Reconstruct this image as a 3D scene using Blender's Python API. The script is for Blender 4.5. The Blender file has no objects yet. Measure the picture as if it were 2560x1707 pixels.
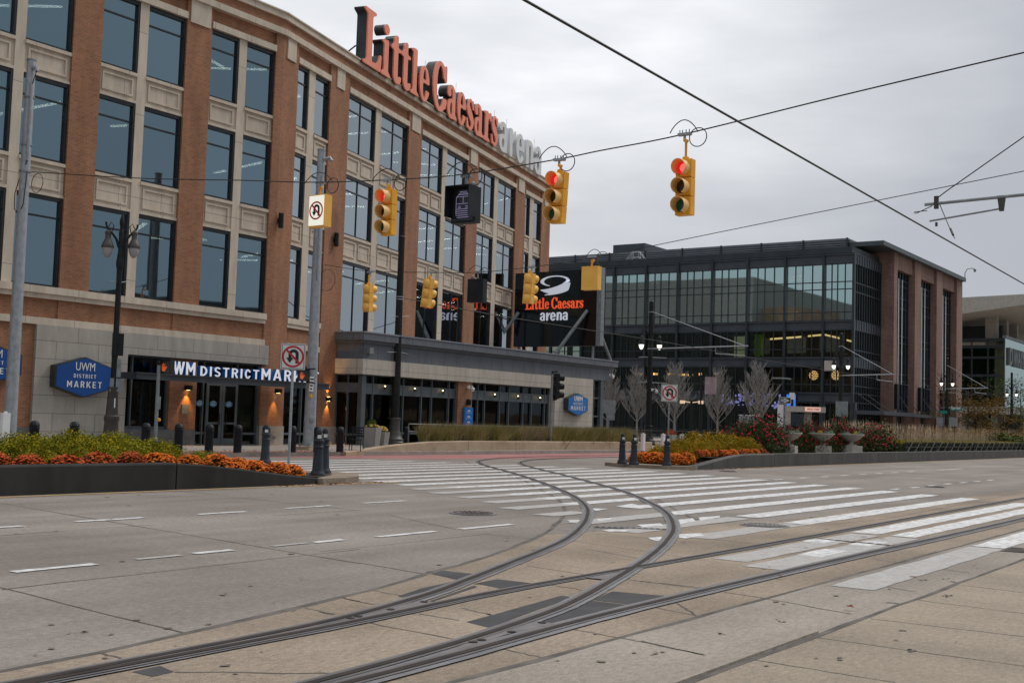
import bpy, bmesh, math, random
import numpy as np
from mathutils import Vector, Matrix
SC = bpy.context.scene
COL = SC.collection
rad = math.radians
# ---------------------------------------------------------------- camera
FPX = 2932.5; PITCH = 0.0670253; ROLL = 0.0315248; YAW = 0.6103896; EYE = 1.5
_f = Vector((math.cos(YAW)*math.cos(PITCH), math.sin(YAW)*math.cos(PITCH), math.sin(PITCH)))
_r = _f.cross(Vector((0,0,1))).normalized(); _u = _r.cross(_f)
_c, _s = math.cos(ROLL), math.sin(ROLL)
CR = _c*_r+_s*_u; CU = -_s*_r+_c*_u
cd = bpy.data.cameras.new('camera'); cam = bpy.data.objects.new('camera', cd); COL.objects.link(cam)
cd.sensor_width = 36.0; cd.lens = FPX/2560*36.0; cd.clip_start = 0.1; cd.clip_end = 6000
cam.matrix_world = Matrix(((CR.x, CU.x, -_f.x, 0), (CR.y, CU.y, -_f.y, 0), (CR.z, CU.z, -_f.z, EYE), (0,0,0,1)))
SC.camera = cam
# ---------------------------------------------------------------- world: overcast sky
W = bpy.data.worlds.new('World'); SC.world = W; W.use_nodes = True
nt = W.node_tree; N = nt.nodes; Lk = nt.links
for n in list(N): N.remove(n)
def wn(t, **k):
    n = N.new(t)
    for a, b in k.items(): setattr(n, a, b)
    return n
tc = wn('ShaderNodeTexCoord')
sky = wn('ShaderNodeTexSky', sky_type='NISHITA'); sky.sun_disc = False
sky.sun_elevation = rad(48); sky.sun_rotation = rad(20); sky.air_density = 1.5; sky.dust_density = 4
BD = Vector((math.cos(rad(43))*math.cos(rad(22)), math.sin(rad(43))*math.cos(rad(22)), math.sin(rad(22))))
dot = wn('ShaderNodeVectorMath', operation='DOT_PRODUCT'); dot.inputs[1].default_value = BD
Lk.new(tc.outputs['Generated'], dot.inputs[0])
rp = wn('ShaderNodeValToRGB'); e = rp.color_ramp.elements
e[0].position = 0.0; e[0].color = (.29,.33,.37,1); e[1].position = 1.0; e[1].color = (.81,.82,.85,1)
for p, c in ((.42,(.25,.31,.36)), (.62,(.31,.36,.41)), (.78,(.38,.415,.46)), (.885,(.37,.395,.44)), (.93,(.41,.43,.475)), (.965,(.55,.565,.60)), (.988,(.69,.705,.74))):
    q = rp.color_ramp.elements.new(p); q.color = (*c, 1)
mr = wn('ShaderNodeMapRange'); mr.inputs[1].default_value = -1
Lk.new(dot.outputs['Value'], mr.inputs[0])
# cloud bands
mp = wn('ShaderNodeMapping'); mp.inputs['Scale'].default_value = (1.6, 1.6, 6.0)
Lk.new(tc.outputs['Generated'], mp.inputs[0])
nz = wn('ShaderNodeTexNoise'); nz.inputs['Scale'].default_value = 1.7; nz.inputs['Detail'].default_value = 5
nz.inputs['Roughness'].default_value = .5
Lk.new(mp.outputs[0], nz.inputs[0])
ma = wn('ShaderNodeMath', operation='MULTIPLY_ADD'); ma.inputs[1].default_value = .13; ma.inputs[2].default_value = -.065
Lk.new(nz.outputs[0], ma.inputs[0])
ad = wn('ShaderNodeMath', operation='ADD'); Lk.new(mr.outputs[0], ad.inputs[0]); Lk.new(ma.outputs[0], ad.inputs[1])
Lk.new(ad.outputs[0], rp.inputs[0])
# brighter overhead
sp = wn('ShaderNodeSeparateXYZ'); Lk.new(tc.outputs['Generated'], sp.inputs[0])
mz = wn('ShaderNodeMapRange'); mz.inputs[1].default_value = .45; mz.inputs[2].default_value = 1; mz.inputs[3].default_value = 0; mz.inputs[4].default_value = 1
Lk.new(sp.outputs[2], mz.inputs[0])
mxz = wn('ShaderNodeMix', data_type='RGBA'); Lk.new(mz.outputs[0], mxz.inputs[0]); Lk.new(rp.outputs[0], mxz.inputs[6]); mxz.inputs[7].default_value = (1.0,1.0,1.03,1)
# a thin share of the clear sky shows through the cloud
sm = wn('ShaderNodeVectorMath', operation='SCALE'); sm.inputs['Scale'].default_value = .035
Lk.new(sky.outputs[0], sm.inputs[0])
mx = wn('ShaderNodeMix', data_type='RGBA'); mx.inputs[0].default_value = .07
Lk.new(mxz.outputs[2], mx.inputs[6]); Lk.new(sm.outputs[0], mx.inputs[7])
bg = wn('ShaderNodeBackground'); bg.inputs[1].default_value = 1.0; Lk.new(mx.outputs[2], bg.inputs[0])
wo = wn('ShaderNodeOutputWorld'); Lk.new(bg.outputs[0], wo.inputs[0])
# ---------------------------------------------------------------- sun behind the cloud
sd = bpy.data.lights.new('sun', 'SUN'); sd.energy = 1.2; sd.angle = rad(18); sd.color = (1,.93,.84)
so = bpy.data.objects.new('sun', sd); COL.objects.link(so); so.rotation_euler = (rad(42), 0, rad(70))
SC.view_settings.view_transform = 'Standard'; SC.view_settings.look = 'None'
SC.view_settings.exposure = 0.33; SC.view_settings.gamma = 1
# ---------------------------------------------------------------- placing by survey of the photograph
def ray(x, y): return (x-1280)/FPX*CR-(y-853.5)/FPX*CU+_f
def g(x, y, z=0):
    d = ray(x, y); t = (z-EYE)/d.z; return Vector((d.x*t, d.y*t, z))
def onY(x, y, Y):
    d = ray(x, y); t = Y/d.y; return Vector((d.x*t, Y, EYE+d.z*t))
def onX(x, y, X):
    d = ray(x, y); t = X/d.x; return Vector((X, d.y*t, EYE+d.z*t))
def onP(x, y, p0, a):
    d = ray(x, y); n = (-math.sin(a), math.cos(a)); t = (n[0]*p0[0]+n[1]*p0[1])/(n[0]*d.x+n[1]*d.y)
    q = d*t
    return (q.x-p0[0])*math.cos(a)+(q.y-p0[1])*math.sin(a), q.z+EYE
def azi(px): return YAW-math.atan((px-1280)/FPX)
def atX(px, X): return Vector((X, X*math.tan(azi(px)), 0))
def atY(px, Y): return Vector((Y/math.tan(azi(px)), Y, 0))
# ---------------------------------------------------------------- mesh helpers
class MB:
    def __init__(s, M=None):
        s.v = []; s.f = []; s.M = M or Matrix(); s.sm = []
    def add(s, vs, fs, smooth=False):
        o = len(s.v); M = s.M
        s.v += [tuple(M @ Vector(p)) for p in vs]
        s.f += [tuple(i+o for i in f) for f in fs]; s.sm += [smooth]*len(fs)
        return s
    def box(s, x0, x1, y0, y1, z0, z1):
        if x0 > x1: x0, x1 = x1, x0
        if y0 > y1: y0, y1 = y1, y0
        if z0 > z1: z0, z1 = z1, z0
        return s.add([(x0,y0,z0),(x1,y0,z0),(x1,y1,z0),(x0,y1,z0),(x0,y0,z1),(x1,y0,z1),(x1,y1,z1),(x0,y1,z1)],
              [(3,2,1,0),(4,5,6,7),(0,1,5,4),(1,2,6,5),(2,3,7,6),(3,0,4,7)])
    def quad(s, *p): return s.add(p, [tuple(range(len(p)))])
    def prism(s, poly, z0, z1, F=None):
        """poly in the frame's xy plane, from z0 to z1; ccw"""
        n = len(poly); a = sum(poly[i][0]*poly[(i+1)%n][1]-poly[(i+1)%n][0]*poly[i][1] for i in range(n))
        if a < 0: poly = poly[::-1]
        vs = [(x,y,z0) for x,y in poly]+[(x,y,z1) for x,y in poly]
        if F: vs = [F(*p) for p in vs]
        fs = [tuple(range(n-1,-1,-1)), tuple(range(n,2*n))]+[(i,(i+1)%n,n+(i+1)%n,n+i) for i in range(n)]
        return s.add(vs, fs)
    def tube(s, pts, r, n=8, cap=True, smooth=True):
        pts = [Vector(p) for p in pts]; m = len(pts)
        rs = r if isinstance(r, (list, tuple)) else [r]*m
        vs = []; fs = []; pu = None
        for i, p in enumerate(pts):
            t = (pts[min(i+1,m-1)]-pts[max(i-1,0)]).normalized()
            if pu is None:
                u = t.cross(Vector((0,0,1)));
                if u.length < .1: u = t.cross(Vector((1,0,0)))
            else: u = pu-t*pu.dot(t)
            u.normalize(); pu = u; w = t.cross(u)
            for k in range(n):
                a = 2*math.pi*k/n; vs.append(tuple(p+(u*math.cos(a)+w*math.sin(a))*rs[i]))
        for i in range(m-1):
            for k in range(n):
                fs.append((i*n+k, i*n+(k+1)%n, (i+1)*n+(k+1)%n, (i+1)*n+k))
        if cap: fs += [tuple(range(n-1,-1,-1)), tuple(range((m-1)*n, m*n))]
        return s.add(vs, fs, smooth)
    def lathe(s, prof, c=(0,0,0), n=16, smooth=True, flute=0):
        """prof: list (r,z) bottom to top"""
        vs = []; fs = []
        for r, z in prof:
            for k in range(n):
                a = 2*math.pi*k/n; rr = r*(1-flute*(k%2))
                vs.append((c[0]+rr*math.cos(a), c[1]+rr*math.sin(a), c[2]+z))
        m = len(prof)
        for i in range(m-1):
            for k in range(n): fs.append((i*n+k, i*n+(k+1)%n, (i+1)*n+(k+1)%n, (i+1)*n+k))
        fs += [tuple(range(n-1,-1,-1)), tuple(range((m-1)*n, m*n))]
        return s.add(vs, fs, smooth)
    def build(s, name, mat, parent=None, label=None, kind=None, smooth_angle=None):
        me = bpy.data.meshes.new(name); me.from_pydata(s.v, [], s.f); me.materials.append(mat)
        if any(s.sm): me.polygons.foreach_set('use_smooth', s.sm)
        me.update()
        if any(s.sm):
            try: me.set_sharp_from_angle(angle=rad(40))
            except Exception: pass
        o = bpy.data.objects.new(name, me); COL.objects.link(o)
        if parent: o.parent = parent
        if label: o['label'] = label
        if kind: o['kind'] = kind
        return o
def T(loc=(0,0,0), rz=0, rx=0, ry=0):
    return Matrix.Translation(loc) @ Matrix.Rotation(rz,4,'Z') @ Matrix.Rotation(ry,4,'Y') @ Matrix.Rotation(rx,4,'X')
def thing(name, label, cat, loc=(0,0,0), rz=0, group=None):
    o = bpy.data.objects.new(name, None); COL.objects.link(o); o.empty_display_size = .2
    o.location = loc; o.rotation_euler = (0,0,rz); o['label'] = label; o['category'] = cat
    if group: o['group'] = group
    return o
def tag(o, label, cat, group=None):
    o['label'] = label; o['category'] = cat
    if group: o['group'] = group
    return o
def dup(root, loc, rz=0, label=None, group=None, scale=None):
    def cp(o, par):
        c = o.copy(); COL.objects.link(c); c.parent = par
        for ch in kids.get(o, []): cp(ch, c)
        return c
    kids = {}
    def coll(o):
        kids[o] = list(o.children)
        for ch in kids[o]: coll(ch)
    coll(root)
    c = cp(root, None); c.location = loc; c.rotation_euler = (0,0,rz)
    if scale: c.scale = scale if isinstance(scale, tuple) else (scale,)*3
    if label: c['label'] = label
    if group: c['group'] = group
    return c
# ---------------------------------------------------------------- materials
def mat(name, col, rough=.8, metal=0, emit=None, es=1, spec=.5):
    m = bpy.data.materials.new(name); m.use_nodes = True; b = m.node_tree.nodes['Principled BSDF']
    b.inputs['Base Color'].default_value = (*col, 1); b.inputs['Roughness'].default_value = rough; b.inputs['Metallic'].default_value = metal
    b.inputs['Specular IOR Level'].default_value = spec
    if emit: b.inputs['Emission Color'].default_value = (*emit, 1); b.inputs['Emission Strength'].default_value = es
    return m
def nmat(name, c1, c2, scale=4, rough=.85, detail=5, stretch=(1,1,1), bump=0, metal=0, c3=None, s3=40, f3=.3, lo=.35, hi=.65, spec=.5, perobj=0):
    """two-tone noise with optional fine speckle"""
    m = mat(name, c1, rough, metal, spec=spec); t = m.node_tree; b = t.nodes['Principled BSDF']
    tcn = t.nodes.new('ShaderNodeTexCoord'); mpn = t.nodes.new('ShaderNodeMapping'); mpn.inputs['Scale'].default_value = stretch
    t.links.new(tcn.outputs['Object'], mpn.inputs[0])
    nn = t.nodes.new('ShaderNodeTexNoise'); nn.inputs['Scale'].default_value = scale; nn.inputs['Detail'].default_value = detail
    t.links.new(mpn.outputs[0], nn.inputs[0])
    r = t.nodes.new('ShaderNodeValToRGB'); r.color_ramp.elements[0].position = lo; r.color_ramp.elements[1].position = hi
    r.color_ramp.elements[0].color = (*c1,1); r.color_ramp.elements[1].color = (*c2,1)
    t.links.new(nn.outputs[0], r.inputs[0]); out = r.outputs[0]
    if c3:
        n3 = t.nodes.new('ShaderNodeTexNoise'); n3.inputs['Scale'].default_value = s3; n3.inputs['Detail'].default_value = 3
        t.links.new(mpn.outputs[0], n3.inputs[0])
        r3 = t.nodes.new('ShaderNodeMapRange'); r3.inputs[1].default_value = .4; r3.inputs[2].default_value = .7; r3.inputs[4].default_value = f3
        t.links.new(n3.outputs[0], r3.inputs[0])
        mm = t.nodes.new('ShaderNodeMix'); mm.data_type = 'RGBA'; mm.inputs[7].default_value = (*c3,1)
        t.links.new(r3.outputs[0], mm.inputs[0]); t.links.new(out, mm.inputs[6]); out = mm.outputs[2]
    if perobj:
        oi = t.nodes.new('ShaderNodeObjectInfo'); mr_ = t.nodes.new('ShaderNodeMapRange'); mr_.inputs[3].default_value = 1-perobj; mr_.inputs[4].default_value = 1+perobj
        t.links.new(oi.outputs['Random'], mr_.inputs[0])
        hs = t.nodes.new('ShaderNodeHueSaturation'); t.links.new(out, hs.inputs['Color']); t.links.new(mr_.outputs[0], hs.inputs['Value']); out = hs.outputs[0]
    t.links.new(out, b.inputs['Base Color'])
    if bump:
        bn = t.nodes.new('ShaderNodeBump'); bn.inputs['Strength'].default_value = bump; bn.inputs['Distance'].default_value = .02
        t.links.new(nn.outputs[0], bn.inputs['Height']); t.links.new(bn.outputs[0], b.inputs['Normal'])
    return m
def brick(name, c1, c2, mortar, sc=1.0, dirt=.34, hgt=.075, wid=.215):
    m = mat(name, c1, .9); t = m.node_tree; b = t.nodes['Principled BSDF']; L = t.links.new
    tcn = t.nodes.new('ShaderNodeTexCoord'); s = t.nodes.new('ShaderNodeSeparateXYZ'); L(tcn.outputs['Object'], s.inputs[0])
    a = t.nodes.new('ShaderNodeMath'); a.operation = 'ADD'; L(s.outputs[0], a.inputs[0]); L(s.outputs[1], a.inputs[1])
    c = t.nodes.new('ShaderNodeCombineXYZ'); L(a.outputs[0], c.inputs[0]); L(s.outputs[2], c.inputs[1])
    br = t.nodes.new('ShaderNodeTexBrick'); L(c.outputs[0], br.inputs[0])
    br.inputs['Color1'].default_value = (*c1,1); br.inputs['Color2'].default_value = (*c2,1); br.inputs['Mortar'].default_value = (*mortar,1)
    br.inputs['Scale'].default_value = 1; br.inputs['Mortar Size'].default_value = .011; br.inputs['Brick Width'].default_value = wid*sc; br.inputs['Row Height'].default_value = hgt*sc
    br.inputs['Bias'].default_value = -.1
    n1 = t.nodes.new('ShaderNodeTexNoise'); n1.inputs['Scale'].default_value = .5; n1.inputs['Detail'].default_value = 8; n1.inputs['Roughness'].default_value = .7; mp_ = t.nodes.new('ShaderNodeMapping'); mp_.inputs['Scale'].default_value = (2,2,.5); L(tcn.outputs['Object'], mp_.inputs[0]); L(mp_.outputs[0], n1.inputs[0])
    mr_ = t.nodes.new('ShaderNodeMapRange'); mr_.inputs[1].default_value = .3; mr_.inputs[2].default_value = .7; mr_.inputs[3].default_value = 1-dirt; mr_.inputs[4].default_value = 1+dirt*.7
    L(n1.outputs[0], mr_.inputs[0])
    hs = t.nodes.new('ShaderNodeHueSaturation'); L(br.outputs[0], hs.inputs['Color']); L(mr_.outputs[0], hs.inputs['Value']); L(hs.outputs[0], b.inputs['Base Color'])
    return m
def stone(name, c, joint, w, h, off=.5, var=.08):
    """coursed stone panels with thin joints, on walls"""
    m = mat(name, c, .85); t = m.node_tree; b = t.nodes['Principled BSDF']; L = t.links.new
    tcn = t.nodes.new('ShaderNodeTexCoord'); s = t.nodes.new('ShaderNodeSeparateXYZ'); L(tcn.outputs['Object'], s.inputs[0])
    a = t.nodes.new('ShaderNodeMath'); a.operation = 'ADD'; L(s.outputs[0], a.inputs[0]); L(s.outputs[1], a.inputs[1])
    cc = t.nodes.new('ShaderNodeCombineXYZ'); L(a.outputs[0], cc.inputs[0]); L(s.outputs[2], cc.inputs[1])
    br = t.nodes.new('ShaderNodeTexBrick'); L(cc.outputs[0], br.inputs[0]); br.offset = off
    br.inputs['Color1'].default_value = (*c,1); br.inputs['Color2'].default_value = (*[x*(1-var) for x in c],1); br.inputs['Mortar'].default_value = (*joint,1)
    br.inputs['Scale'].default_value = 1; br.inputs['Mortar Size'].default_value = .012; br.inputs['Brick Width'].default_value = w; br.inputs['Row Height'].default_value = h
    n1 = t.nodes.new('ShaderNodeTexNoise'); n1.inputs['Scale'].default_value = 1.3; n1.inputs['Detail'].default_value = 8; n1.inputs['Roughness'].default_value = .72; mp_ = t.nodes.new('ShaderNodeMapping'); mp_.inputs['Scale'].default_value = (2,2,.45); L(tcn.outputs['Object'], mp_.inputs[0]); L(mp_.outputs[0], n1.inputs[0])
    mr_ = t.nodes.new('ShaderNodeMapRange'); mr_.inputs[1].default_value = .3; mr_.inputs[2].default_value = .7; mr_.inputs[3].default_value = .78; mr_.inputs[4].default_value = 1.13
    L(n1.outputs[0], mr_.inputs[0])
    hs = t.nodes.new('ShaderNodeHueSaturation'); L(br.outputs[0], hs.inputs['Color']); L(mr_.outputs[0], hs.inputs['Value']); L(hs.outputs[0], b.inputs['Base Color'])
    return m
def glass(name, tint, refl, trans=(.4,.45,.48), rough=.02, wav=0, wscale=.6):
    """coated glass: part mirror, part see-through"""
    m = bpy.data.materials.new(name); m.use_nodes = True; t = m.node_tree; L = t.links.new
    for n in list(t.nodes): t.nodes.remove(n)
    o = t.nodes.new('ShaderNodeOutputMaterial'); mxx = t.nodes.new('ShaderNodeMixShader'); mxx.inputs[0].default_value = refl
    gl = t.nodes.new('ShaderNodeBsdfGlossy'); oi = t.nodes.new('ShaderNodeObjectInfo'); mo_ = t.nodes.new('ShaderNodeMapRange'); mo_.inputs[3].default_value = .86; mo_.inputs[4].default_value = 1.12; L(oi.outputs['Random'], mo_.inputs[0]); hs_ = t.nodes.new('ShaderNodeHueSaturation'); hs_.inputs['Color'].default_value = (*tint,1); L(mo_.outputs[0], hs_.inputs['Value']); L(hs_.outputs[0], gl.inputs['Color']); gl.inputs['Roughness'].default_value = rough
    tr = t.nodes.new('ShaderNodeBsdfTransparent'); tr.inputs[0].default_value = (*trans,1)
    if wav:
        tcn = t.nodes.new('ShaderNodeTexCoord'); nn = t.nodes.new('ShaderNodeTexNoise'); nn.inputs['Scale'].default_value = wscale; nn.inputs['Detail'].default_value = 1
        L(tcn.outputs['Object'], nn.inputs[0]); bn = t.nodes.new('ShaderNodeBump'); bn.inputs['Strength'].default_value = wav; bn.inputs['Distance'].default_value = .05
        L(nn.outputs[0], bn.inputs['Height']); L(bn.outputs[0], gl.inputs['Normal'])
    L(tr.outputs[0], mxx.inputs[1]); L(gl.outputs[0], mxx.inputs[2]); L(mxx.outputs[0], o.inputs[0])
    return m
def paving(name, c1, c2, grit, streak=(.12,1,1), amt=.36, rough=.82):
    m = mat(name, c1, rough, spec=.12); t = m.node_tree; b = t.nodes['Principled BSDF']; L = t.links.new
    tcn = t.nodes.new('ShaderNodeTexCoord')
    def nz_(sc, det, st=(1,1,1), ro=.6):
        mpn = t.nodes.new('ShaderNodeMapping'); mpn.inputs['Scale'].default_value = st; L(tcn.outputs['Object'], mpn.inputs[0])
        n = t.nodes.new('ShaderNodeTexNoise'); n.inputs['Scale'].default_value = sc; n.inputs['Detail'].default_value = det; n.inputs['Roughness'].default_value = ro; L(mpn.outputs[0], n.inputs[0]); return n.outputs[0]
    def mr(src, a, b_, c, d):
        n = t.nodes.new('ShaderNodeMapRange'); 
        for i,v in zip((1,2,3,4),(a,b_,c,d)): n.inputs[i].default_value = v
        L(src, n.inputs[0]); return n.outputs[0]
    def mul(a, b_):
        n = t.nodes.new('ShaderNodeMath'); n.operation = 'MULTIPLY'; L(a, n.inputs[0]); L(b_, n.inputs[1]); return n.outputs[0]
    r = t.nodes.new('ShaderNodeMix'); r.data_type = 'RGBA'; r.inputs[6].default_value = (*c1,1); r.inputs[7].default_value = (*c2,1); L(mr(nz_(.33, 9),.32,.68,0,1), r.inputs[0])
    v = mul(mr(nz_(.9,6,streak,.55),.3,.7,1-amt*.6,1+amt*.5), mr(nz_(26,5,(.5,1,1),.8),.3,.7,1-amt,1+amt*.7))
    v = mul(v, mr(nz_(95,2,(1,1,1),.8),.3,.7,1-amt*.8,1+amt*.7))
    hs = t.nodes.new('ShaderNodeHueSaturation'); L(r.outputs[2], hs.inputs['Color']); L(v, hs.inputs['Value'])
    sp_ = t.nodes.new('ShaderNodeMix'); sp_.data_type = 'RGBA'; sp_.inputs[7].default_value = (*grit,1); L(mr(nz_(7,8,(.6,1,1),.75),.60,.74,0,.75), sp_.inputs[0]); L(hs.outputs[0], sp_.inputs[6]); L(sp_.outputs[2], b.inputs['Base Color'])
    bn = t.nodes.new('ShaderNodeBump'); bn.inputs['Strength'].default_value = .25; bn.inputs['Distance'].default_value = .004; L(nz_(60,4), bn.inputs['Height']); L(bn.outputs[0], b.inputs['Normal'])
    return m
M = {}
M['road'] = paving('road_concrete', (.215,.188,.166), (.305,.272,.243), (.13,.112,.10))
M['tan'] = paving('tan_concrete', (.255,.205,.158), (.35,.285,.222), (.15,.12,.095), (.5,1,1))
M['walk'] = paving('sidewalk_concrete', (.27,.225,.175), (.355,.30,.235), (.17,.14,.11), (1,.5,1), .28)
M['gutter'] = paving('gutter_concrete', (.27,.235,.20), (.36,.32,.275), (.15,.125,.105), (.2,1,1), .3)
M['_r'] = nmat('road_concrete', (.255,.222,.196), (.37,.327,.29), .35, .8, 9, (1,1.3,1), 0, c3=(.16,.135,.12), s3=38, f3=.75)
M['_t'] = nmat('tan_concrete', (.285,.235,.19), (.40,.335,.272), .6, .8, 9, (1,1.6,1), 0, c3=(.19,.15,.12), s3=30, f3=.7)
M['_w'] = nmat('sidewalk_concrete', (.31,.27,.225), (.40,.35,.295), .5, .85, 9, c3=(.22,.185,.15), s3=30, f3=.6)
M['farwalk'] = nmat('far_sidewalk', (.30,.27,.24), (.38,.34,.30), .4, .85, 6, c3=(.22,.15,.12), s3=3, f3=.5)
M['ground'] = nmat('ground', (.20,.185,.17), (.27,.25,.23), .2, .9)
M['paint'] = nmat('white_paint', (.62,.62,.62), (.80,.80,.80), 3, .6, 8, c3=(.33,.31,.29), s3=9, f3=.9)
M['paint_old'] = nmat('worn_paint', (.36,.345,.33), (.47,.455,.44), 6, .7, 8, c3=(.28,.26,.24), s3=30, f3=.7)
M['yellow'] = nmat('yellow_paint', (.55,.32,.09), (.62,.36,.10), 3, .7, 8, c3=(.30,.27,.24), s3=8, f3=.7)
M['redlane'] = nmat('red_lane', (.33,.12,.115), (.42,.18,.17), .5, .8, 7, c3=(.22,.13,.12), s3=5, f3=.5)
M['joint'] = nmat('joint', (.075,.065,.058), (.145,.128,.112), 3, .95)
M['sealant'] = nmat('rail_sealant', (.135,.132,.14), (.215,.212,.225), 1.2, .6, 8, c3=(.10,.10,.10), s3=18, f3=.5)
M['asphalt'] = nmat('asphalt_patch', (.04,.04,.042), (.06,.06,.063), 3, .9, c3=(.04,.04,.04), s3=60)
M['rail'] = nmat('rail_steel', (.10,.09,.09), (.16,.145,.145), 2, .5, metal=.3)
M['rust'] = nmat('rust_groove', (.012,.008,.006), (.03,.018,.013), 4, .85)
M['brick'] = brick('brick', (.36,.140,.064), (.245,.092,.042), (.30,.195,.13))
M['stone'] = stone('limestone', (.60,.51,.41), (.27,.23,.19), 1.9, 3.1, .0)
M['stone2'] = stone('stone_panels', (.41,.375,.33), (.19,.175,.155), 1.7, .62)
M['granite'] = nmat('granite_base', (.10,.10,.105), (.14,.14,.145), 3, .7)
M['lgranite'] = nmat('light_base', (.26,.245,.225), (.33,.31,.285), 3, .8)
M['frame'] = nmat('dark_frame', (.012,.012,.014), (.022,.022,.026), 2, .35)
M['gframe'] = nmat('grey_frame', (.075,.09,.10), (.10,.115,.125), 2, .5)
M['gframe_d'] = nmat('slate_frame', (.03,.037,.043), (.045,.053,.06), 2, .5)
M['metal_panel'] = stone('grey_metal_panel', (.135,.145,.165), (.05,.053,.06), 1.0, 4.0, .0, .05)
M['glassL'] = glass('glass_left_dark_sky', (.31,.39,.435), .76, (.33,.38,.40), wav=.05)  # darker tint puts the dimmer mirrored sky into the left glass
M['glassR'] = glass('glass_right_pale_sky', (.62,.67,.70), .76, (.33,.38,.40), wav=.05)  # same glass, paler tint for the brighter sky this face mirrors
M['shopglass'] = glass('shop_glass', (.5,.53,.56), .09, (.38,.42,.40), wav=.02)
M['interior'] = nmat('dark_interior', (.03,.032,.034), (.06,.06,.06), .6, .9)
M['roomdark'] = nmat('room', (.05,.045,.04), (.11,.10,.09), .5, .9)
M['striplight'] = mat('strip_light', (1,.95,.8), .5, emit=(1,.93,.74), es=18.0)
M['spotwarm'] = mat('warm_light', (1,.7,.3), .5, emit=(1,.62,.22), es=12)
M['lampglow'] = mat('lamp_glow', (1,.95,.85), .4, emit=(1,.93,.80), es=1.25)
M['galv'] = nmat('galvanised_steel', (.27,.29,.31), (.38,.40,.425), 9, .5, 8, (1,1,.6), metal=.35, c3=(.47,.49,.52), s3=30, f3=.35)
M['galvd'] = nmat('dull_galvanised', (.20,.215,.22), (.28,.30,.31), 5, .5, metal=.35)
M['black'] = nmat('black_paint', (.008,.009,.010), (.015,.016,.018), 4, .5, spec=.25)
M['blackpole'] = nmat('black_iron', (.010,.010,.010), (.019,.019,.018), 6, .5, c3=(.05,.05,.045), s3=9, f3=.15, spec=.25)
M['bollard'] = nmat('bollard_paint', (.008,.009,.013), (.015,.016,.022), 4, .45, spec=.25)
M['iron'] = nmat('navy_iron', (.018,.024,.032), (.03,.038,.048), 5, .55, spec=.3)
M['bronze'] = nmat('bronze_iron', (.045,.04,.034), (.065,.058,.05), 5, .5)
M['yel'] = nmat('signal_yellow', (.80,.35,.012), (.90,.43,.02), 3, .5)
M['yelvisor'] = nmat('sunlit_visor', (.82,.47,.15), (.90,.56,.22), 3, .55)  # lighter than the housing: sunlight on the visors put into the colour
M['yelback'] = nmat('pale_yellow', (.86,.44,.07), (.92,.50,.10), 3, .5)  # paler than the front housings; for backs and hanging boxes
M['lens_off'] = mat('dark_lens', (.01,.02,.01), .2)
M['lens_am'] = mat('amber_lens', (.05,.035,.0), .2)
M['lens_gr'] = mat('green_lens', (.0,.06,.035), .2, emit=(0,.25,.12), es=.02)
M['lens_rd'] = mat('red_lens', (.25,.005,.005), .3, emit=(.75,.012,.02), es=.55)
M['visorin'] = mat('visor_inside', (.02,.02,.015), .7)
M['white'] = nmat('white_paint2', (.66,.66,.66), (.75,.75,.75), 3, .5)
M['signwhite'] = mat('sign_white', (.70,.70,.69), .5)
M['signred'] = mat('sign_red', (.50,.012,.02), .5)
M['signblack'] = mat('sign_black', (.012,.012,.012), .5)
M['blue'] = nmat('sign_blue', (.004,.055,.24), (.006,.068,.28), 1, .35)
M['lblue'] = nmat('sign_blue_bright', (.005,.14,.46), (.007,.16,.50), 1, .35)
M['orange'] = nmat('sign_coral', (.84,.25,.15), (.90,.29,.18), 1.5, .45)
M['signside'] = nmat('letter_side', (.02,.024,.024), (.04,.045,.045), 1.2, .4)
M['arenawhite'] = nmat('letter_white', (.68,.71,.73), (.75,.78,.80), 1.5, .5)
M['ledred'] = mat('screen_red', (.8,.1,.03), .5, emit=(.84,.09,.025), es=.5)
M['ledwhite'] = mat('screen_white', (.6,.63,.7), .5, emit=(.52,.55,.63), es=.42)
M['wallgrey'] = nmat('grey_planter_wall', (.042,.042,.04), (.072,.071,.068), 1.2, .75, 9, (1,1,.25), c3=(.12,.118,.11), s3=4, f3=.28)
M['wallleft'] = nmat('charcoal_planter_wall', (.026,.025,.024), (.042,.041,.039), 1.2, .8, 9, (1,1,.4), c3=(.075,.07,.065), s3=4, f3=.22, spec=.2)
M['walltop'] = nmat('grey_planter_cap', (.12,.12,.115), (.16,.158,.15), 2, .75)
M['tanwall'] = nmat('tan_wall', (.36,.265,.18), (.47,.36,.25), .9, .85, 8, c3=(.25,.18,.12), s3=6, f3=.3)
M['soil'] = nmat('mulch', (.02,.014,.01), (.05,.035,.025), 9, .95)
M['leaf_y'] = nmat('golden_leaf', (.12,.135,.006), (.46,.35,.012), 5, .6, 4, lo=.35, hi=.68, c3=(.06,.10,.008), s3=14, f3=.8, perobj=.12, spec=.08)
M['leaf_o'] = nmat('orange_gold_leaf', (.26,.20,.010), (.62,.28,.014), 3, .6, 4, lo=.35, hi=.68, c3=(.12,.18,.012), s3=9, f3=.9, perobj=.12, spec=.08)
M['mum'] = nmat('orange_mum', (.62,.12,.018), (.76,.23,.022), 7, .7, 4, c3=(.30,.05,.02), s3=20, f3=.5, perobj=.15, spec=.08)
M['mum_r'] = nmat('rust_mum', (.38,.06,.022), (.58,.12,.025), 7, .7, 4, c3=(.14,.03,.015), s3=16, f3=.6, perobj=.2, spec=.08)
M['mum_leaf'] = nmat('mum_leaf', (.03,.035,.012), (.06,.06,.02), 9, .8, spec=.08)
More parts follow.
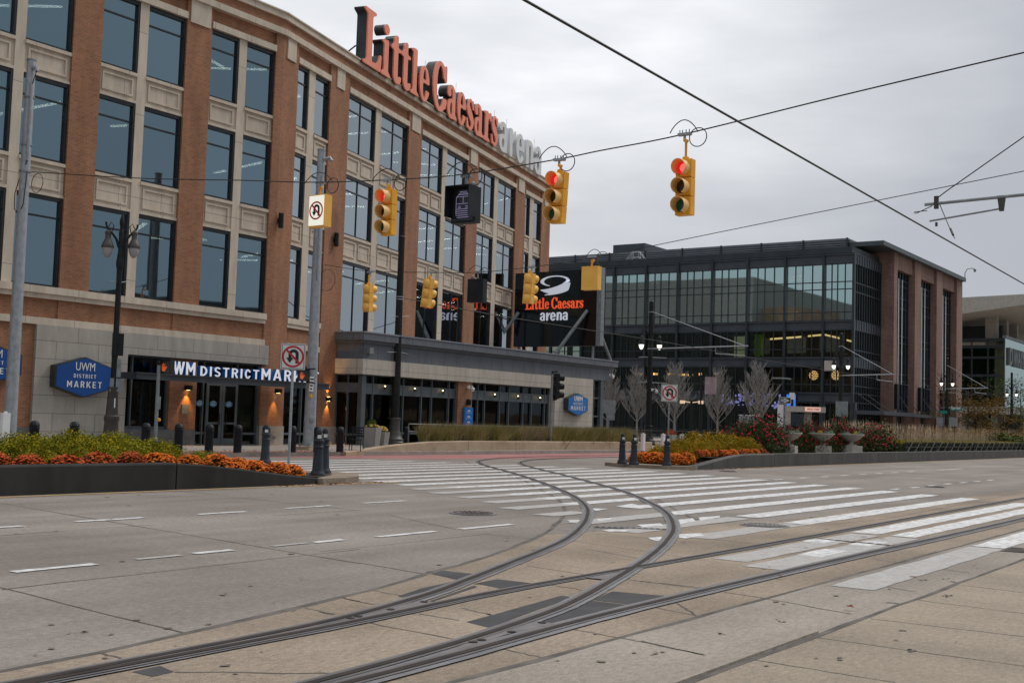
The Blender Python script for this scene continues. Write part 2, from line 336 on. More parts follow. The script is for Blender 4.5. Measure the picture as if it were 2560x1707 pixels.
M['rose_leaf'] = nmat('rose_leaf', (.03,.05,.025), (.08,.085,.03), 5, .6, c3=(.16,.10,.02), s3=4, f3=.35, spec=.08)
M['rose'] = nmat('rose_petal', (.55,.014,.05), (.75,.035,.09), 5, .6, spec=.08)
M['grass'] = nmat('ornamental_grass', (.15,.15,.035), (.33,.27,.10), 1.2, .7, 4, c3=(.32,.25,.13), s3=3, f3=.5, spec=.08)
M['plume'] = nmat('pale_plume', (.55,.42,.28), (.72,.58,.42), 2, .8, spec=.08)
M['hedge'] = nmat('dark_hedge', (.012,.02,.008), (.03,.04,.012), 6, .8, spec=.08)
M['hedgetop'] = nmat('golden_hedge', (.30,.24,.04), (.48,.34,.07), 5, .8, spec=.08)
M['greenleaf'] = nmat('green_leaf', (.05,.085,.02), (.10,.13,.03), 4, .7, spec=.08)
M['brownleaf'] = nmat('autumn_leaf', (.13,.07,.015), (.23,.12,.025), 3, .7, c3=(.07,.08,.02), s3=3, f3=.7, spec=.08)
M['bark'] = nmat('grey_bark', (.22,.205,.19), (.34,.32,.30), 6, .9)
M['darkbark'] = nmat('dark_bark', (.06,.05,.045), (.11,.095,.08), 6, .9)
M['cast'] = nmat('cast_iron', (.06,.045,.04), (.12,.095,.085), 12, .7)
M['cable'] = mat('black_cable', (.012,.012,.012), .6)
M['planterc'] = nmat('cast_stone', (.40,.37,.32), (.50,.46,.40), 2, .8, c3=(.3,.27,.22), s3=8, f3=.3)
M['planterg'] = nmat('grey_planter', (.24,.235,.225), (.30,.29,.28), 2, .7)
# ================================================================ GROUND
def spline(P, n=8):
    P = [Vector((p[0],p[1],0)) for p in P]; P = [2*P[0]-P[1]]+P+[2*P[-1]-P[-2]]; out = []
    for i in range(1, len(P)-2):
        a,b,c,d = P[i-1:i+3]
        for k in range(n):
            t = k/n; out.append(.5*((2*b)+(c-a)*t+(2*a-5*b+4*c-d)*t*t+(3*b-a-3*c+d)*t**3))
    out.append(P[-2]); return out
def ribbon(mb, P, o0, o1, z, jit=0, seed=0):
    R = random.Random(seed); vs = []; m = len(P)
    for i, p in enumerate(P):
        t = (P[min(i+1,m-1)]-P[max(i-1,0)]).normalized(); n = Vector((-t.y,t.x,0))
        z_ = z*.6
        for o in (o0+R.uniform(-jit,jit), o1+R.uniform(-jit,jit)):
            q = p+n*o; vs.append((q.x,q.y,z_))
    mb.add(vs, [(2*i+1,2*i,2*i+2,2*i+3) for i in range(m-1)])
def sheet(mb, pts, z): mb.add([(p[0],p[1],z*.6) for p in pts], [tuple(range(len(pts)))])
def px(*pp): return [g(x,y)[:2] for x,y in pp]
mb = MB(); mb.box(-1500,3000,-2000,2500,-.3,-.03); mb.build('ground', M['ground'], kind='structure')
mb = MB(); sheet(mb, [(-60,-3),(-60,29.95),(400,29.95),(400,-3)], 0); sheet(mb, [(68,29.95),(68,200),(92,200),(92,29.95)], 0); mb.build('road', M['road'], kind='structure')
# near pavement and gutter lane, far pavement with kerb
mb = MB(); sheet(mb, [(-60,-40),(-60,3.1),(400,3.1),(400,-40)], .004); mb.build('near_pavement', M['walk'], kind='structure')
mb = MB(); sheet(mb, [(-60,3.1),(-60,4.12),(400,4.12),(400,3.1)], .004); mb.build('gutter_lane', M['gutter'], kind='structure')
mb = MB(); mb.add([(3,3.13,0),(8.55,3.13,0),(8.55,3.13,.02),(3,3.13,.02),(3,3.40,0),(8.55,3.40,0),(8.55,3.36,.02),(3,3.36,.02)],[(0,1,2,3),(3,2,6,7),(7,6,5,4),(1,5,6,2)]); mb.build('low_kerb', M['gutter'], kind='structure')
mb = MB(); mb.box(-60,68,29.95,120,-.1,.15); mb.box(92,400,29.95,120,-.1,.15); mb.build('far_pavement', M['farwalk'], kind='structure')
# tan slab round the tracks
LR = [(2,5.72),(4.2,5.82),(6.24,5.95),(7.78,6.26),(8.9,6.62),(10.15,7.05),(11.45,7.5),(12.85,8.04),(14.36,8.76),(15.99,9.64),(17.9,10.8),(20.1,12.4),(22.62,14.51),(25.31,16.95),(27.89,19.42),(30.12,21.7),(32.3,23.75),(34.9,25.6),(38.5,26.95),(44,27.6),(60,27.9),(140,28)]
RR = [(2,4.56),(4.2,4.62),(6.13,4.77),(7.72,5.02),(8.6,5.24),(9.62,5.56),(10.8,5.95),(12.12,6.42),(13.7,7.05),(15.6,7.92),(18.05,9.3),(20.25,10.82),(22.87,12.85),(25.53,15.26),(28.57,18.15),(31.3,20.85),(33.7,23.0),(36.2,24.6),(39.5,25.75),(45,26.3),(60,26.5),(140,26.6)]
LS = [(2,5.7),(6.06,5.8),(8.4,5.96),(11,5.98),(15,6.0),(30,6.15),(60,6.3),(200,6.4)]
RS = [(2,4.45),(5.5,4.53),(8.5,4.68),(14,4.69),(23,4.62),(60,4.65),(200,4.7)]
SL = [(-2,6.0),(2,6.1),(4.58,6.22),(7.56,6.78),(8.95,7.16),(10.63,7.64),(13.04,8.56),(15.02,9.55),(16.9,10.62),(19.3,12.3),(22.3,14.8),(25.8,17.8),(30.55,22.6),(33.5,25.3)]
sl = spline(SL,6)
mb = MB()
vs = [(p.x,p.y,.004) for p in sl]; lo = [(p.x, 4.12, .004) if p.x < 15 else None for p in sl]
near = [p for p in sl if p.x < 13.2]
n = len(near); mb.add([(p.x,p.y,.0024) for p in near]+[(p.x,4.12,.0024) for p in near], [(i+1,i,n+i,n+i+1) for i in range(n-1)])
sheet(mb, [(near[-1].x,4.12),(60,4.12),(60,6.7),(near[-1].x+5.5,7.4),(near[-1].x+1.5,8.3),(near[-1].x,near[-1].y)], .004)
mb.build('track_slab', M['tan'], kind='structure')
lrs, rrs, lss, rss = spline(LR,8), spline(RR,8), spline(LS,10), spline(RS,10)
mb = MB()
for k,(P,w) in enumerate(((lrs,(-.105,.10)),(rrs,(-.105,.10)),(lss,(-.085,.085)),(rss,(-.12,.11)))): ribbon(mb, P, w[0], w[1], .0160+k*.0016, .006, k)
mb.build('rail_sealant', M['sealant'], kind='structure')
mb = MB()
for k,P in enumerate((lrs,rrs,lss,rss)): ribbon(mb, P, -.06, .068, .025+k*.0012)
mb.build('tram_rails', M['rail'], kind='structure')
mb = MB()
for k,P in enumerate((lrs,rrs,lss,rss)): ribbon(mb, P, -.028, .028, .032+k*.0008)
mb.build('rail_grooves', M['rust'], kind='structure')
c8 = lambda x,y: (800+x*.4252, 1100+y*.4252)
c16 = lambda x,y: (1600+x*.4082, 1200+y*.4082)
c5 = lambda x,y: (1800+x*.3234, 900+y*.3234)
# dark asphalt patches
mb = MB()
for k, P in enumerate(([(655,788),(720,768),(935,790),(870,812),(820,826),(740,806)], [(460,918),(600,872),(790,830),(850,832),(700,890),(480,925)],
          [(640,948),(905,855),(925,865),(680,945),(660,962)], [(900,846),(1040,818),(1300,848),(1160,882),(1080,878),(960,852)], [(860,1070),(1010,1030),(1420,915),(1490,925),(1250,1010),(1000,1105)],
          [(1600,940),(1720,890),(2065,920),(2000,950),(1885,975)], [(1280,1070),(1595,944),(1880,979),(1640,1030),(1400,1086)])):
    sheet(mb, px(*[c8(*p) for p in P]), .0075)
sheet(mb, px((330,1680),(400,1665),(435,1680),(380,1692)), .0075)
mb.build('asphalt_patches', M['asphalt'], kind='structure')
# switch plates
mb = MB()
for P in ([(20,1062),(330,1003),(600,948),(690,965),(400,1022),(60,1092)], [(620,1295),(1060,1128),(1280,1070),(1385,1088),(1100,1150),(680,1290)], [(1560,815),(1690,792),(1850,765),(1800,800),(1700,832),(1640,822)]):
    sheet(mb, px(*[c8(*p) for p in P]), .0225)
mb.build('switch_plates', nmat('plate_steel', (.11,.095,.095), (.155,.14,.14), 6, .6, c3=(.22,.2,.2), s3=70, f3=.5), kind='structure')
mb = MB()
for x,y in ((180,1058),(225,1047),(415,1005),(612,960),(900,1198),(950,1186),(1125,1138),(1305,1083),(1925,706)):
    c = g(*c8(x,y)); mb.lathe([(.032,0),(.032,.002)], (c.x,c.y,.0165), 12)
mb.build('plate_bolts', M['rust'], kind='structure')
# joints
mb = MB(); R = random.Random(4)
def line(pts, w, z, jit=.012, sub=7):
    P = []
    for a,b in zip(pts[:-1], pts[1:]):
        for k in range(sub): t = k/sub; P.append(Vector((a[0]+(b[0]-a[0])*t+R.uniform(-jit,jit), a[1]+(b[1]-a[1])*t+R.uniform(-jit,jit), 0)))
    P.append(Vector((pts[-1][0],pts[-1][1],0))); ribbon(mb, P, -w/2, w/2, z, w*.25, R.random())
ribbon(mb, sl, -.035, .035, .006, .014, 3)
line([(-2,4.12),(60,4.12)], .055, .0062, .006, 90)
line([(60,4.12),(300,4.12)], .055, .0062, 0, 1)
line([(-2,3.1),(60,3.1)], .05, .0075, .012, 90)
c0 = lambda x,y: (x*.3827, 1200+y*.3827)
for a,b in (((0,150),(2352,545)),((0,700),(1210,1000)),((1160,70),(2352,200))): line(px(c0(*a),c0(*b)), .016, .0052)
for a,b in (((0,715),(2352,450)),((0,163),(1500,88)),((0,362),(1000,290)),((1780,232),(2340,195))): line(px(c0(*a),c0(*b)), .014, .0054)
for a,b in (((0,655),(985,552)),((0,685),(640,790)),((985,552),(1350,590)),((400,440),(800,525)),((1100,700),(1260,718)),((1180,622),(1300,632)),((1930,330),(2220,470)),((1370,525),(2200,600)),((1400,580),(2352,720))): line(px(c8(*a),c8(*b)), .014, .0055)
for a,b in (((650,1128),(870,1190)),((1985,835),(2190,880)),((2235,770),(2352,795)),((2250,1265),(1140,1255)),): line(px(c0(*a),c0(*b)), .022, .0068)
for a,b in (((300,1078),(790,1172)),((580,1020),(820,1060)),((0,1010),(75,1028)),((130,930),(320,968)),((300,882),(480,915)),((1050,1222),(1300,1280)),((1760,1160),(2352,1285)),((1480,1110),(1740,1160)),((1960,985),(2200,1030)),((1220,740),(1560,790)),((1800,820),(2352,880)),((1560,640),(1900,700)),((985,1020),(1000,1030)),((820,985),(1010,1028)),((1290,840),(1650,900))): line(px(c8(*a),c8(*b)), .02, .0068)
for a,b in (((0,620),(400,668)),((230,755),(340,830)),((520,688),(760,722)),((740,720),(1290,820)),((1420,480),(1560,505)),((1430,640),(1690,685)),((1560,500),(2020,570)),((790,410),(1320,475)),((0,985),(500,1095)),((1090,360),(1600,408)),((240,340),(700,390)),((80,100),(340,250)),((1040,350),(1560,410))): line(px(c16(*a),c16(*b)), .022, .0068)
for a,b in (((1080,965),(2352,1140)),((690,1100),(1560,1240)),((1420,850),(2352,960)),((1700,735),(2352,818)),((1940,640),(2352,690))): line(px(c16(*a),c16(*b)), .012, .0068)
line([g(*c5(850,1270))[:2], g(*c5(1300,1225))[:2], g(*c5(2350,1020))[:2]], .02, .006)
for a,b in (((735,1022),(835,1040)),((1520,748),(1610,762)),((1905,620),(1945,630))): line(px(c16(*a),c16(*b)), .05, .0082)
mb.build('pavement_joints', M['joint'], kind='structure')
# stains and leaf litter on the paving
mb = MB(); R = random.Random(12)
for i in range(260):
    a = R.uniform(.08,1.15); d = R.uniform(4.5,34); x,y = d*math.cos(a), d*math.sin(a)
    if y > 27: continue
    r = R.uniform(.008,.03)*(1+d/30); k = R.randint(4,6); e = R.uniform(.5,1.8); ph = R.random()*6
    sheet(mb, [(x+r*e*math.cos(ph+6.283*j/k)*R.uniform(.6,1.2), y+r*math.sin(ph+6.283*j/k)*R.uniform(.6,1.2)) for j in range(k)], .0136)
for cx_,cy_ in [c16(1745,615),c16(1875,605),c16(1900,705),c16(1645,1042),c16(1870,715),c16(515,952),c16(875,862),c16(1185,1097),c0(510,1000),c8(350,752),c8(1960,1252)]:
    c = g(cx_,cy_)
    for q in range(4):
        x,y = c.x+R.gauss(0,.045), c.y+R.gauss(0,.03); r = R.uniform(.008,.022); k = 6; ph = R.random()*6
        sheet(mb, [(x+r*1.5*math.cos(ph+6.283*j/k)*R.uniform(.5,1.2), y+r*math.sin(ph+6.283*j/k)*R.uniform(.5,1.2)) for j in range(k)], .0138)
mb.build('ground_stains', nmat('stain', (.13,.105,.09), (.19,.16,.14), 5, .9), kind='structure')
mb = MB()
def leaf(x,y,z,r):
    a = R.random()*6; d = Vector((math.cos(a),math.sin(a),0)); n = Vector((-d.y,d.x,0)); c = Vector((x,y,z))
    mb.add([c-d*r, c+n*r*.5+Vector((0,0,r*.4)), c+d*r*.9, c-n*r*.5+Vector((0,0,r*.15))], [(0,3,2,1)])
for i in range(900):
    x = R.uniform(18,40); y = 30.05+abs(R.gauss(0,.9)); leaf(x,y,.155,R.uniform(.025,.05))
for i in range(200): leaf(R.uniform(17,20.5), 17.7+R.gauss(0,.1), .012, R.uniform(.02,.04))
for i in range(260): leaf(R.uniform(36,44), 17.75+R.gauss(0,.12), .012, R.uniform(.02,.04))
for p in ((860,608),(1285,800),): c = g(*c16(*p)); leaf(c.x,c.y,.035,.05)
mb.build('fallen_leaves', nmat('fallen_leaf', (.13,.045,.025), (.26,.09,.045), 4, .85), kind='stuff')
# painted markings
mb = MB(); mo = MB(); R = random.Random(8)
def stripe(m, x0, x1, y1, w=.43, z=.0125):
    n = max(2, int((x1-x0)/.35)); z = z*.6; P = [(x0+(x1-x0)*i/n, R.uniform(-.014,.014), R.uniform(-.014,.014)) for i in range(n+1)]
    m.add([q for x,a,b in P for q in ((x,y1-w+a,z),(x,y1+b,z))], [(2*i,2*i+2,2*i+3,2*i+1) for i in range(n)])
RE = [(20.33,33.3),(19.2,33.65),(18.11,33.8),(17.0,33.6),(15.9,33.3),(14.88,32.9),(13.8,32.4),(12.75,31.9),(11.68,31.4),(10.55,30.82),(9.44,30.22),(8.3,29.65),(7.22,29.1)]
LE = {20.33:21.5,19.2:20.9,18.11:20.4,17.0:19.9,15.9:20.3,14.88:19.95,13.8:19.6,12.75:19.15,11.68:18.3,10.55:18.6,9.44:18.0,8.3:18.6,7.22:18.0}
for y,x1 in RE: stripe(mb, LE[y], x1, y)
for k in range(6): stripe(mb, 21.6+.1*k, 33.2-.55*k, 21.45+1.1*k, .4)
for y,x0,x1 in ((15.9,19.0,20.3),(14.88,18.4,19.95),(13.8,17.9,19.6),(12.75,17.3,19.15),(11.68,16.4,18.3),(10.55,15.8,17.0),(9.44,15.0,18.0),(8.3,14.4,18.3),(7.22,14.5,17.9),(5.8,12.4,17.1),(5.24,12.0,17.1),(4.0,11.2,16.6)): stripe(mo, x0, x1, y, .43, .0115)
stripe(mb, 17.3, 28.4, 5.86, .40); stripe(mb, 17.25, 26.4, 5.27, .36); stripe(mb, 16.7, 29, 4.0, .42)
for x0,x1,y in ((15.3,16.0,5.85),(15.4,16.2,5.27),(13.6,14.6,5.27)): stripe(mb, x0,x1,y,.3,.0132)
for P in ([(1650,530),(1720,525),(1815,530),(1790,540),(1700,540)], [(1930,575),(2010,570),(2020,585),(1985,596),(1945,585)], [(2110,555),(2240,548),(2260,560),(2150,580),(2110,575)], [(1860,500),(2000,490),(2020,503),(1900,512)], [(2095,470),(2190,460),(2210,478),(2110,495)],[(2225,456),(2352,446),(2352,455),(2235,474)],[(1450,472),(1540,470),(1530,480),(1470,482)],[(1625,463),(1740,460),(1640,478)],[(1600,402),(1695,405),(1620,418)],[(1740,390),(1830,375),(1890,385),(1780,397)]): sheet(mb, px(*[c8(*p) for p in P]), .0128)
# lane dashes
for a,b in ((0,140),(490,940),(1297,1605),(1868,2165)):
    xa, xb = g(a*.3827,1320-.03*a*.3827*0).x, 0
def dashes(y0, ends, w=.12):
    for (xa,ya),(xb,yb) in ends:
        p, q = g(xa,ya), g(xb,yb); stripe(mb, p.x, q.x, (p.y+q.y)/2+w/2, w)
dashes(0, [((-10,1320),(53,1314.5)),((188,1304.5),(360,1294)),((496,1286),(614,1279)),((715,1271),(829,1264.3)),((905,1258),(1015,1252))], .13)
dashes(0, [((33,1430.5),(237,1410)),((480,1384),(586,1375.5)),((778,1356),(863,1349.5)),((936,1342),(1092,1329)),((1145,1322.5),(1285,1311))], .13)
for (xa,ya),(xb,yb) in (((335,1398),(460,1389)),((680,1366),(770,1357))): p,q = g(xa,ya),g(xb,yb); stripe(mo,p.x,q.x,(p.y+q.y)/2+.05,.1)
for x,y in ((425,925),(625,912),(795,903),(950,893),(1090,885),(1220,878),(1345,870),(1470,863)): p = g(*c5(x-32,y)); q = g(*c5(x+32,y)); stripe(mb, p.x, p.x+.75, p.y, .14)
p, q = g(*c5(1675,850)), g(*c5(1885,840)); stripe(mb, p.x, q.x, p.y, .14)
for x,y in ((1335,1000),(1485,987),(1620,972),(1750,959),(1870,949),(1980,940),(2085,930)): p = g(*c5(x-32,y)); stripe(mb, p.x, p.x+.75, p.y, .14)
stripe(mb, 43, 75, 25.2, .15)
mb.build('road_markings', M['paint'], kind='structure'); mo.build('worn_road_markings', M['paint_old'], kind='structure')
mb = MB(); stripe(mb, 6, 20.8, 17.68, .13, .0125); stripe(mb, 38.5, 120, 17.8, .14, .0125); mb.build('yellow_edge_line', M['yellow'], kind='structure')
mb = MB(); ap = MB.add
sheet(mb, [(25,29.9),(29,29.2),(31,27.9),(33.5,26.9),(38,26.2),(47,26.4),(140,26.6),(140,29.9)], .0048); mb.build('red_bus_lane', M['redlane'], kind='structure')
mb = MB(); mb.box(18,31.5,29.95,30.9,.15,.156); mb.build('brick_kerb_strip', nmat('brick_paving', (.24,.13,.10), (.34,.20,.16), 3, .85), kind='structure')
# manholes and drains
def disc_thing(name, label, cat, x, y, r, group=None, ring=True, m='cast'):
    c = g(x,y); t = thing(name, label, cat, (c.x,c.y,.0), 0, group)
    b = MB(); b.lathe([(r,0),(r,.014)], (0,0,0), 32); b.build('frame', M['sealant'], t)
    b = MB(); b.lathe([(r*.86,.014),(r*.86,.02)], (0,0,0), 32); o = b.build('cover', M['cast'], t)
    b = MB()
    for q in range(5):
        rr = r*(.16+.15*q)
        for k in range(5+3*q):
            a = 6.283*k/(6+4*q)+q; b.M = T((rr*math.cos(a),rr*math.sin(a),.0195),a); b.box(-r*.035,r*.035,-r*.05,r*.05,0,.006)
    b.M = Matrix(); b.build('raised_pattern', M['paint_old'] if m=='paint' else M['cast'], t)
    return t
disc_thing('manhole_cover', 'round rusty manhole cover in the road left of the curved rails', 'manhole', 1182.7, 1283.7, .38)
disc_thing('manhole_cover', 'round manhole cover with white paint over it at the end of a crosswalk stripe', 'manhole', 1912, 1314, .38, m='paint')
disc_thing('manhole_cover', 'small dark manhole cover on the dashed lane line at right', 'manhole', 2338, 1217.5, .29)
disc_thing('manhole_cover', 'faint manhole cover beside the right grey planter wall', 'manhole', 1820, 1178.5, .32)
def grate(label, c, L, Wd, rz, n=7, m='cast'):
    t = thing('drain_grate', label, 'drain', (c.x,c.y,0), rz)
    b = MB(); b.box(-L/2,L/2,-Wd/2,Wd/2,0,.012); b.build('frame', M[m], t)
    for i in range(n): x = -L/2+L*(i+.5)/n; b = MB(); b.box(x-L/n*.28,x+L/n*.28,-Wd*.38,Wd*.38,.012,.016); b.build('slot', M['joint'], t)
grate('rusty square drain grate by the near kerb at the right edge', g(2548,1376), .62, .36, .05, 6)
a_, b_ = g(*c8(1612,512)), g(*c8(2040,527)); d_ = b_-a_
grate('long thin drain grate crossing between the two curved rails', (a_+b_)/2, d_.length, .15, math.atan2(d_.y,d_.x), 12, 'sealant')
a_, b_ = g(*c16(1090,360)), g(*c16(1590,408)); d_ = b_-a_
grate('thin drain crossing the straight tracks under the worn crosswalk paint', (a_+b_)/2, d_.length, .07, math.atan2(d_.y,d_.x), 10, 'joint')
# ================================================================ LETTERING
def eval_curve(cu):
    o = bpy.data.objects.new('tmp', cu); COL.objects.link(o)
    dg = bpy.context.evaluated_depsgraph_get(); me = bpy.data.meshes.new_from_object(o.evaluated_get(dg))
    vs = [tuple(v.co) for v in me.vertices]; fs = [tuple(p.vertices) for p in me.polygons]
    bpy.data.objects.remove(o); bpy.data.curves.remove(cu); bpy.data.meshes.remove(me)
    return vs, fs
RX90 = Matrix.Rotation(math.pi/2,4,'X')
def text_geo(body, bold=.03, sp=1.0):
    cu = bpy.data.curves.new('t', 'FONT'); cu.body = body; cu.size = 1; cu.extrude = .5; cu.offset = bold; cu.space_character = sp; cu.resolution_u = 3
    return eval_curve(cu)
def text(mb, body, x, z, w=None, h=.3, depth=.01, y=0, bold=.03, sp=1.0, center=True, F=Matrix()):
    """capital height h; lettering faces -y, its front at y-depth"""
    vs, fs = text_geo(body, bold, sp)
    xs = [v[0] for v in vs]; ys = [v[1] for v in vs]; x0, x1 = min(xs), max(xs); y0, y1 = min(ys), max(ys)
    sy = h/(y1-y0); sx = w/(x1-x0) if w else sy
    mid = (x0+x1)/2 if center else x0
    keep = mb.M; mb.M = keep @ F
    mb.add([((a-mid)*sx+x, y-(c+.5)*depth, (b-y0)*sy+z) for a,b,c in vs], fs); mb.M = keep
def contour(field, lev=.5):
    H, Wd = field.shape; nxt = {}
    A = field > lev
    def pt(i,j,k,l):
        a, b = field[i,j], field[k,l]; t = (lev-a)/(b-a); return (j+(l-j)*t, i+(k-i)*t)
    key = lambda i,j,k,l: (min((i,j),(k,l)), max((i,j),(k,l)))
    pts = {}; adj = {}
    code = A[:-1,:-1]*1+A[:-1,1:]*2+A[1:,1:]*4+A[1:,:-1]*8
    tab = {1:[(3,0)],2:[(0,1)],3:[(3,1)],4:[(1,2)],5:[(3,2),(1,0)],6:[(0,2)],7:[(3,2)],8:[(2,3)],9:[(2,0)],10:[(0,3),(2,1)],11:[(2,1)],12:[(1,3)],13:[(1,0)],14:[(0,3)]}
    for i,j in zip(*np.nonzero((code>0)&(code<15))):
        E = [((i,j),(i,j+1)), ((i,j+1),(i+1,j+1)), ((i+1,j),(i+1,j+1)), ((i,j),(i+1,j))]
        for a,b in tab[int(code[i,j])]:
            ka, kb = E[a], E[b]
            for k_ in (ka,kb):
                if k_ not in pts: pts[k_] = pt(*k_[0],*k_[1])
            adj.setdefault(ka,[]).append(kb); adj.setdefault(kb,[]).append(ka)
    loops = []; seen = set()
    for s in adj:
        if s in seen: continue
        L_ = [s]; seen.add(s); cur = s
        while True:
            n_ = [q for q in adj[cur] if q not in seen]
            if not n_: break
            cur = n_[0]; seen.add(cur); L_.append(cur)
        if len(L_) > 6: loops.append([pts[q] for q in L_])
    return loops
def simp(L_, tol):
    def rdp(P):
        if len(P) < 3: return P
        a, b = np.array(P[0]), np.array(P[-1]); d = b-a; n_ = np.hypot(*d) or 1e-9; Q = np.array(P)-a
        dist = abs(Q[:,0]*d[1]-Q[:,1]*d[0])/n_; k = int(dist.argmax())
        if dist[k] < tol: return [P[0],P[-1]]
        return rdp(P[:k+1])[:-1]+rdp(P[k:])
    h = len(L_)//2
    return rdp(L_[:h+1])[:-1]+rdp(L_[h:]+[L_[0]])[:-1]
RES = 120
def raster(ops, w, h, ylo=-.05, blur=2):
    nx, ny = int((w+.2)*RES), int((h+.1-ylo)*RES)
    X, Y = np.meshgrid(np.arange(nx)/RES-.1, np.arange(ny)/RES+ylo-.03)
    A = np.zeros(X.shape, bool)
    for op in ops:
        k = op[0]; s = k[0] != '-'; k = k.lstrip('-')
        if k == 'R': m = (X>=op[1])&(X<=op[3])&(Y>=op[2])&(Y<=op[4])
        elif k == 'E': m = ((X-op[1])/op[3])**2+((Y-op[2])/op[4])**2 <= 1
        elif k == 'O':   # ring: cx cy rx ry thick-x thick-y
            m = (((X-op[1])/op[3])**2+((Y-op[2])/op[4])**2 <= 1)&(((X-op[1])/(op[3]-op[5]))**2+((Y-op[2])/(op[4]-op[6]))**2 > 1)
            if len(op) > 7:   # keep only half planes
                for hx, hy, c in op[7]: m &= (X*hx+Y*hy >= c)
        elif k == 'P':
            m = np.zeros(X.shape, bool); P = op[1]; j = len(P)-1
            for i in range(len(P)):
                xi, yi = P[i]; xj, yj = P[j]
                if yi != yj: m ^= ((yi > Y) != (yj > Y)) & (X < (xj-xi)*(Y-yi)/(yj-yi)+xi)
                j = i
        A = (A|m) if s else (A&~m)
    F = A.astype(float)
    for _ in range(blur):
        for ax in (0,1): F = (np.roll(F,1,ax)+2*F+np.roll(F,-1,ax))/4
        for ax in (0,1): F = (np.roll(F,2,ax)+2*F+np.roll(F,-2,ax))/4
    return [[(x/RES-.1, y/RES+ylo-.03) for x,y in simp(L_, .28)] for L_ in contour(F)]
S = .155   # stem width
GL = {
 'L': (.62, [('R',.12,0,.30,1),('P',[(.0,1),(.42,1),(.42,.955),(.30,.90),(.12,.90),(.0,.955)]),('P',[(0,0),(.62,0),(.645,.30),(.59,.31),(.50,.12),(.30,.085),(.12,.09),(0,.05)])]),
 'i': (.34, [('R',.1,.0,.25,.62),('P',[(.01,.62),(.25,.66),(.25,.54),(.12,.56),(.01,.585)]),('P',[(.0,0),(.35,0),(.35,.045),(.25,.09),(.1,.09),(0,.045)]),('E',.175,.835,.095,.095)]),
 't': (.36, [('R',.10,.10,.25,.80),('P',[(.25,.86),(.25,.6),(.02,.62),(.10,.70),(.16,.86)]),('P',[(.0,.64),(.37,.64),(.37,.575),(.0,.575)]),('O',.25,.13,.15,.15,.15,.095,[(0,-1,-.14)]),('-R',.25,.10,.31,.2),('P',[(.25,.0),(.36,.05),(.395,.13),(.36,.15),(.25,.10)])]),
 'l': (.34, [('R',.1,.0,.25,1),('P',[(.01,.97),(.25,1),(.25,.88),(.12,.91),(.01,.93)]),('P',[(.0,0),(.35,0),(.35,.045),(.25,.09),(.1,.09),(0,.045)])]),
 'e': (.44, [('O',.22,.325,.21,.345,.14,.065),('R',.1,.34,.42,.40),('-P',[(.24,.338),(.6,.338),(.6,.16),(.40,.20),(.30,.22),(.24,.3)]),('P',[(.30,.03),(.42,.15),(.43,.22),(.37,.2),(.28,.10)])]),
 'C': (.66, [('O',.34,.5,.33,.52,.18,.085),('-P',[(.42,.70),(.8,.70),(.8,.30),(.42,.30)]),('P',[(.56,.64),(.63,.64),(.63,1.0),(.575,1.0),(.54,.92),(.50,.80)]),('P',[(.50,.06),(.60,.10),(.655,.30),(.60,.32),(.52,.18)])]),
 'a': (.46, [('O',.19,.185,.18,.20,.13,.06),('R',.245,.05,.39,.50),('O',.20,.47,.19,.20,.145,.06,[(0,1,.45)]),('R',.245,.40,.39,.48),('E',.095,.485,.085,.075),('P',[(.245,0),(.47,0),(.47,.05),(.39,.10),(.245,.10)]),('R',.2,.32,.3,.37)]),
 's': (.40, [('P',[(.02,.42),(.10,.60),(.2,.67),(.30,.62),(.36,.66),(.37,.45),(.32,.44),(.26,.58),(.17,.60),(.15,.52),(.22,.44),(.34,.33),(.385,.2),(.34,.06),(.2,-.02),(.09,.03),(.03,0),(.01,.23),(.06,.23),(.12,.08),(.2,.05),(.26,.10),(.24,.18),(.15,.25),(.06,.33)])]),
 'r': (.42, [('R',.1,.0,.25,.62),('P',[(.01,.62),(.25,.66),(.25,.54),(.12,.56),(.01,.585)]),('P',[(.0,0),(.36,0),(.36,.045),(.25,.09),(.1,.09),(0,.045)]),('P',[(.24,.46),(.30,.60),(.38,.67),(.43,.64),(.44,.47),(.36,.46),(.34,.53),(.28,.50),(.25,.40)])]),
 'n': (.48, [('R',.07,.0,.21,.65),('R',.31,.0,.45,.45),('O',.26,.42,.19,.24,.14,.09,[(0,1,.42)])]),
 'A': (.44, [('O',.20,.19,.19,.20,.13,.085),('R',.26,.0,.39,.48),('O',.205,.46,.185,.21,.14,.10,[(0,1,.46)]),('R',.26,.35,.39,.47),('R',.2,.30,.3,.39)]),
 'N': (.46, [('R',.04,.0,.18,.65),('R',.29,.0,.43,.45),('O',.235,.42,.195,.25,.14,.11,[(0,1,.42)])]),
 'R': (.32, [('R',.04,.0,.18,.65),('P',[(.17,.40),(.22,.55),(.32,.66),(.34,.66),(.34,.52),(.26,.48),(.18,.32)])]),
 'Q': (.45, [('O',.215,.325,.205,.345,.14,.10),('R',.1,.285,.41,.365),('-P',[(.24,.284),(.6,.284),(.6,.15),(.40,.17),(.30,.18),(.24,.23)]),('P',[(.30,.03),(.40,.10),(.41,.17),(.31,.17),(.28,.12)])]),
}
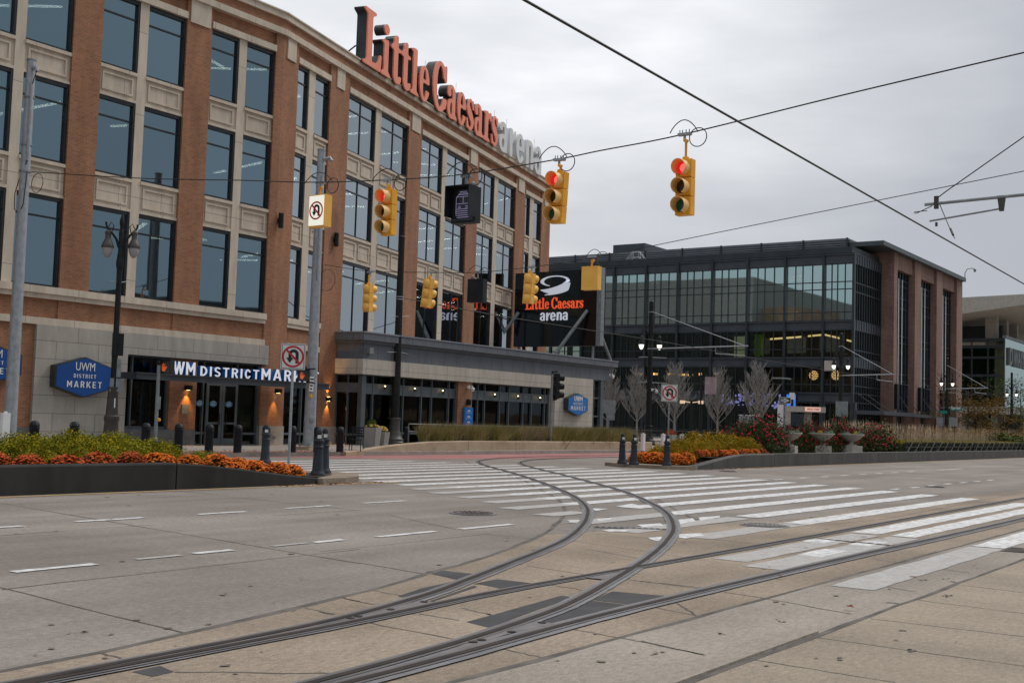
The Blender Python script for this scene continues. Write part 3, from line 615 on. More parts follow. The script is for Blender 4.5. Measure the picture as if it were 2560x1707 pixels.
GL.update({
 'cU': (.60, [('R',.0,.3,.16,1),('R',.42,.3,.58,1),('O',.29,.29,.29,.29,.16,.15,[(0,-1,-.3)])]),
 'cW': (.92, [('P',[(0,1),(.165,1),(.27,.35),(.385,1),(.515,1),(.63,.35),(.735,1),(.90,1),(.71,0),(.555,0),(.45,.58),(.345,0),(.19,0)])]),
 'cM': (.76, [('P',[(0,0),(0,1),(.15,1),(.37,.50),(.59,1),(.74,1),(.74,0),(.58,0),(.58,.60),(.43,.26),(.31,.26),(.16,.60),(.16,0)])]),
 'cD': (.62, [('R',.0,0,.16,1),('O',.18,.5,.42,.5,.16,.15,[(1,0,.16)]),('R',.14,0,.2,.15),('R',.14,.85,.2,1)]),
 'cI': (.18, [('R',.0,0,.16,1)]),
 'cS': (.56, [('O',.28,.725,.27,.275,.155,.145,[(-1,0,-.30)]),('O',.28,.725,.27,.275,.155,.145,[(0,1,.80)]),('O',.28,.275,.27,.275,.155,.145,[(1,0,.26)]),('O',.28,.275,.27,.275,.155,.145,[(0,-1,-.20)])]),
 'cT': (.60, [('R',.0,.855,.58,1),('R',.21,0,.37,.9)]),
 'cR': (.60, [('R',.0,0,.16,1),('O',.27,.715,.30,.285,.155,.14,[(1,0,.24)]),('R',.1,.43,.28,.57),('R',.1,.86,.28,1),('P',[(.24,.48),(.40,.50),(.60,0),(.42,0)])]),
 'cC': (.58, [('O',.29,.5,.28,.5,.16,.15,[(-1,0,-.30)]),('O',.29,.5,.28,.5,.16,.15,[(0,1,.68)]),('O',.29,.5,.28,.5,.16,.15,[(0,-1,-.32)])]),
 'cA': (.72, [('P',[(0,0),(.26,1),(.44,1),(.70,0),(.54,0),(.48,.22),(.22,.22),(.16,0)]),('-P',[(.255,.35),(.445,.35),(.35,.74)])]),
 'cK': (.66, [('R',.0,0,.16,1),('P',[(.14,.38),(.46,1),(.64,1),(.36,.55),(.65,0),(.47,0),(.27,.41),(.14,.22)])]),
 'cE': (.54, [('R',.0,0,.16,1),('R',.1,0,.52,.145),('R',.1,.855,.52,1),('R',.1,.43,.47,.57)]),
})
def caps(mb, body, x, z, w, h, depth, y, sp=.16):
    tot = sum(.3 if c == ' ' else GL['c'+c][0]+sp for c in body)-sp; k = w/tot; X = x-w/2
    for c in body:
        if c != ' ':
            vs, fs = outline_geo(glyph('c'+c), .5); mb.add([(X+a*k, y-(cc+.5)*depth, z+b*h) for a,b,cc in vs], fs)
        X += (.3 if c == ' ' else GL['c'+c][0]+sp)*k
_gc = {}
def glyph(ch):
    if ch not in _gc: _gc[ch] = raster(GL[ch][1], GL[ch][0], 1.0)
    return _gc[ch]
def outline_geo(loops, ext=.5, bevel=0):
    cu = bpy.data.curves.new('g', 'CURVE'); cu.dimensions = '2D'; cu.fill_mode = 'BOTH'; cu.extrude = ext; cu.bevel_depth = bevel; cu.bevel_resolution = 1
    for L_ in loops:
        sp_ = cu.splines.new('POLY'); sp_.points.add(len(L_)-1)
        for p_, q in zip(sp_.points, L_): p_.co = (q[0], q[1], 0, 1)
        sp_.use_cyclic_u = True
    return eval_curve(cu)
# ================================================================ ARENA BUILDING
AX, AY = 34.23, 36.2; AR = rad(14.7)
AO = (AX, AY)
arena = thing('arena_building', 'big four storey brick arena building with pale stone bands and rows of tall windows', 'building', (AX, AY, 0))
FR = Matrix.Rotation(AR,4,'Z')
ROWS = [(5.57,8.72),(9.93,12.78),(13.9,16.62)]
uL = lambda x,y: onY(x,y,AY).x-AX
bm_ = MB()   # brick wall with piers
st = MB()    # stone
PIERS_L = [(-26,-24),(-20,-18.8),(-15.0,-13.8),(-10.02,-8.85),(-5.1,-3.87),(-.43,.0)]
PIERS_R = [(0,1.23),(4.09,5.89),(12.46,14.08),(20.63,22.28),(28.88,30.75),(34.16,36.03)]
WIN_L = [(-18.8,-17.1),(-16.7,-15.0),(-13.8,-12.17),(-11.8,-10.02),(-8.85,-7.23),(-6.84,-5.1),(-3.87,-2.38),(-1.98,-.43)]
WIN_R = [(1.23,2.29),(2.83,4.09),(5.89,8.80),(9.39,12.46),(14.08,17.04),(17.66,20.63),(22.28,25.14),(25.79,28.88),(30.75,31.86),(32.62,34.16)]
for a,b in PIERS_L[:-1]: bm_.box(a,b,0,.55,4.5,17.45)
bm_.M = FR
for a,b in PIERS_R[1:-1]: bm_.box(a,b,0,.55,.15,17.45)
bm_.box(34.16,36.03,0,9,.15,17.45)
bm_.M = Matrix()
# corner pier follows the bend of the wall
c15 = FR @ Vector((1.23,0,0)); c15b = FR @ Vector((1.23,.55,0))
for z0,z1 in ((.95,17.45),): bm_.prism([(-.43,0),(0,0),(c15.x,c15.y),(c15b.x,c15b.y),(-.43,.55)], z0, z1)
for i in range(0,len(WIN_L),2):
    bm_.box(WIN_L[i][0],WIN_L[i+1][1],.12,.5,16.9,17.45)
bm_.box(-26,-20,.12,.5,5.2,17.45)
bm_.box(-26,-.43,.05,.5,4.5,5.16)
bm_.M = FR
for i in range(0,len(WIN_R),2): bm_.box(WIN_R[i][0],WIN_R[i+1][1],.12,.5,16.9,17.45); bm_.box(WIN_R[i][0],WIN_R[i+1][1],.14,.5,4.5,5.16)
for a,b in ((1.23,4.09),): bm_.box(a,b,.1,.5,3.6,4.26)
# parapet brick
bm_.box(.0,36.03,.02,.5,17.7,18.13)
bm_.M = Matrix(); bm_.box(-26,0.0,.02,.5,17.7,18.13)
bm_.build('wall', M['brick'], arena)
# stone bands, continuous round the bend
def band(mb, z0, z1, out, uend=36.15, ustart=-26, th=.3):
    t = math.tan(AR/2)*out
    i0 = FR @ Vector((uend,-out,0)); i1 = FR @ Vector((uend,th,0)); 
    mb.prism([(ustart,-out),(t,-out),(i0.x,i0.y),(i1.x,i1.y),(0,th),(ustart,th)], z0, z1)
cm = MB(); band(cm, 17.45, 17.70, .13); cm.build('cornice', M['stone'], arena)
cm = MB(); band(cm, 18.13, 18.38, .10); band(cm, 18.38, 18.44, .16); cm.build('parapet_cap', M['stone'], arena)
cm = MB()
for a,b in ((-26,-3.87+3.44),): cm.box(a,b,-.16,.2,5.33,5.57); cm.box(a,b,-.08,.2,5.16,5.33)
cm.build('ledge', M['stone'], arena)
cm = MB(FR); cm.box(1.23,4.09,-.02,.2,5.33,5.57); cm.box(1.23,4.09,.03,.2,5.16,5.33); cm.build('ledge', M['stone'], arena)
cm = MB(); cm.box(-26,-.43,-.1,.2,4.26,4.5); cm.M = FR; cm.box(1.3,4.05,-.02,.2,4.26,4.5); cm.build('stone_band', M['stone'], arena)
for fr, piers in ((Matrix(), [(-10.02,-8.85),(-5.1,-3.87),(-15,-13.8)]), (FR, [(.25,.95),(4.6,5.35),(12.75,13.8),(20.9,21.95),(29.3,30.4),(34.5,35.6)])):
    for a,b in piers:
        cm = MB(fr); k = (b-a); cm.box(a+.12*(k>1.1),b-.12*(k>1.1),-.05,.1,16.55,17.45); cm.build('capital_block', M['stone'], arena)
for fr, wins in ((Matrix(), WIN_L), (FR, WIN_R)):
    for i in range(0, len(wins), 2):
        (a,b),(c,d) = wins[i], wins[i+1]
        cm = MB(fr); cm.box(b,c,.06,.4,5.57 if a<4 else 5.3,16.64)
        for z in (7.1,8.72,9.93,11.3,12.78,13.9,15.3): pass
        cm.build('stone_mullion', M['stone'], arena)
        cm = MB(fr); cm.box(a,d,-.04,.4,16.64,16.9); cm.build('lintel', M['stone'], arena)
        for z0,z1 in ((8.72,9.93),(12.78,13.9)):
            for a_,b_ in ((a,b),(c,d)):
                cm = MB(fr); cm.box(a_,b_,.12,.4,z0,z1); cm.box(a_,b_,.02,.118,z1-.12,z1); cm.box(a_,b_,.06,.118,z0,z0+.1)
                n = 2 if (fr is FR and b_-a_ > 2) else 1; w = (b_-a_)/n
                for k in range(n):
                    p, q = a_+w*k+.14, a_+w*(k+1)-.14; zz0, zz1 = z0+.22, z1-.24
                    for x0,x1,y0,y1 in ((p,q,zz0,zz0+.07),(p,q,zz1-.07,zz1),(p,p+.07,zz0+.07,zz1-.07),(q-.07,q,zz0+.07,zz1-.07)): cm.box(x0,x1,.07,.119,y0,y1)
                cm.build('spandrel_panel', M['stone'], arena)
        for ri,(z0,z1) in enumerate(ROWS):
            for a_,b_ in ((a,b),(c,d)):
                zz0 = z0
                if fr is FR and ri == 0 and a_ > 5: zz0 = 5.2
                w = MB(fr)
                w.box(a_,a_+.045,.13,.42,zz0,z1); w.box(b_-.085,b_,.08,.42,zz0,z1); w.box(a_+.045,b_-.085,.12,.42,zz0,zz0+.09); w.box(a_+.045,b_-.085,.10,.42,z1-.13,z1)
                w.box(a_+.045,b_-.085,.15,.25,z1-.75,z1-.69)
                if fr is FR and b_-a_ > 2: w.box((a_+b_)/2-.025,(a_+b_)/2+.025,.152,.25,zz0+.09,z1-.13)
                fo = w.build('window', M['frame'], arena)
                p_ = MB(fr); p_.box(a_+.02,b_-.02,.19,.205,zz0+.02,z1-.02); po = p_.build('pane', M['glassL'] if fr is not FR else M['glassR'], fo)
# interior: floors, back wall, strip lights
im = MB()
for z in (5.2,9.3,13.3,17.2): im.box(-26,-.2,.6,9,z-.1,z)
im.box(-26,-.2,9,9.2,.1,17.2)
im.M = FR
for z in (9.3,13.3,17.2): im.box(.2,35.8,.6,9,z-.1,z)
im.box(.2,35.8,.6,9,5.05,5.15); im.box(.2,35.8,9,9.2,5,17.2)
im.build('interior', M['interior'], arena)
R = random.Random(21)
def strip(fr, u0, v0, u1, v1, z, w=.075):
    p = MB(fr); d = Vector((u1-u0, v1-v0, 0)); n = Vector((-d.y,d.x,0)).normalized()*w; a = Vector((u0,v0,z)); 
    p.prism([(u0+n.x,v0+n.y),(u1+n.x,v1+n.y),(u1-n.x,v1-n.y),(u0-n.x,v0-n.y)], z-.05, z); p.build('strip_light', M['striplight'], arena)
for zc in (8.95, 12.95, 16.85):
    for k in range(6):
        u = -19+3.4*k+R.uniform(-.4,.4); strip(Matrix(), u, R.uniform(1.2,3), u+R.uniform(-1.5,2.2), R.uniform(3,6.5), zc-.3)
    for k in range(9):
        u = 2+3.7*k+R.uniform(-.5,.5); strip(FR, u, R.uniform(1,2.5), u+R.uniform(-1.2,2), R.uniform(3,6), zc-.3)
# roof slab and far side
rm = MB(); i0 = FR @ Vector((36.0,.5,0)); i1 = FR @ Vector((36.0,9,0)); i2 = FR@Vector((0,9,0))
rm.prism([(-26,.5),(0,.5),(i0.x,i0.y),(i1.x,i1.y),(-2,9.5),(-26,9.5)], 17.85, 17.95); rm.box(-26,20,9.3,9.5,.2,17.9); rm.build('roof', M['granite'], arena)
bk = MB(); bk.box(-26,30,42,160,.1,26.5); bk.build('arena_bowl', M['granite'], arena)
bk = MB(FR); bk.box(27,36.0,9,110,.1,17.6); bk.box(24,35.9,27,110,17.6,21.5); bk.build('side_wing', nmat('dark_side_wing',(.10,.065,.045),(.15,.10,.07),.4,.9), arena)
for k in range(14):
    for z in (1,5.6,9.9,13.9): b = MB(FR); b.box(36.0,36.06,11+7*k,15.4+7*k,z,z+2.6); b.build('side_window', M['stone'] if z == 13.9 else M['frame'], arena)
# ---- ground floor, left face
q = lambda x,y: uL(x,y)
s0, s1 = q(83,900), q(309,1000)
gm = MB(); gm.box(-26,s0,0,.5,.75,4.26); gm.build('wall', M['brick'], arena)
gm = MB(); gm.box(-26,s0,-.03,.5,.1,.75); gm.build('plinth', M['granite'], arena)
gm = MB(); gm.box(s0,s1,-.12,.5,.1,4.26); e1 = q(666,900); gm.box(s1,e1,-.12,.5,3.47,4.26); gm.build('stone_cladding', M['stone2'], arena)
b0, b1, b2 = q(423,1000), q(491,1000), q(650,1000)
gm = MB(); gm.box(b0,b1,.02,.5,.75,3.47); gm.build('wall', M['brick'], arena)
gm = MB(); gm.box(b2,-.43,.02,.5,.95,4.26); gm.box(e1,-.43,0,.5,3.5,4.26); gm.build('wall', M['brick'], arena)
gm = MB(); gm.box(s1,b1-.02,-.05,.5,.1,.75); gm.build('plinth', M['granite'], arena)
gm = MB(); gm.box(b2,-.43,-.04,.5,.1,.95); cc1 = FR@Vector((1.26,-.04,0)); cc2 = FR@Vector((1.26,.5,0)); gm.prism([(-.43,-.04),(0.005,-.04),(cc1.x,cc1.y),(cc2.x,cc2.y),(-.43,.5)], .1, .95)
gm.build('plinth', M['lgranite'], arena)
gm = MB(FR); gm.box(4.06,5.92,-.04,.5,.1,.95); gm.build('plinth', M['lgranite'], arena)
def shop(fr, u0, u1, z0, z1, cols, rows, name='shop_window', y=.12, par=None, th=.06, panel=None):
    w = MB(fr); us = [u0]+cols+[u1]
    for u in us: w.box(u-th/2,u+th/2,y,y+.16,z0,z1)
    for z in [z0]+rows+[z1]: w.box(u0+th/2,u1-th/2,y+.01,y+.15,z-.045,z+.045)
    if panel: w.box(u0,u1,y+.02,y+.1,panel[0],panel[1])
    o = w.build(name, M['gframe'] if y < .5 else M['gframe'], par or arena)
    p_ = MB(fr); p_.box(u0,u1,y+.12,y+.135,z0,z1); p_.build('pane', M['shopglass'], o)
    return o
shop(Matrix(), s1+.02, b0-.02, .8, 3.45, [q(332,1000)], [2.72])
dw = shop(Matrix(), b1+.03, b2-.03, .15, 3.45, [q(513,1000),q(596,1000)], [2.72,.62])
# double door
dx0, dx1 = q(516,1060), q(594,1060); xm = (dx0+dx1)/2
for a,b in ((dx0,xm-.01),(xm+.01,dx1)):
    d = MB(); d.box(a,a+.12,.06,.13,.17,2.62); d.box(b-.12,b,.06,.13,.17,2.62); d.box(a+.12,b-.12,.06,.13,.17,.42); d.box(a+.12,b-.12,.06,.13,2.5,2.62); d.box(a+.12,b-.12,.065,.125,.98,1.06)
    do = d.build('door', M['gframe'], arena)
    p_ = MB(); p_.box(a+.12,b-.12,.09,.1,.42,2.5); p_.build('pane', M['shopglass'], do)
    hx = b-.16 if b < xm+.1 and a < xm-.5 else a+.16
    h_ = MB(); h_.tube([(hx,.0,.95),(hx,-.02,1.0),(hx,-.02,1.35),(hx,0,1.4)], .018, 6); h_.tube([(hx,.08,1.02),(hx,-.02,1.02)], .012, 6); h_.tube([(hx,.08,1.33),(hx,-.02,1.33)], .012, 6); h_.build('handle', M['black'], do)
shop(FR, 1.28, 4.05, .15, 3.6, [2.9], [2.85,.62])
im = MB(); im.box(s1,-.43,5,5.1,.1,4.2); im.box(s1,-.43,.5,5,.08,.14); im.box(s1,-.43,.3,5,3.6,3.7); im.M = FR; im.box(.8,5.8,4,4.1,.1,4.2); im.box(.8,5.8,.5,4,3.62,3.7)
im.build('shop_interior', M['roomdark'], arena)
cu_ = MB(); R = random.Random(3)
u = q(602,1060)
while u < q(645,1060): cu_.box(u,u+.05,.5+R.uniform(0,.05),.56+R.uniform(0,.05),.3,3.3); u += .075
cu_.build('curtain', nmat('curtain', (.33,.42,.36),(.42,.52,.45),3,.9), arena)
# security lights on the piers
for px_,py_ in ((711,562),):
    u = onP(px_,py_,AO,AR)
for u,z,fr in ((-.12+.25,9.55,Matrix()),(4.95,9.5,FR)):
    w = MB(fr); w.lathe([(.0,-.32),(.11,-.31),(.11,.31),(0,.32)], (u,-.14,z), 10); w.box(u-.04,u+.04,-.1,.02,z-.1,z+.1); w.build('wall_lamp', M['black'], arena)
def wall_lamp(fr, u, z, y, updown=False):
    w = MB(fr); w.box(u-.13,u+.13,y-.17,y,z-.09,z+.09); o = w.build('wall_lamp', M['black'], arena)
    for s in ((-1,1) if updown else (-1,)):
        b = MB(fr); b.box(u-.05,u+.05,y-.13,y-.03,z+s*.094-.002,z+s*.094+.002); b.build('bulb', M['spotwarm'], o)
        ld = bpy.data.lights.new('wall_lamp_light','SPOT'); ld.energy = 60; ld.color = (1,.50,.10); ld.spot_size = rad(72); ld.spot_blend = .7; ld.shadow_soft_size = .02
        lo_ = bpy.data.objects.new('wall_lamp_light', ld); COL.objects.link(lo_); lo_.parent = arena
        P = fr @ Vector((u,y-.1,z+s*.12)); lo_.location = P; lo_.rotation_euler = (0 if s < 0 else math.pi, 0, 0)
wall_lamp(Matrix(), q(467,981), 2.36, .0); wall_lamp(Matrix(), q(692,987), 2.42, .0)
wall_lamp(FR, 4.95, 2.2, -.0, True)
b = MB(); u = q(461,1038); b.box(u-.15,u+.15,-.02,.02,1.35,1.72); b.build('wall_plate', M['galvd'], arena)
b = MB(); u = q(683,1094); b.M = T((u,-.04,.52),0,math.pi/2); b.lathe([(.13,0),(.13,.03),(.07,.05),(.07,.09),(0,.1)], (0,0,0), 14); b.build('pipe_outlet', M['lgranite'], arena)
# entrance canopy and its letters
cy_ = -1.25; cY = AY+cy_
cu0, cu1 = onY(340,945,cY).x-AX, onY(823,965,cY).x-AX
cz1 = onY(700,952,cY).z; cz0 = onY(700,967,cY).z
print('canopy', cu0, cu1, cz0, cz1)
can = thing('entrance_canopy', 'dark steel canopy beam over the shop doors, carrying the raised white shop letters', 'canopy', (AX,AY,0))
b = MB(); b.box(cu0,cu1,cy_,cy_+.12,cz0,cz1); b.box(cu0,cu1,cy_-.04,cy_,cz1-.04,cz1); b.box(cu0,cu1,cy_-.04,cy_,cz0,cz0+.04)
b.box(cu0,cu0+.12,cy_+.12,-.14,cz0,cz1); b.box(cu1-.12,cu1,cy_+.12,-.03,cz0,cz1); b.box(cu0+.12,cu1-.12,cy_+.12,-.13,cz0+.1,cz0+.14); b.build('frame', M['gframe_d'], can)
ln = [('UWM', 412, 490, .0, 1.3), ('DISTRICT', 503, 650, .0, 1), ('MARKET', 656, 799, .0, 1.22)]
for w_, p0, p1, dz, hs in ln:
    a, b_ = onY(p0,920,cY).x-AX, onY(p1,930,cY).x-AX
    hh = .37*hs
    side = MB(); fc = MB(); 
    caps(side, w_, (a+b_)/2, cz1+.01, b_-a, hh, .2, cy_+.24, .1 if w_=='UWM' else .22)
    caps(fc, w_, (a+b_)/2, cz1+.01, b_-a, hh, .012, cy_+.038, .1 if w_=='UWM' else .22)
    o = side.build('letters', M['lblue'], can); fc.build('letter_faces', mat('letter_face_'+w_.lower(), (.75,.76,.78), .4, emit=(.8,.84,.95), es=.25), o)
for px_ in (390,561,745):
    u = onY(px_,960,AY-.7).x-AX; b = MB(); b.lathe([(.06,0),(.07,.03)], (u,-.7,cz0+.06), 10); b.build('downlight', M['spotwarm'], can)
# menu box sign stickers on doors, notices
dec = MB()
def hexa(mb, cx, cz, w, h, y0, y1, F=None, k=.47):
    P = [(cx-w/2,cz-h*k*.5),(cx,cz-h/2),(cx+w/2,cz-h*k*.5),(cx+w/2,cz+h*k*.5),(cx,cz+h/2),(cx-w/2,cz+h*k*.5)]
    mb.prism(P, y0, y1, lambda x,y,z: (x,z,y))
for px_ in (500,534.5,573.5):
    u = q(px_,1027); st_ = MB(); hexa(st_, u, 1.78, .36, .27, .048, .054); so_ = st_.build('door_sticker', nmat('sticker_blue',(.03,.16,.36),(.04,.2,.42),4,.4), arena)
    tx = MB(); text(tx,'UWM',u,1.83,.16,.06,.004,.047,0); text(tx,'DISTRICT',u,1.77,.2,.035,.004,.047,.02); text(tx,'MARKET',u,1.71,.24,.05,.004,.047,0); tx.build('sticker_text', M['signwhite'], so_)
# ================================================================ ROOFTOP SIGN
def roofsign():
    base = thing('rooftop_sign', 'huge coral red and white channel letters standing along the arena roof edge', 'rooftop sign', (AX,AY,0))
    v = -.22
    p0 = (AX+v*-math.sin(AR), AY+v*math.cos(AR))
    sA, _ = onP(905,150,p0,AR); sB, _ = onP(1240,372,p0,AR); z0 = 18.30; hL = (onP(925,30,p0,AR)[1]-z0)*1.0
    sC, _ = onP(1357,446,p0,AR)
    print('sign', sA, sB, sC, z0, hL)
    words = [('L',1.0,-.0)]+[(c,1,0) for c in 'ittle']+[(' ',1,0)]+[(c,1,0) for c in 'Caesars']
    tot = sum((.30 if c == ' ' else GL[c][0]+.02) for c,_,_ in words)
    k = (sB-sA)/tot; x = sA; sz = hL
    Fm = FR @ T((0,v,0)) @ RX90
    for c,_,_ in words:
        if c == ' ': x += .12*k; continue
        L_ = glyph(c); hk = sz*(1.04 if c == 'L' else 1.02 if c == 'C' else .92 if c == 'l' else 1.06)
        xm = k/.92
        vs, fs = outline_geo([[(a,b) for a,b in q_] for q_ in L_], .5, 0)
        m = MB(Fm); m.add([(x+a*k*1.03, z0+b*hk, (-cc-.5)*.52-.02) for a,b,cc in vs], fs); lo_ = m.build('letter', M['signside'], base)
        m = MB(Fm); vs, fs = outline_geo(L_, .5, .0); m.add([(x+a*k*1.03, z0+b*hk, cc*.08+.03) for a,b,cc in vs], fs); m.build('letter_face', M['orange'], lo_)
        x += (GL[c][0]+.04)*k
    # white word
    tot = sum(GL[c][0]+.05 for c in 'ARQNA'); k = (sC-sB-.5)/tot; x = sB+.35
    for c in 'ARQNA':
        L_ = glyph(c); hk = sz*1.06
        vs, fs = outline_geo(L_, .5, 0)
        m = MB(Fm); m.add([(x+a*k, z0+b*hk, (-cc-.5)*1.0-.02) for a,b,cc in vs], fs); lo_ = m.build('letter', M['arenawhite'], base)
        m = MB(Fm); m.add([(x+a*k, z0+b*hk, cc*.06+.02) for a,b,cc in vs], fs); m.build('letter_face', M['white'], lo_)
        x += (GL[c][0]+.05)*k
    f = MB(FR)
    for i in range(1,14):
        s_ = sA+(sC-sA)*(i+.3)/14; f.tube([(s_,v+.6,17.9),(s_,v+.6,z0+1.2)], .05, 6); f.tube([(s_-.6,v+2.4,17.9),(s_,v+.7,z0+1.0)], .04, 6)
    f.tube([(sA,v+.75,z0+.5),(sC,v+.75,z0+.5)], .05, 6)
    f.tube([(sA-.35,v+1.2,18.3),(sA+.25,v+.5,z0+.9)], .04, 6)
    for s_ in (sA+.9, sA+4.6, sA+8.2, sA+12.5, sB+.8, sB+3, sC-.6): f.tube([(s_,v+.5,z0),(s_,v+.5,z0+hL*(1.12 if s_<sA+1 else .98))], .008, 4)
    f.build('support_frame', M['black'], base)
roofsign()
# ================================================================ MARKET PAVILION (low wing)
WY = 36.3
pav = thing('market_pavilion', 'low grey metal and stone shop wing in front of the arena, long dark shop windows', 'building', (40.05,WY,0))
X0 = 40.05
w_ = lambda px_, py_=1000: onY(px_,py_,WY).x-X0
e1 = 63.0-X0
def ringbox(mb, out, z0, z1, u1=None, depth=9):
    u1 = e1 if u1 is None else u1
    mb.prism([(-out,-out),(u1+out,-out),(u1+out,depth),(-.33-out*.9,depth),(-.33-out,1.3)], z0, z1)
b = MB(); ringbox(b,.0,4.09,4.82,e1-.45); ringbox(b,.10,4.82,4.95,e1-.3); ringbox(b,.22,4.95,5.28,e1-.15); b.build('metal_fascia', M['metal_panel'], pav)
b = MB(); ringbox(b,.25,5.281,5.34,e1-.15); b.build('roof_coping', nmat('coping',(.20,.215,.235),(.26,.275,.3),2,.5), pav)
s_a, s_b = w_(1383,1000), w_(1478,1000)
b = MB(); b.prism([(-.12,-.12),(s_b,-.12),(s_b,.3),(.1,.3),(-.1,1.3),(-.45,1.3)], 3.39, 4.088); b.box(s_a,s_b,-.12,.4,.1,3.39); b.box(s_a-.25,s_a,-.02,.4,.1,3.39); b.build('stone_cladding', stone('pale_stone',(.50,.45,.385),(.26,.235,.20),1.5,.52,.0,.05), pav)
p0_, p1_ = w_(1144,1000), w_(1179,1000)
b = MB(); b.box(p0_,p1_,-.02,.4,.1,3.388); b.build('wall', M['brick'], pav)
tr = (2.56,2.95)
def cols(l): return [w_(x) for x in l]
shop(Matrix(), w_(912)+.15, p0_-.02, .15, 3.38, cols((937,1013,1058.6,1084,1127)), [2.95,2.55,.72], par=pav, panel=tr)
shop(Matrix(), p1_+.02, s_a-.27, .15, 3.38, cols((1199.4,1216.6,1254.5,1277,1313,1334,1367)), [2.95,2.55,.72], par=pav, panel=tr)
shop(Matrix(), s_b+.02, w_(1504), .15, 4.08, [w_(1489)], [3.0,1.9], par=pav)
b = MB(); b.box(.0,.28,.0,.25,.15,3.38); b.build('corner_post', M['gframe'], pav)
b = MB(); b.box(w_(1502),w_(1510),.02,.3,.15,4.08); b.build('corner_post', M['gframe'], pav)
FL = T((-.33,1.35,0),0) @ Matrix.Rotation(math.atan2(-1.35,.33),4,'Z')
shop(FL, .0, 1.25, .15, 3.38, [.62], [2.95,2.6,.62], par=pav, y=.05, panel=(2.6,2.95))
b = MB(); b.box(.2,e1-.6,6,6.1,.1,5); b.box(.3,e1-.6,.45,6,3.4,3.5); b.box(.3,e1-.6,.4,6,.1,.14); b.box(s_b-.2,s_b,.4,6,.1,4); b.build('interior', M['roomdark'], pav)
b = MB(); b.box(.45,.95,.5,.6,.2,3.3); b.build('curtain', bpy.data.materials['curtain'], pav)
for px_,z in ((961,2.80),(1036,2.78),(1106,2.76),(1236,2.74),(1294.6,2.72),(1350,2.7)):
    u = w_(px_,980); b = MB(); b.lathe([(.0,-.07),(.09,-.07),(.09,.06),(.03,.09),(0,.09)], (u,-.06,z), 10); o = b.build('shop_lamp', M['bronze'], pav)
    b = MB(); b.lathe([(.035,0),(.025,.03)], (u,-.03,z+.095), 10); b.build('bulb', M['spotwarm'], o)
b = MB(); u = w_(919,878); b.box(u-.12,u+.16,-.24,-.01,4.35,4.62); b.build('floodlight', M['galvd'], pav)
def camera_fix(loc, label, parent=None, rz=0):
    t = thing('security_camera', label, 'security camera', loc, rz)
    b = MB(); b.box(-.06,.06,-.12,0,-.05,.1); b.tube([(0,-.1,.05),(0,-.32,.07),(0,-.34,-.02)], .025, 6); b.build('bracket', M['white'], t)
    b = MB(); b.lathe([(.0,-.16),(.07,-.13),(.10,-.05),(.11,0),(.07,.06),(0,.07)], (0,-.34,-.06), 12); b.build('dome', M['white'], t)
    return t
camera_fix((X0+w_(1168,965),WY-.02,3.1), 'white dome camera high on the brick pier of the shop wing')
camera_fix((62.45,WY+.1,4.45), 'white dome camera under the far right corner of the grey shop wing roof')
# blue pylon directory board on the brick pier
t = thing('directory_sign', 'tall narrow blue board of white lines on the brick pier, dark lamp above it', 'sign', (X0+w_(1167,1000),WY-.08,0))
b = MB(); b.box(-.36,.36,-.08,.02,.35,2.08); b.build('board', M['lblue'], t)
R = random.Random(5); b = MB()
for i in range(6):
    z = 1.88-.29*i; wds = ['NU','YARN','ART','SHOP','HOURS','MENU']
    b.box(-.11,.11,-.085,-.081,z,z+.05); b.box(-.09,.1,-.085,-.081,z+.065,z+.075)
    for k in range(5): x = -.2+.09*k; b.box(x,x+.06,-.085,-.081,z-.07,z-.05)
b.build('lettering', M['signwhite'], t)
b = MB(); b.lathe([(.1,0),(.12,.06),(.12,.28),(.08,.32)], (0,-.06,2.2), 12); b.build('lamp', M['black'], t)
# hexagon market signs
def hexsign(loc, w, h, label, rz=0, k=.52, fm='blue', q_=1):
    t = thing('market_sign', label, 'sign', loc, rz)
    b = MB(); hexa(b,0,0,w,h,-.16,.14,k=k); b.build('casing', M['signside'], t)
    b = MB(); hexa(b,0,0,w*.955,h*.94,-.172,-.16,k=k); fo = b.build('face', M[fm], t)
    b = MB(); (caps(b,'UWM',0,h*.15,w*.42,h*.22,.012,-.174,.02) if q_ > 1 else text(b,'UWM',0,h*.16,w*.33,h*.2,.012,-.174,0)); caps(b,'DISTRICT',0,-h*.02,w*.385*q_,h*.095*q_,.012,-.174,.3); caps(b,'MARKET',0,-h*.255,w*.6*q_,h*.155*q_,.012,-.174,.3); b.build('lettering', M['signwhite'], t)
    return t
pL = onY(206,943,AY-.3)
hexsign((pL.x,AY-.27,pL.z), 2.45*.95, 1.42, 'blue hexagon shop sign with white letters on the grey stone wall at left')
pL2 = onY(-26,910,AY-.15)
hexsign((pL2.x-.05,AY-.16,pL2.z+.02), 2.2, 1.3, 'blue hexagon shop sign cut by the left edge behind the steel pole')
pR = onY(1439,1011,WY-.3)
hexsign((pR.x+.05,WY-.28,pR.z), 2.2, 1.32, 'bright blue hexagon sign on the pale stone of the low shop wing', k=.52, fm='lblue', q_=1.22)
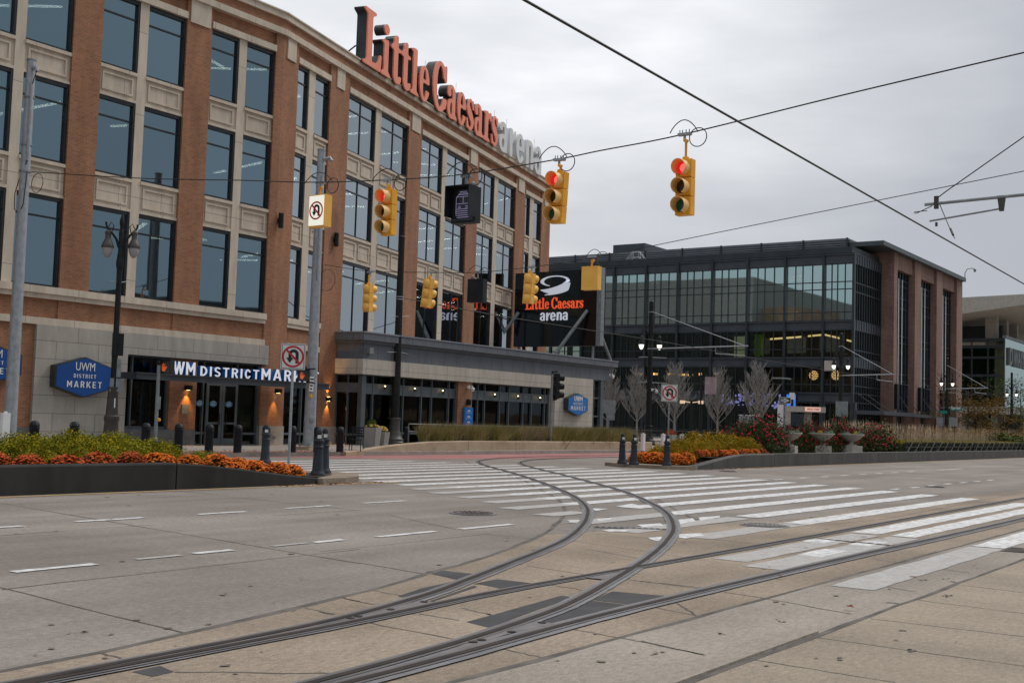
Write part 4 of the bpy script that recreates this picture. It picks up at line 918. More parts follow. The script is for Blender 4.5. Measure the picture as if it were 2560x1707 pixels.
# ================================================================ LED BOARD
BX = 62.0
A_, B_ = onX(1289,684,BX), onX(1494,672,BX); C_ = onX(1284,867,BX)
yb0, yb1 = B_.y, A_.y; zb0, zb1 = C_.z, (A_.z+B_.z)/2
print('board', A_, B_, C_)
led = thing('video_board', 'large black outdoor screen on steel legs showing a silver ring logo and arena name', 'video screen', (BX,(yb0+yb1)/2,0), -math.pi/2)
bw = (yb1-yb0)/2
b = MB(); b.box(-bw,bw-.02,0,.35,zb0,zb1); b.build('screen', mat('screen_black', (.004,.006,.008), .12), led)
bm2 = MB(); bm2.box(bw,bw+.32,.0,.4,zb0+.02,zb1+.1); bm2.build('edge_column', M['galvd'], led)
b = MB(); b.tube([(bw-.6,-.1,zb0+2.2),(bw-2.2,-1.6,5.3)], .11, 8); b.tube([(bw-.6,.5,zb0+2.2),(bw-.1,2.2,5.3)], .09, 8); b.build('strut', M['galvd'], led)
b = MB(); b.tube([(-bw+.4,-.1,zb0+2.2),(-bw-1.2,-1.6,5.3)], .11, 8); b.build('strut', M['galvd'], led)
b = MB(); b.tube([(bw-.3,.2,5.3),(bw-.3,.2,zb0)], .08, 8); b.build('leg', M['galvd'], led); b = MB(); b.tube([(-bw+.3,.2,5.3),(-bw+.3,.2,zb0)], .08, 8); b.build('leg', M['galvd'], led)
# logo: open ring over a bowl (drawn with the builder's own outline)
H = zb1-zb0; wd = 2*bw
def onboard(loops, x, z, kx, kz, m, name, d=.02):
    vs, fs = outline_geo(loops, .5); o = MB(RX90.copy() if False else Matrix()); o.add([(x+a*kx, -.006-(c+.5)*d, z+bb*kz) for a,bb,c in vs], fs); return o.build(name, m, led)
ring = raster([('E',.495,.725,.475,.275),('-E',.505,.71,.37,.232),('-P',[(.33,.44),(.36,.52),(.55,.50),(.75,.575),(.82,.60),(1.1,.72),(1.1,.0),(.2,.0),(.2,.30)])], 1, 1)
bowl = raster([('P',[(0,.30),(.2,.315),(.4,.375),(.6,.465),(.74,.56),(.82,.66),(.90,.76),(.97,.74),(1.0,.62),(.97,.35),(.93,.2),(.75,.095),(.55,.035),(.35,.01),(.14,.0),(.16,.03),(.34,.085),(.18,.15),(.06,.24)]),('-P',[(.79,.50),(.80,.52),(.99,.68),(1.05,.68),(1.0,.635)])], 1, 1)
lw = wd*.30
def bu(px_, py_): p = onX(px_,py_,BX); return -(p.y-(yb0+yb1)/2), p.z
x0_, z0_ = bu(1349,737); x1_, z1_ = bu(1427,690)
onboard(ring, x0_, z0_-.05*(z1_-z0_), x1_-x0_, (z1_-z0_)*1.12, M['ledwhite'], 'logo'); onboard(bowl, x0_, z0_-.05*(z1_-z0_), x1_-x0_, (z1_-z0_)*1.12, M['ledwhite'], 'logo')
def word(chars, x0, x1, z, h, m):
    k = (x1-x0)/sum((.22 if c == ' ' else GL[c][0]+.02) for c in chars); x = x0
    for c in chars:
        if c != ' ': onboard(glyph(c), x, z, k*1.04, h, m, 'screen_letter')
        x += (.22 if c == ' ' else GL[c][0]+.02)*k
xa, za = bu(1313,775); xb, zb = bu(1459,770)
word('Little Caesars', xa, xb, za+.02, .72, M['ledred'])
xa, za = bu(1349.5,802); xb, zb = bu(1421,800)
word('ARQNA', xa, xb, za+.0, .78, M['ledwhite'])
# ================================================================ GLASS OFFICE BUILDING
GX = 122.6; BRX = 131.6; GY = 41.5; BY = 40.0
gb = thing('glass_office_building', 'dark framed glass office building with brick piers at its street end', 'building', (GX,GY,0))
zf = lambda y: onX(2137,y,GX).z
Z = dict(top=zf(633), cap=zf(642), sp0=zf(657), f3=zf(800), f3b=zf(823), f2=zf(893), f2b=zf(916), f1=zf(983), f1b=zf(1006))
print('glass', Z)
M['go_glass'] = glass('office_glass', (.80,.95,.88), .74, (.30,.36,.34), wav=.35, wscale=.12)  # bright tint lifts the sky reflected in the top row
M['go_glass2'] = glass('office_glass_dim_mirror', (.40,.48,.48), .13, (.50,.56,.50), wav=.3, wscale=.15)  # darker, weaker mirror: the lower rows' dark reflections put into the glass
M['gpanel'] = nmat('office_panel', (.045,.052,.065), (.06,.068,.082), 1, .45)
M['gdark'] = nmat('office_mullion', (.022,.028,.034), (.035,.042,.05), 1, .4)
Yend = 95-GY
zz = [(Z['f3'],Z['sp0'],'go_glass'),(Z['f2'],Z['f3b'],'go_glass2'),(Z['f1'],Z['f2b'],'go_glass2')]
zy = lambda px_: (onX(px_,720,GX).y-GY)
baycols = [0]+[zy(x) for x in (2060,1964,1870,1782,1696,1616,1536,1458,1382)]; 
bw_ = baycols[-1]-baycols[-2]; baycols += [baycols[-1]+bw_, baycols[-1]+2*bw_]
for bi,(a,b_) in enumerate(zip(baycols[:-1], baycols[1:])):
    for z0,z1,gm_ in zz+[(.2,Z['f1b']-.1,'go_glass2')]:
        f = MB(); wdt = b_-a
        for t_ in (.0,.30,.55,.74): 
            y = a+wdt*t_; f.box(-.06,.1,y-.04,y+.04,z0,z1)
        hs = [z0+.9, z0+(z1-z0)*.55, z0+(z1-z0)*.68] if z1-z0 > 5 else [z0+.9]
        for z in hs: f.box(-.03,.08,a,b_,z-.05,z+.05)
        f.box(-.06,.1,a,b_,z0-.04,z0+.08); f.box(-.06,.1,a,b_,z1-.08,z1+.04)
        if gm_ == 'go_glass2' and z0 > 1: f.box(.15,.2,a,b_,z1-.35,z1)
        fo = f.build('window', M['gdark'], gb); p_ = MB(); p_.box(.05,.07,a,b_,z0,z1); p_.build('pane', M[gm_], fo)
b = MB()
for y in baycols: b.box(-.30,.1,y-.13,y+.13,.1,Z['top'])
b.build('column_fins', M['gdark'], gb, kind='stuff')
b = MB()
for z0,z1 in ((Z['sp0'],Z['top']),(Z['f3b'],Z['f3']),(Z['f2b'],Z['f2']),(Z['f1b'],Z['f1'])): b.box(-.05,.12,0,baycols[-1],min(z0,z1),max(z0,z1)); b.box(-.22,-.05,0,baycols[-1],max(z0,z1)-.12,max(z0,z1))
b.build('spandrel', M['gpanel'], gb)
# glass side, facing the avenue
sd_ = MB(); zs = [.2,Z['f1b'],Z['f2b'],Z['f3b'],Z['top']]
sx1 = BRX-GX
for k in range(12):
    x = sx1*k/11; sd_.box(x-.05,x+.05,-.08 if k else -.02,.05,.2,Z['top'])
for z in (Z['f1'],Z['f1b'],Z['f2'],Z['f2b'],Z['f3'],Z['f3b'],Z['sp0'],Z['top'],(Z['f3']+Z['sp0'])/2,(Z['f3']+Z['sp0'])/2+1,Z['f2']+.8,Z['f1']+.8): sd_.box(0,sx1,-.05,.05,z-.06,z+.06)
so_ = sd_.build('side_window', M['gdark'], gb); p_ = MB(); p_.box(.1,sx1,.06,.08,.2,Z['top']); p_.build('pane', M['go_glass2'], so_)
b = MB(); b.box(0,sx1,-.02,.04,Z['f3b'],Z['f3']); b.box(0,sx1,-.02,.04,Z['f2b'],Z['f2']); b.box(0,sx1,-.02,.04,Z['sp0'],Z['top']); b.build('spandrel', M['gpanel'], gb)
b = MB(); b.box(-.06,.02,-.06,.02,.2,Z['top']); b.build('corner_trim', nmat('pale_trim',(.3,.36,.35),(.38,.44,.43),2,.4), gb)
# inside
b = MB()
for z in (Z['f1'],Z['f2'],Z['f3'],Z['top']): b.box(.3,22,.2,baycols[-1],z-.2,z-.05)
b.box(22,22.2,.2,baycols[-1],.2,Z['top']); b.box(.5,22,.0+.2,.3,.2,Z['top']); b.build('interior', nmat('office_room',(.045,.045,.04),(.10,.095,.08),.25,.9), gb)
R = random.Random(7)
for y in baycols[1:-1:1]:
    b = MB(); b.lathe([(.35,.2),(.35,Z['top'])], (2.0,y-1.5,0), 10); b.build('pillar', M['stone2'], gb)
for px_,py_ in ((1566,715),(1642,708),(1685,722),(1559,792),(1672,797),(1985,693),(1988,700),(1978,780),(2000,690)):
    p = onX(px_,py_,GX+4); b = MB(); b.box(4,4.15,p.y-GY-.8,p.y-GY+.8,p.z-.06,p.z+.06); b.build('strip_light', mat('warm_strip',(1,.7,.4),.5,emit=(1,.52,.24),es=2.2) if 'warm_strip' not in bpy.data.materials else bpy.data.materials['warm_strip'], gb)
b = MB(); pA, pB, pC = onX(1920,848,GX+5), onX(1990,843,GX+5), onX(2135,850,GX+5)
b.tube([(5,pA.y-GY,pA.z),(5,pB.y-GY,pB.z),(5,(pB.y+pC.y)/2-GY,pB.z+.25),(5,pC.y-GY,pC.z-.2)], .11, 6); b.build('cove_light', mat('cove_glow',(1,.8,.5),.5,emit=(1,.62,.30),es=2.2), gb)
p = onX(1902,865,GX+3); b = MB(); R = random.Random(2)
for k in range(170):
    y, z = p.y-GY+R.uniform(-.7,.6), p.z+R.uniform(-1.3,1.3); b.box(2.9+R.random()*.1,3.02,y,y+R.uniform(.1,.35),z,z+R.uniform(.1,.5))
b.build('moss_wall', mat('lit_moss',(.35,.55,.05),.7,emit=(.25,.4,.03),es=.15), gb)  # slight emission puts room light into the moss colour
b = MB(); b.box(3,3.1,p.y-GY+2,p.y-GY+3.4,Z['f2']+.1,Z['f3b']-.3); b.build('lit_wall', mat('litwall',(.7,.68,.5),.8,emit=(.7,.66,.45),es=.35), gb)
for px_,py_ in ((2034,938),(2090,938)):
    p = onX(px_,py_,GX+3); b = MB()
    for ring_,nn_ in ((.14,4),(.3,8),(.46,13)):
        for k in range(nn_):
            a = 6.283*k/nn_+ring_; b.M = T((3,p.y-GY+ring_*math.cos(a),p.z+ring_*math.sin(a))); b.box(-.06,.06,-.06,.06,-.06,.06)
    b.M = Matrix(); b.build('chandelier', bpy.data.materials['warm_strip'], gb, kind='stuff')
b = MB(); R = random.Random(9)
for k in range(16):
    p = onX(1575+R.uniform(0,240),936+R.uniform(-2,2),GX+3); b.M = T((3,p.y-GY,p.z)); b.box(-.1,.1,-.25,.25,-.12,.12)
b.M = Matrix(); b.build('lamp_row', bpy.data.materials['warm_strip'], gb, kind='stuff')
# penthouse screens on the roof
pt0 = onX(1374,641,GX+3.5); pt1 = onX(2120,595,GX+3.5); zt = pt1.z
M['louver'] = nmat('louver', (.15,.16,.178), (.19,.20,.22), 1, .5)
b = MB(); y0 = pt1.y-GY
b.box(3.5,20,y0,baycols[-1],Z['top'],zt)
for k in range(7): z = Z['top']+.5+(zt-Z['top']-.8)*k/6; b.box(3.3,3.5,y0,baycols[-1],z,z+.16); b.box(3.5,20,y0-.2,y0,z,z+.16)
b.build('louvred_screen', M['louver'], gb)
b = MB(); 
for k in range(10): y = y0+(baycols[-1]-y0)*k/9; b.box(3.2,3.4,y-.08,y+.08,Z['top'],zt+.02)
b.build('screen_posts', M['gdark'], gb)
pa, pb = onX(1533,613,GX+10), onX(1612,608,GX+10)
b = MB(); b.box(10,18,pb.y-GY,pa.y-GY,zt,pa.z); b.box(14,20,pb.y-GY-4.5,pb.y-GY-.01,zt,pa.z-.6); b.build('plant_room', M['gpanel'], gb)
# main roof slab
zr0, zr1 = onX(2236,630,BRX).z, onX(2236,619,BRX).z
b = MB(); b.box(-.2,40,.2,baycols[-1],Z['top']+.05,Z['top']+.75); b.build('roof_edge', M['gdark'], gb)
LX = 160.5-GX
b = MB(); b.box(sx1-5.5,LX+.6,BY-GY-.5,14,zr0,zr1); b.build('roof', nmat('roof_metal',(.05,.062,.068),(.075,.088,.093),1,.45), gb)
# brick end: three tall openings
M['brick2'] = brick('red_brick', (.30,.165,.125), (.22,.12,.095), (.27,.21,.18), 1.6)
o0 = [onY(x,y,BY).x-GX for x,y in ((2244,700),(2288,700),(2303,720),(2342,720),(2357,740),(2392,740),(2406,740))]
uB = BY-GY
zo1, zo0 = onY(2248,672,BY).z, onY(2245,1030,BY).z
b = MB(); b.box(sx1,o0[0],uB,uB+6,.1,zr0)
for a,c in ((o0[1],o0[2]),(o0[3],o0[4]),(o0[5],o0[6])): b.box(a,c,uB,uB+1.5,.1,zr0)
for a,c in ((o0[0],o0[1]),(o0[2],o0[3]),(o0[4],o0[5])): b.box(a,c,uB+.3,uB+1.5,zo1,zr0)
b.box(o0[6]-.4,o0[6],uB+1.5,14,.1,zr0); b.build('brick_wall', M['brick2'], gb)
for a,c in ((o0[0],o0[1]),(o0[2],o0[3]),(o0[4],o0[5])):
    f = MB()
    for k in range(7): x = a+(c-a)*k/6; f.box(x-.10,x+.10,uB+.75,uB+1.2,3.6,zo1)
    for z in (4.0,7.4,8.2,11.8,12.6,15.8,17.0,zo1-1.6,zo1-.9): f.box(a,c,uB+.8,uB+1.1,z-.07,z+.07)
    fo = f.build('tall_window', M['gdark'], gb); p_ = MB(); p_.box(a,c,uB+1.12,uB+1.15,3.6,zo1); p_.build('pane', M['go_glass2'], fo)
    p_ = MB()
    for t_ in (.22,.42,.62): x = a+(c-a)*t_; p_.box(x-.16,x+.16,uB+.72,uB+.74,zo1-13,zo1-.8)
    p_.build('pale_fins', nmat('pale_fin%d'%int(a),(.42,.45,.44),(.5,.53,.52),2,.5), fo)  # pale strips stand in for bright upright reflections in the glass
    b = MB(); b.box(a,c,uB+1.6,uB+1.7,.1,zo1); b.build('back_wall', M['interior'], gb)
b = MB(); b.box(sx1-9,sx1+2,uB-1.8,uB+1.4,3.3,3.7); b.box(o0[0]-.2,o0[6]-1,uB-1.6,uB-.0,3.3,3.65); b.build('street_canopy', M['gpanel'], gb)
for x in (sx1-8,sx1-5,o0[0]+1,o0[0]+4,o0[2]+1,o0[2]+4,o0[4]+1):
    b = MB(); b.tube([(x,uB-1.4,3.6),(x-.1,uB-.0+(1.5 if x<sx1 else 0),5.6)], .05, 6); b.build('canopy_rod', M['gdark'], gb)
for x in (o0[0]-.6,o0[2]-.8,o0[4]-.8): b = MB(); b.box(x-.3,x+.3,uB-.35,uB,4.1,6.9); b.build('wall_lamp', M['black'], gb)
# street level dark set-back
for y in baycols: b = MB(); b.box(-.1,.5,y-.3,y+.3,.1,Z['f1b']); b.build('ground_column', M['gpanel'], gb)
# white roof ladder
px0 = onX(1567,665,GX+1.5); lad = thing('roof_stair', 'small white crossover stair with handrails on the dark roof edge', 'stair', (GX+1.5,onX(1588,663,GX+1.5).y,onX(1588,664,GX+1.5).z)); lad.scale = (.7,.62,.62)
for s in (-.9,.9):
    b = MB(); b.tube([(s*.3,2.0,0),(s*.3,0.6,1.6),(s*.3,-.9,1.6),(s*.3,-2.2,0)], .05, 6); b.tube([(s*.3,2.0,1.1),(s*.3,.6,2.7),(s*.3,-.9,2.7),(s*.3,-2.2,1.1)], .04, 6)
    for y,z in ((2,0),(.6,1.6),(-.9,1.6),(-2.2,0)): b.tube([(s*.3,y,z),(s*.3,y,z+1.1)], .04, 6)
    b.build('handrail', M['white'], lad)
for k in range(5): b = MB(); b.box(-.3,.3,1.9-.28*k,2.1-.28*k,.3*k,.3*k+.05); b.build('tread', M['white'], lad)
p = onY(2404,690,BY+.5); t = thing('roof_camera', 'camera on a curved arm above the far corner of the brick roof', 'security camera', (p.x-.3,BY,zr1))
b = MB(); b.tube([(0,0,0),(0,0,.9),(.05,-.3,1.4),(.2,-.9,1.5),(.3,-1.2,1.35)], .06, 6); b.build('arm', M['galvd'], t); b = MB(); b.lathe([(0,-.4),(.16,-.3),(.18,0),(0,.05)], (.3,-1.2,1.35), 10); b.build('camera', M['galvd'], t)
# ================================================================ FAR BUILDING AT THE RIGHT
FX = 205.0
fb = thing('university_building', 'distant building with a pale overhanging roof on tall columns above dark green glass', 'building', (FX,0,0))
cy = onX(2510,850,FX).y; z1_, z0_ = onX(2510,845,FX).z, onX(2510,862,FX).z
M['fgl'] = glass('green_glass', (.25,.45,.36), .40, (.30,.48,.38), wav=.1, wscale=.1); M['fgl2'] = glass('pale_reflecting_glass', (.58,.68,.65), .90, (.2,.2,.2), wav=.25, wscale=.25)
yl = onX(2380,900,FX).y+25
b = MB(); b.box(0,.3,cy,yl,z1_-.5,z1_); b.box(0,.3,cy,yl,z0_-.5,z0_)
for k in range(14): y = cy+(yl-cy)*k/13; b.box(-.1,.3,y-.07,y+.07,4,z1_)
for py_ in (893,938,985): z = onX(2500,py_,FX).z; b.box(-.1,.3,cy,yl,z-.2,z+.15)
b.build('window_frame', M['gdark'], fb)
b = MB(); b.box(.3,.35,cy,yl,4,z0_); b.build('pane', M['fgl'], fb)
b = MB(); b.box(6,6.5,cy+1,yl,2,z0_); b.build('interior', nmat('far_room',(.12,.20,.14),(.26,.36,.27),.3,.9), fb)
for py0,py1 in ((875,892),(950,975)): za, zb_ = onX(2450,py0,FX).z, onX(2450,py1,FX).z; b = MB(); b.box(1,1.1,cy+1.5,yl,zb_,za); b.build('blind', nmat('blind%d'%py0,(.10,.15,.10),(.14,.19,.13),.5,.8), fb)
# side facing the avenue
b = MB(); b.box(.0,60,cy-.2,cy,3.9,z1_+.0); b.build('glass_side', M['fgl2'], fb)
b = MB(); b.box(0,60,cy-.35,cy+.2,z1_,z1_+.45); b.build('parapet', M['galvd'], fb)
t_ = MB(); text(t_, 'D WAYNE STATE UNIVERSITY', 22, z1_-4.4, 40, 3.0, .3, cy-.25, .03); t_.build('lettering', M['galvd'], fb)
zr_ = onX(2510,764,FX).z; zrt = onX(2510,758,FX).z+.6
b = MB(); yr0, yr1 = cy-9, yl+10
b.prism([(cy-9,zr_-.2),(cy-9,zrt),(yr1,zrt-1.2),(yr1,zr_-5.0),(cy+24,zr_-4.6),(cy+12,zr_-2.9)], -8, 60, lambda x,y,z: (z,x,y)); b.build('roof', M['planterc'], fb)
b = MB(); b.box(8,9,cy+2,yl,z1_,zr_-2.6); b.build('upper_wall', M['gpanel'], fb)
for k,(px_,xx) in enumerate(((2498,1.5),(2530,9),(2557,17))):
    b = MB(); yy = cy+1.5-.0*k; b.box(xx,xx+1.6,yy,yy+1.8,z1_-2,zr_-.3); b.build('roof_column', M['stone2'], fb)
b = MB(); b.box(-2,58,cy-6,yl,5.0,6.2); b.build('entrance_roof', M['planterc'], fb)
for k in range(8): b = MB(); y = cy-4+5*k; b.box(0,1,y,y+1,.1,5); b.build('column', M['stone2'], fb)
b = MB(); b.box(4,58,cy-3,yl,.1,5); b.build('ground_floor', M['gdark'], fb)
# ================================================================ POLES, WIRES, SIGNALS
SX1, SX2 = 21.0, 33.0
def cable(name, label, pts, r=.012, m='cable', cat='cable', group=None):
    b = MB(); b.tube(pts, r, 6); o = b.build(name, M[m]); tag(o, label, cat, group); return o
def sag(a, b, s, n=16): return [a+(b-a)*(i/n)-Vector((0,0,s*4*(i/n)*(1-i/n))) for i in range(n+1)]
def spanpts(ps, X, n=6):
    P = [onX(x,y,X) for x,y in ps]; out = []
    P = [2*P[0]-P[1]]+P+[2*P[-1]-P[-2]]
    for i in range(1,len(P)-2):
        a,b,c,d = P[i-1:i+3]
        for k in range(n):
            t = k/n; out.append(.5*((2*b)+(c-a)*t+(2*a-5*b+4*c-d)*t*t+(3*b-a-3*c+d)*t**3))
    return out+[P[-2]]
cable('span_wire', 'upper black span wire from the left steel pole across the street carrying the red signals', spanpts([(79,430),(350,446),(600,451),(780,456),(968,450),(1150,437),(1386,400),(1500,377),(1705,337),(2100,240),(2560,132),(2900,56)], SX1), .014)
cable('span_wire', 'lower thin span wire from the middle steel pole carrying the signals seen from behind', spanpts([(812,662),(925,678),(1070,681),(1190,681),(1325,668),(1488,643),(1900,560),(2560,428),(3000,338)], SX2), .012)
def loop(name, label, X, px_, py_, r, hump=True):
    c = onX(px_,py_,X); pts = [c+Vector((0,r*math.sin(a),r*math.cos(a))) for a in [6.283*i/18 for i in range(19)]]
    b = MB(); b.tube(pts, .011, 5, cap=False); return b, c
def coil(X, px_, py_, wire_y, parent_label, left=None):
    b, c = loop('', '', X, px_, py_, .19 if X < 25 else .24)
    w = onX(px_, wire_y, X)
    a0 = onX(px_-70 if X < 25 else px_-42, wire_y+4, X); 
    d_ = w-a0; hh_ = .26; b.tube([a0+d_*(i/14)+Vector((0,0,hh_*math.sin(math.pi*i/14)**.8)) for i in range(15)], .011, 5)
    o = b.build('cable_coil', M['cable']); tag(o, parent_label, 'cable'); return o
coil(SX1, 1418, 406, 394, 'looped slack cable right of the red signal in front of the arena roof corner')
coil(SX1, 1745, 343, 330, 'looped slack cable right of the highest red signal against the sky')
coil(SX1, 1001, 457, 447, 'small cable coil beside the red signal in front of the arena windows')
coil(SX1, 832, 464, 455, 'cable coil right of the hanging no U turn box on the upper wire')
coil(SX1, 1188, 443, 432, 'cable loop above the dark transit signal box')
b, c = loop('','',SX1, 93, 458, .30); b.M = Matrix(); tag(b.build('cable_coil', M['cable']), 'big black cable coil hanging beside the left steel pole', 'cable')
b, c = loop('','',SX2, 818, 700, .42); tag(b.build('cable_coil', M['cable']), 'big cable coil beside the middle steel pole below the lower wire', 'cable')
coil(SX2, 1506, 647, 641, 'cable coil right of the square yellow sign back')
coil(SX2, 1210, 686, 680, 'cable coil above the square dark box on the lower wire')
def hanger(t, top, m, X):
    b = MB(); b.box(-.05,.05,-.14,.14,top+.0,top+.05); b.tube([(0,0,top),(0,0,top-.12)], .03, 6)
    for s in (-.1,-.03,.05,.11): b.tube([(0,s,top+.04),(0,s,top+.12)], .012, 4)
    b.build('span_clamp', M['galv'], t)
    return b
def signal(X, pxc, ytop, ybot, ywire, label, lit=True, back=False, tilt=0, w=.34, group=None, hm='yel'):
    """hanging three lamp head facing -x (or +x when back); tilt in radians in the y z plane"""
    pt, pb = onX(pxc, ytop, X), onX(pxc, ybot, X); wy = onX(pxc, ywire, X)
    Hh = pt.z-pb.z; zc = pb.z
    t = thing('traffic_signal', label, 'traffic light', (X, (pt.y+pb.y)/2, zc), math.pi if back else 0, group)
    t.rotation_euler = (tilt if not back else -tilt, 0, math.pi if back else 0)
    sec = Hh/3
    body = 'yel' if not back else 'yelback'
    for k in range(3):
        z0 = k*sec
        b = MB(); b.box(-.02,.17,-w/2,w/2,z0+.006,z0+sec-.006); b.box(-.045,-.02,-w/2+.01,w/2-.01,z0+.02,z0+sec-.02)
        if back: b.lathe([(.13,0),(.12,.05),(.06,.09),(0,.1)], (0,0,0), 12) if False else None
        o = b.build('housing', M[body], t)
        if back:
            b = MB(T((.17,0,z0+sec/2),0,0,math.pi/2)); b.lathe([(.155,0),(.15,.035),(.11,.075),(.05,.095),(0,.1)], (0,0,0), 14); b.build('housing_back', M[body], o)
        b = MB(T((-.045,0,z0+sec/2),0,0,-math.pi/2))
        r = w*.46; L_ = .26; n = 20; vs = []; fs = []
        for i in range(n+1):
            a = rad(-65)+rad(310)*i/n-rad(90)+rad(0)
            a = rad(-70+320*i/n)  # gap at the bottom
            # local: x -> world z after rotation
            dx, dy = math.sin(a+math.pi/2*0), math.cos(a)
            pass
        vs = []; fs = []
        for i in range(n+1):
            a = rad(25)+rad(310)*i/n      # measured from straight down
            cz, cy_ = -math.cos(a), math.sin(a)
            le = L_*(.72+.28*max(0,cz*.5+.5))
            for rr in (r, r-.012):
                vs += [(-.045, cy_*rr, z0+sec/2+cz*rr), (-.045-le, cy_*rr*1.01, z0+sec/2+cz*rr*1.01-.01)]
        for i in range(n):
            q_ = 4*i; fs += [(q_,q_+1,q_+5,q_+4),(q_+2,q_+6,q_+7,q_+3),(q_+1,q_+3,q_+7,q_+5)]
        b = MB(); b.add(vs, fs, True); vo = b.build('visor', M['yelvisor'] if not back else M['yelback'], t)
        b = MB(); m_ = 18
        b.add([(-.05,0,z0+sec/2)]+[(-.048, math.sin(6.283*i/m_)*(r-.02), z0+sec/2+math.cos(6.283*i/m_)*(r-.02)) for i in range(m_)], [(0,1+(i+1)%m_,1+i) for i in range(m_)])
        if k == 2 and lit:
            g_ = MB(); g_.add([(-.056,-.02,z0+sec/2)]+[(-.054, -.02+math.sin(6.283*i/m_)*r*.55, z0+sec/2+math.cos(6.283*i/m_)*r*.55) for i in range(m_)], [(0,1+(i+1)%m_,1+i) for i in range(m_)]); g_.build('lamp_core', mat('red_core', (.9,.1,.08), .4, emit=(1,.13,.10), es=.95) if 'red_core' not in bpy.data.materials else bpy.data.materials['red_core'], t)
        lensm = (M['lens_gr'], M['lens_am'], M['lens_rd'] if lit else M['lens_off'])[k]
        b.build('lens', lensm, t)
    b = MB(); b.tube([(.07,0,Hh),(.07,0,Hh+.05)], .07, 8); top = wy.z-zc
    b.tube([(.07,0,Hh+.04),(.07,0,top-.16),(.0,.0,top-.1)], .028, 6); b.tube([(.0,0,top-.12),(.0,-.07,top-.16)], .04, 6); b.build('hanger_pipe', M['yel'], t)
    hanger(t, top-.03, 'galv', X)
    return t
signal(SX1, 1709, 398, 538, 336, 'yellow signal showing red, highest on the wire against open sky')
signal(SX1, 1389, 430, 558, 400, 'yellow signal showing red right beside the top right corner of the arena', tilt=.05)
signal(SX1, 968, 474, 588, 450, 'yellow signal showing dim red in front of the arena upper windows', tilt=-.02)
signal(SX2, 923, 711, 780, 680, 'yellow signal seen from behind, leftmost on the lower wire near the fluted black mast', False, True)
signal(SX2, 1068, 697, 769, 681, 'tilted yellow signal seen from behind, swinging before the arena windows', False, True, tilt=.13)
signal(SX2, 1324, 684, 760, 668, 'yellow signal seen from behind, in front of the black video board', False, True, tilt=.05)
def uturn(b_red, b_blk, b_wht, w, h, y, circ=.455):
    """no-U-turn symbol in the xz plane facing -y, centred"""
    r = min(w,h)*circ
    def rg(mb, r0, r1, a0, a1, y0, y1, cx=0, cz=0, n=32):
        P = [(cx+r1*math.cos(a0+(a1-a0)*i/n), cz+r1*math.sin(a0+(a1-a0)*i/n)) for i in range(n+1)]; Q = [(cx+r0*math.cos(a0+(a1-a0)*i/n), cz+r0*math.sin(a0+(a1-a0)*i/n)) for i in range(n+1)]
        for i in range(n): mb.prism([Q[i],P[i],P[i+1],Q[i+1]], y0, y1, lambda x,y_,z: (x,z,y_))
    rg(b_blk, r*.19, r*.47, 0, math.pi, y-.004, y, .05*r, .2*r, 16)
    b_blk.box(.05*r+r*.19,.05*r+r*.47,y-.004,y,-.62*r,.2*r); b_blk.box(.05*r-r*.47,.05*r-r*.19,y-.004,y,-.15*r,.2*r)
    b_blk.prism([(.05*r-r*.66,-.12*r),(.05*r,-.12*r),(.05*r-r*.33,-.60*r)], y-.0045, y-.0005, lambda x,y_,z: (x,z,y_))
    rg(b_red, r*.83, r, 0, 6.2832, y-.007, y-.002)
    s = math.sqrt(.5); P = [(-.9*r*s-.09*r*s,.9*r*s-.09*r*s),(.9*r*s-.09*r*s,-.9*r*s-.09*r*s),(.9*r*s+.09*r*s,-.9*r*s+.09*r*s),(-.9*r*s+.09*r*s,.9*r*s+.09*r*s)]
    b_red.prism(P, y-.0085, y-.003, lambda x,y_,z: (x,z,y_))
def signface(t, w, h, y, rim=True):
    fw = MB(); fw.box(-w/2,w/2,y,y+.01,-h/2,h/2); fo = fw.build('sign_face', M['signwhite'], t)
    br_, bb_, bw2 = MB(), MB(), MB(); uturn(br_, bb_, bw2, w, h, y)
    if rim:
        for x0,x1,z0,z1 in ((-w/2+.02,w/2-.02,h/2-.035,h/2-.02),(-w/2+.02,w/2-.02,-h/2+.02,-h/2+.035),(-w/2+.02,-w/2+.035,-h/2+.035,h/2-.035),(w/2-.035,w/2-.02,-h/2+.035,h/2-.035)): bb_.box(x0,x1,y-.003,y,z0,z1)
    bb_.build('arrow_symbol', M['signblack'], fo); br_.build('prohibition_ring', M['signred'], fo)
    return fo
# hanging sign box, lit face
p1, p2 = onX(793,487,SX1), onX(793,566,SX1)
t = thing('hanging_sign', 'yellow hanging box with a white no U turn face before the middle steel pole', 'sign', (SX1,p1.y,(p1.z+p2.z)/2), -math.pi/2)
hh = (p1.z-p2.z); ww = .56
b = MB(); b.box(-ww/2,ww/2,0,.25,-hh/2,hh/2); b.build('box', M['yelback'], t)
fo = signface(t, ww-.05, hh-.05, -.012, False); fo.data.materials[0] = mat('lit_sign_face', (.8,.8,.72), .5, emit=(.95,.95,.80), es=.45)
b = MB(); tz = onX(793,456,SX1).z-(p1.z+p2.z)/2; b.tube([(0,.1,hh/2),(0,.1,tz-.1)], .03, 6); b.tube([(0,.1,hh/2+.15),(.06,.1,tz-.1)], .04, 6); b.build('hanger_pipe', M['yel'], t)
b = MB(); b.box(-.14,.14,.06,.14,tz-.03,tz+.03); b.build('span_clamp', M['galv'], t)
p1, p2 = onX(1484,668,SX2), onX(1484,726,SX2); hh = p1.z-p2.z
t = thing('hanging_sign', 'square yellow sign box seen from behind, in front of the dark glass building', 'sign', (SX2,p1.y,(p1.z+p2.z)/2), math.pi/2+.06)
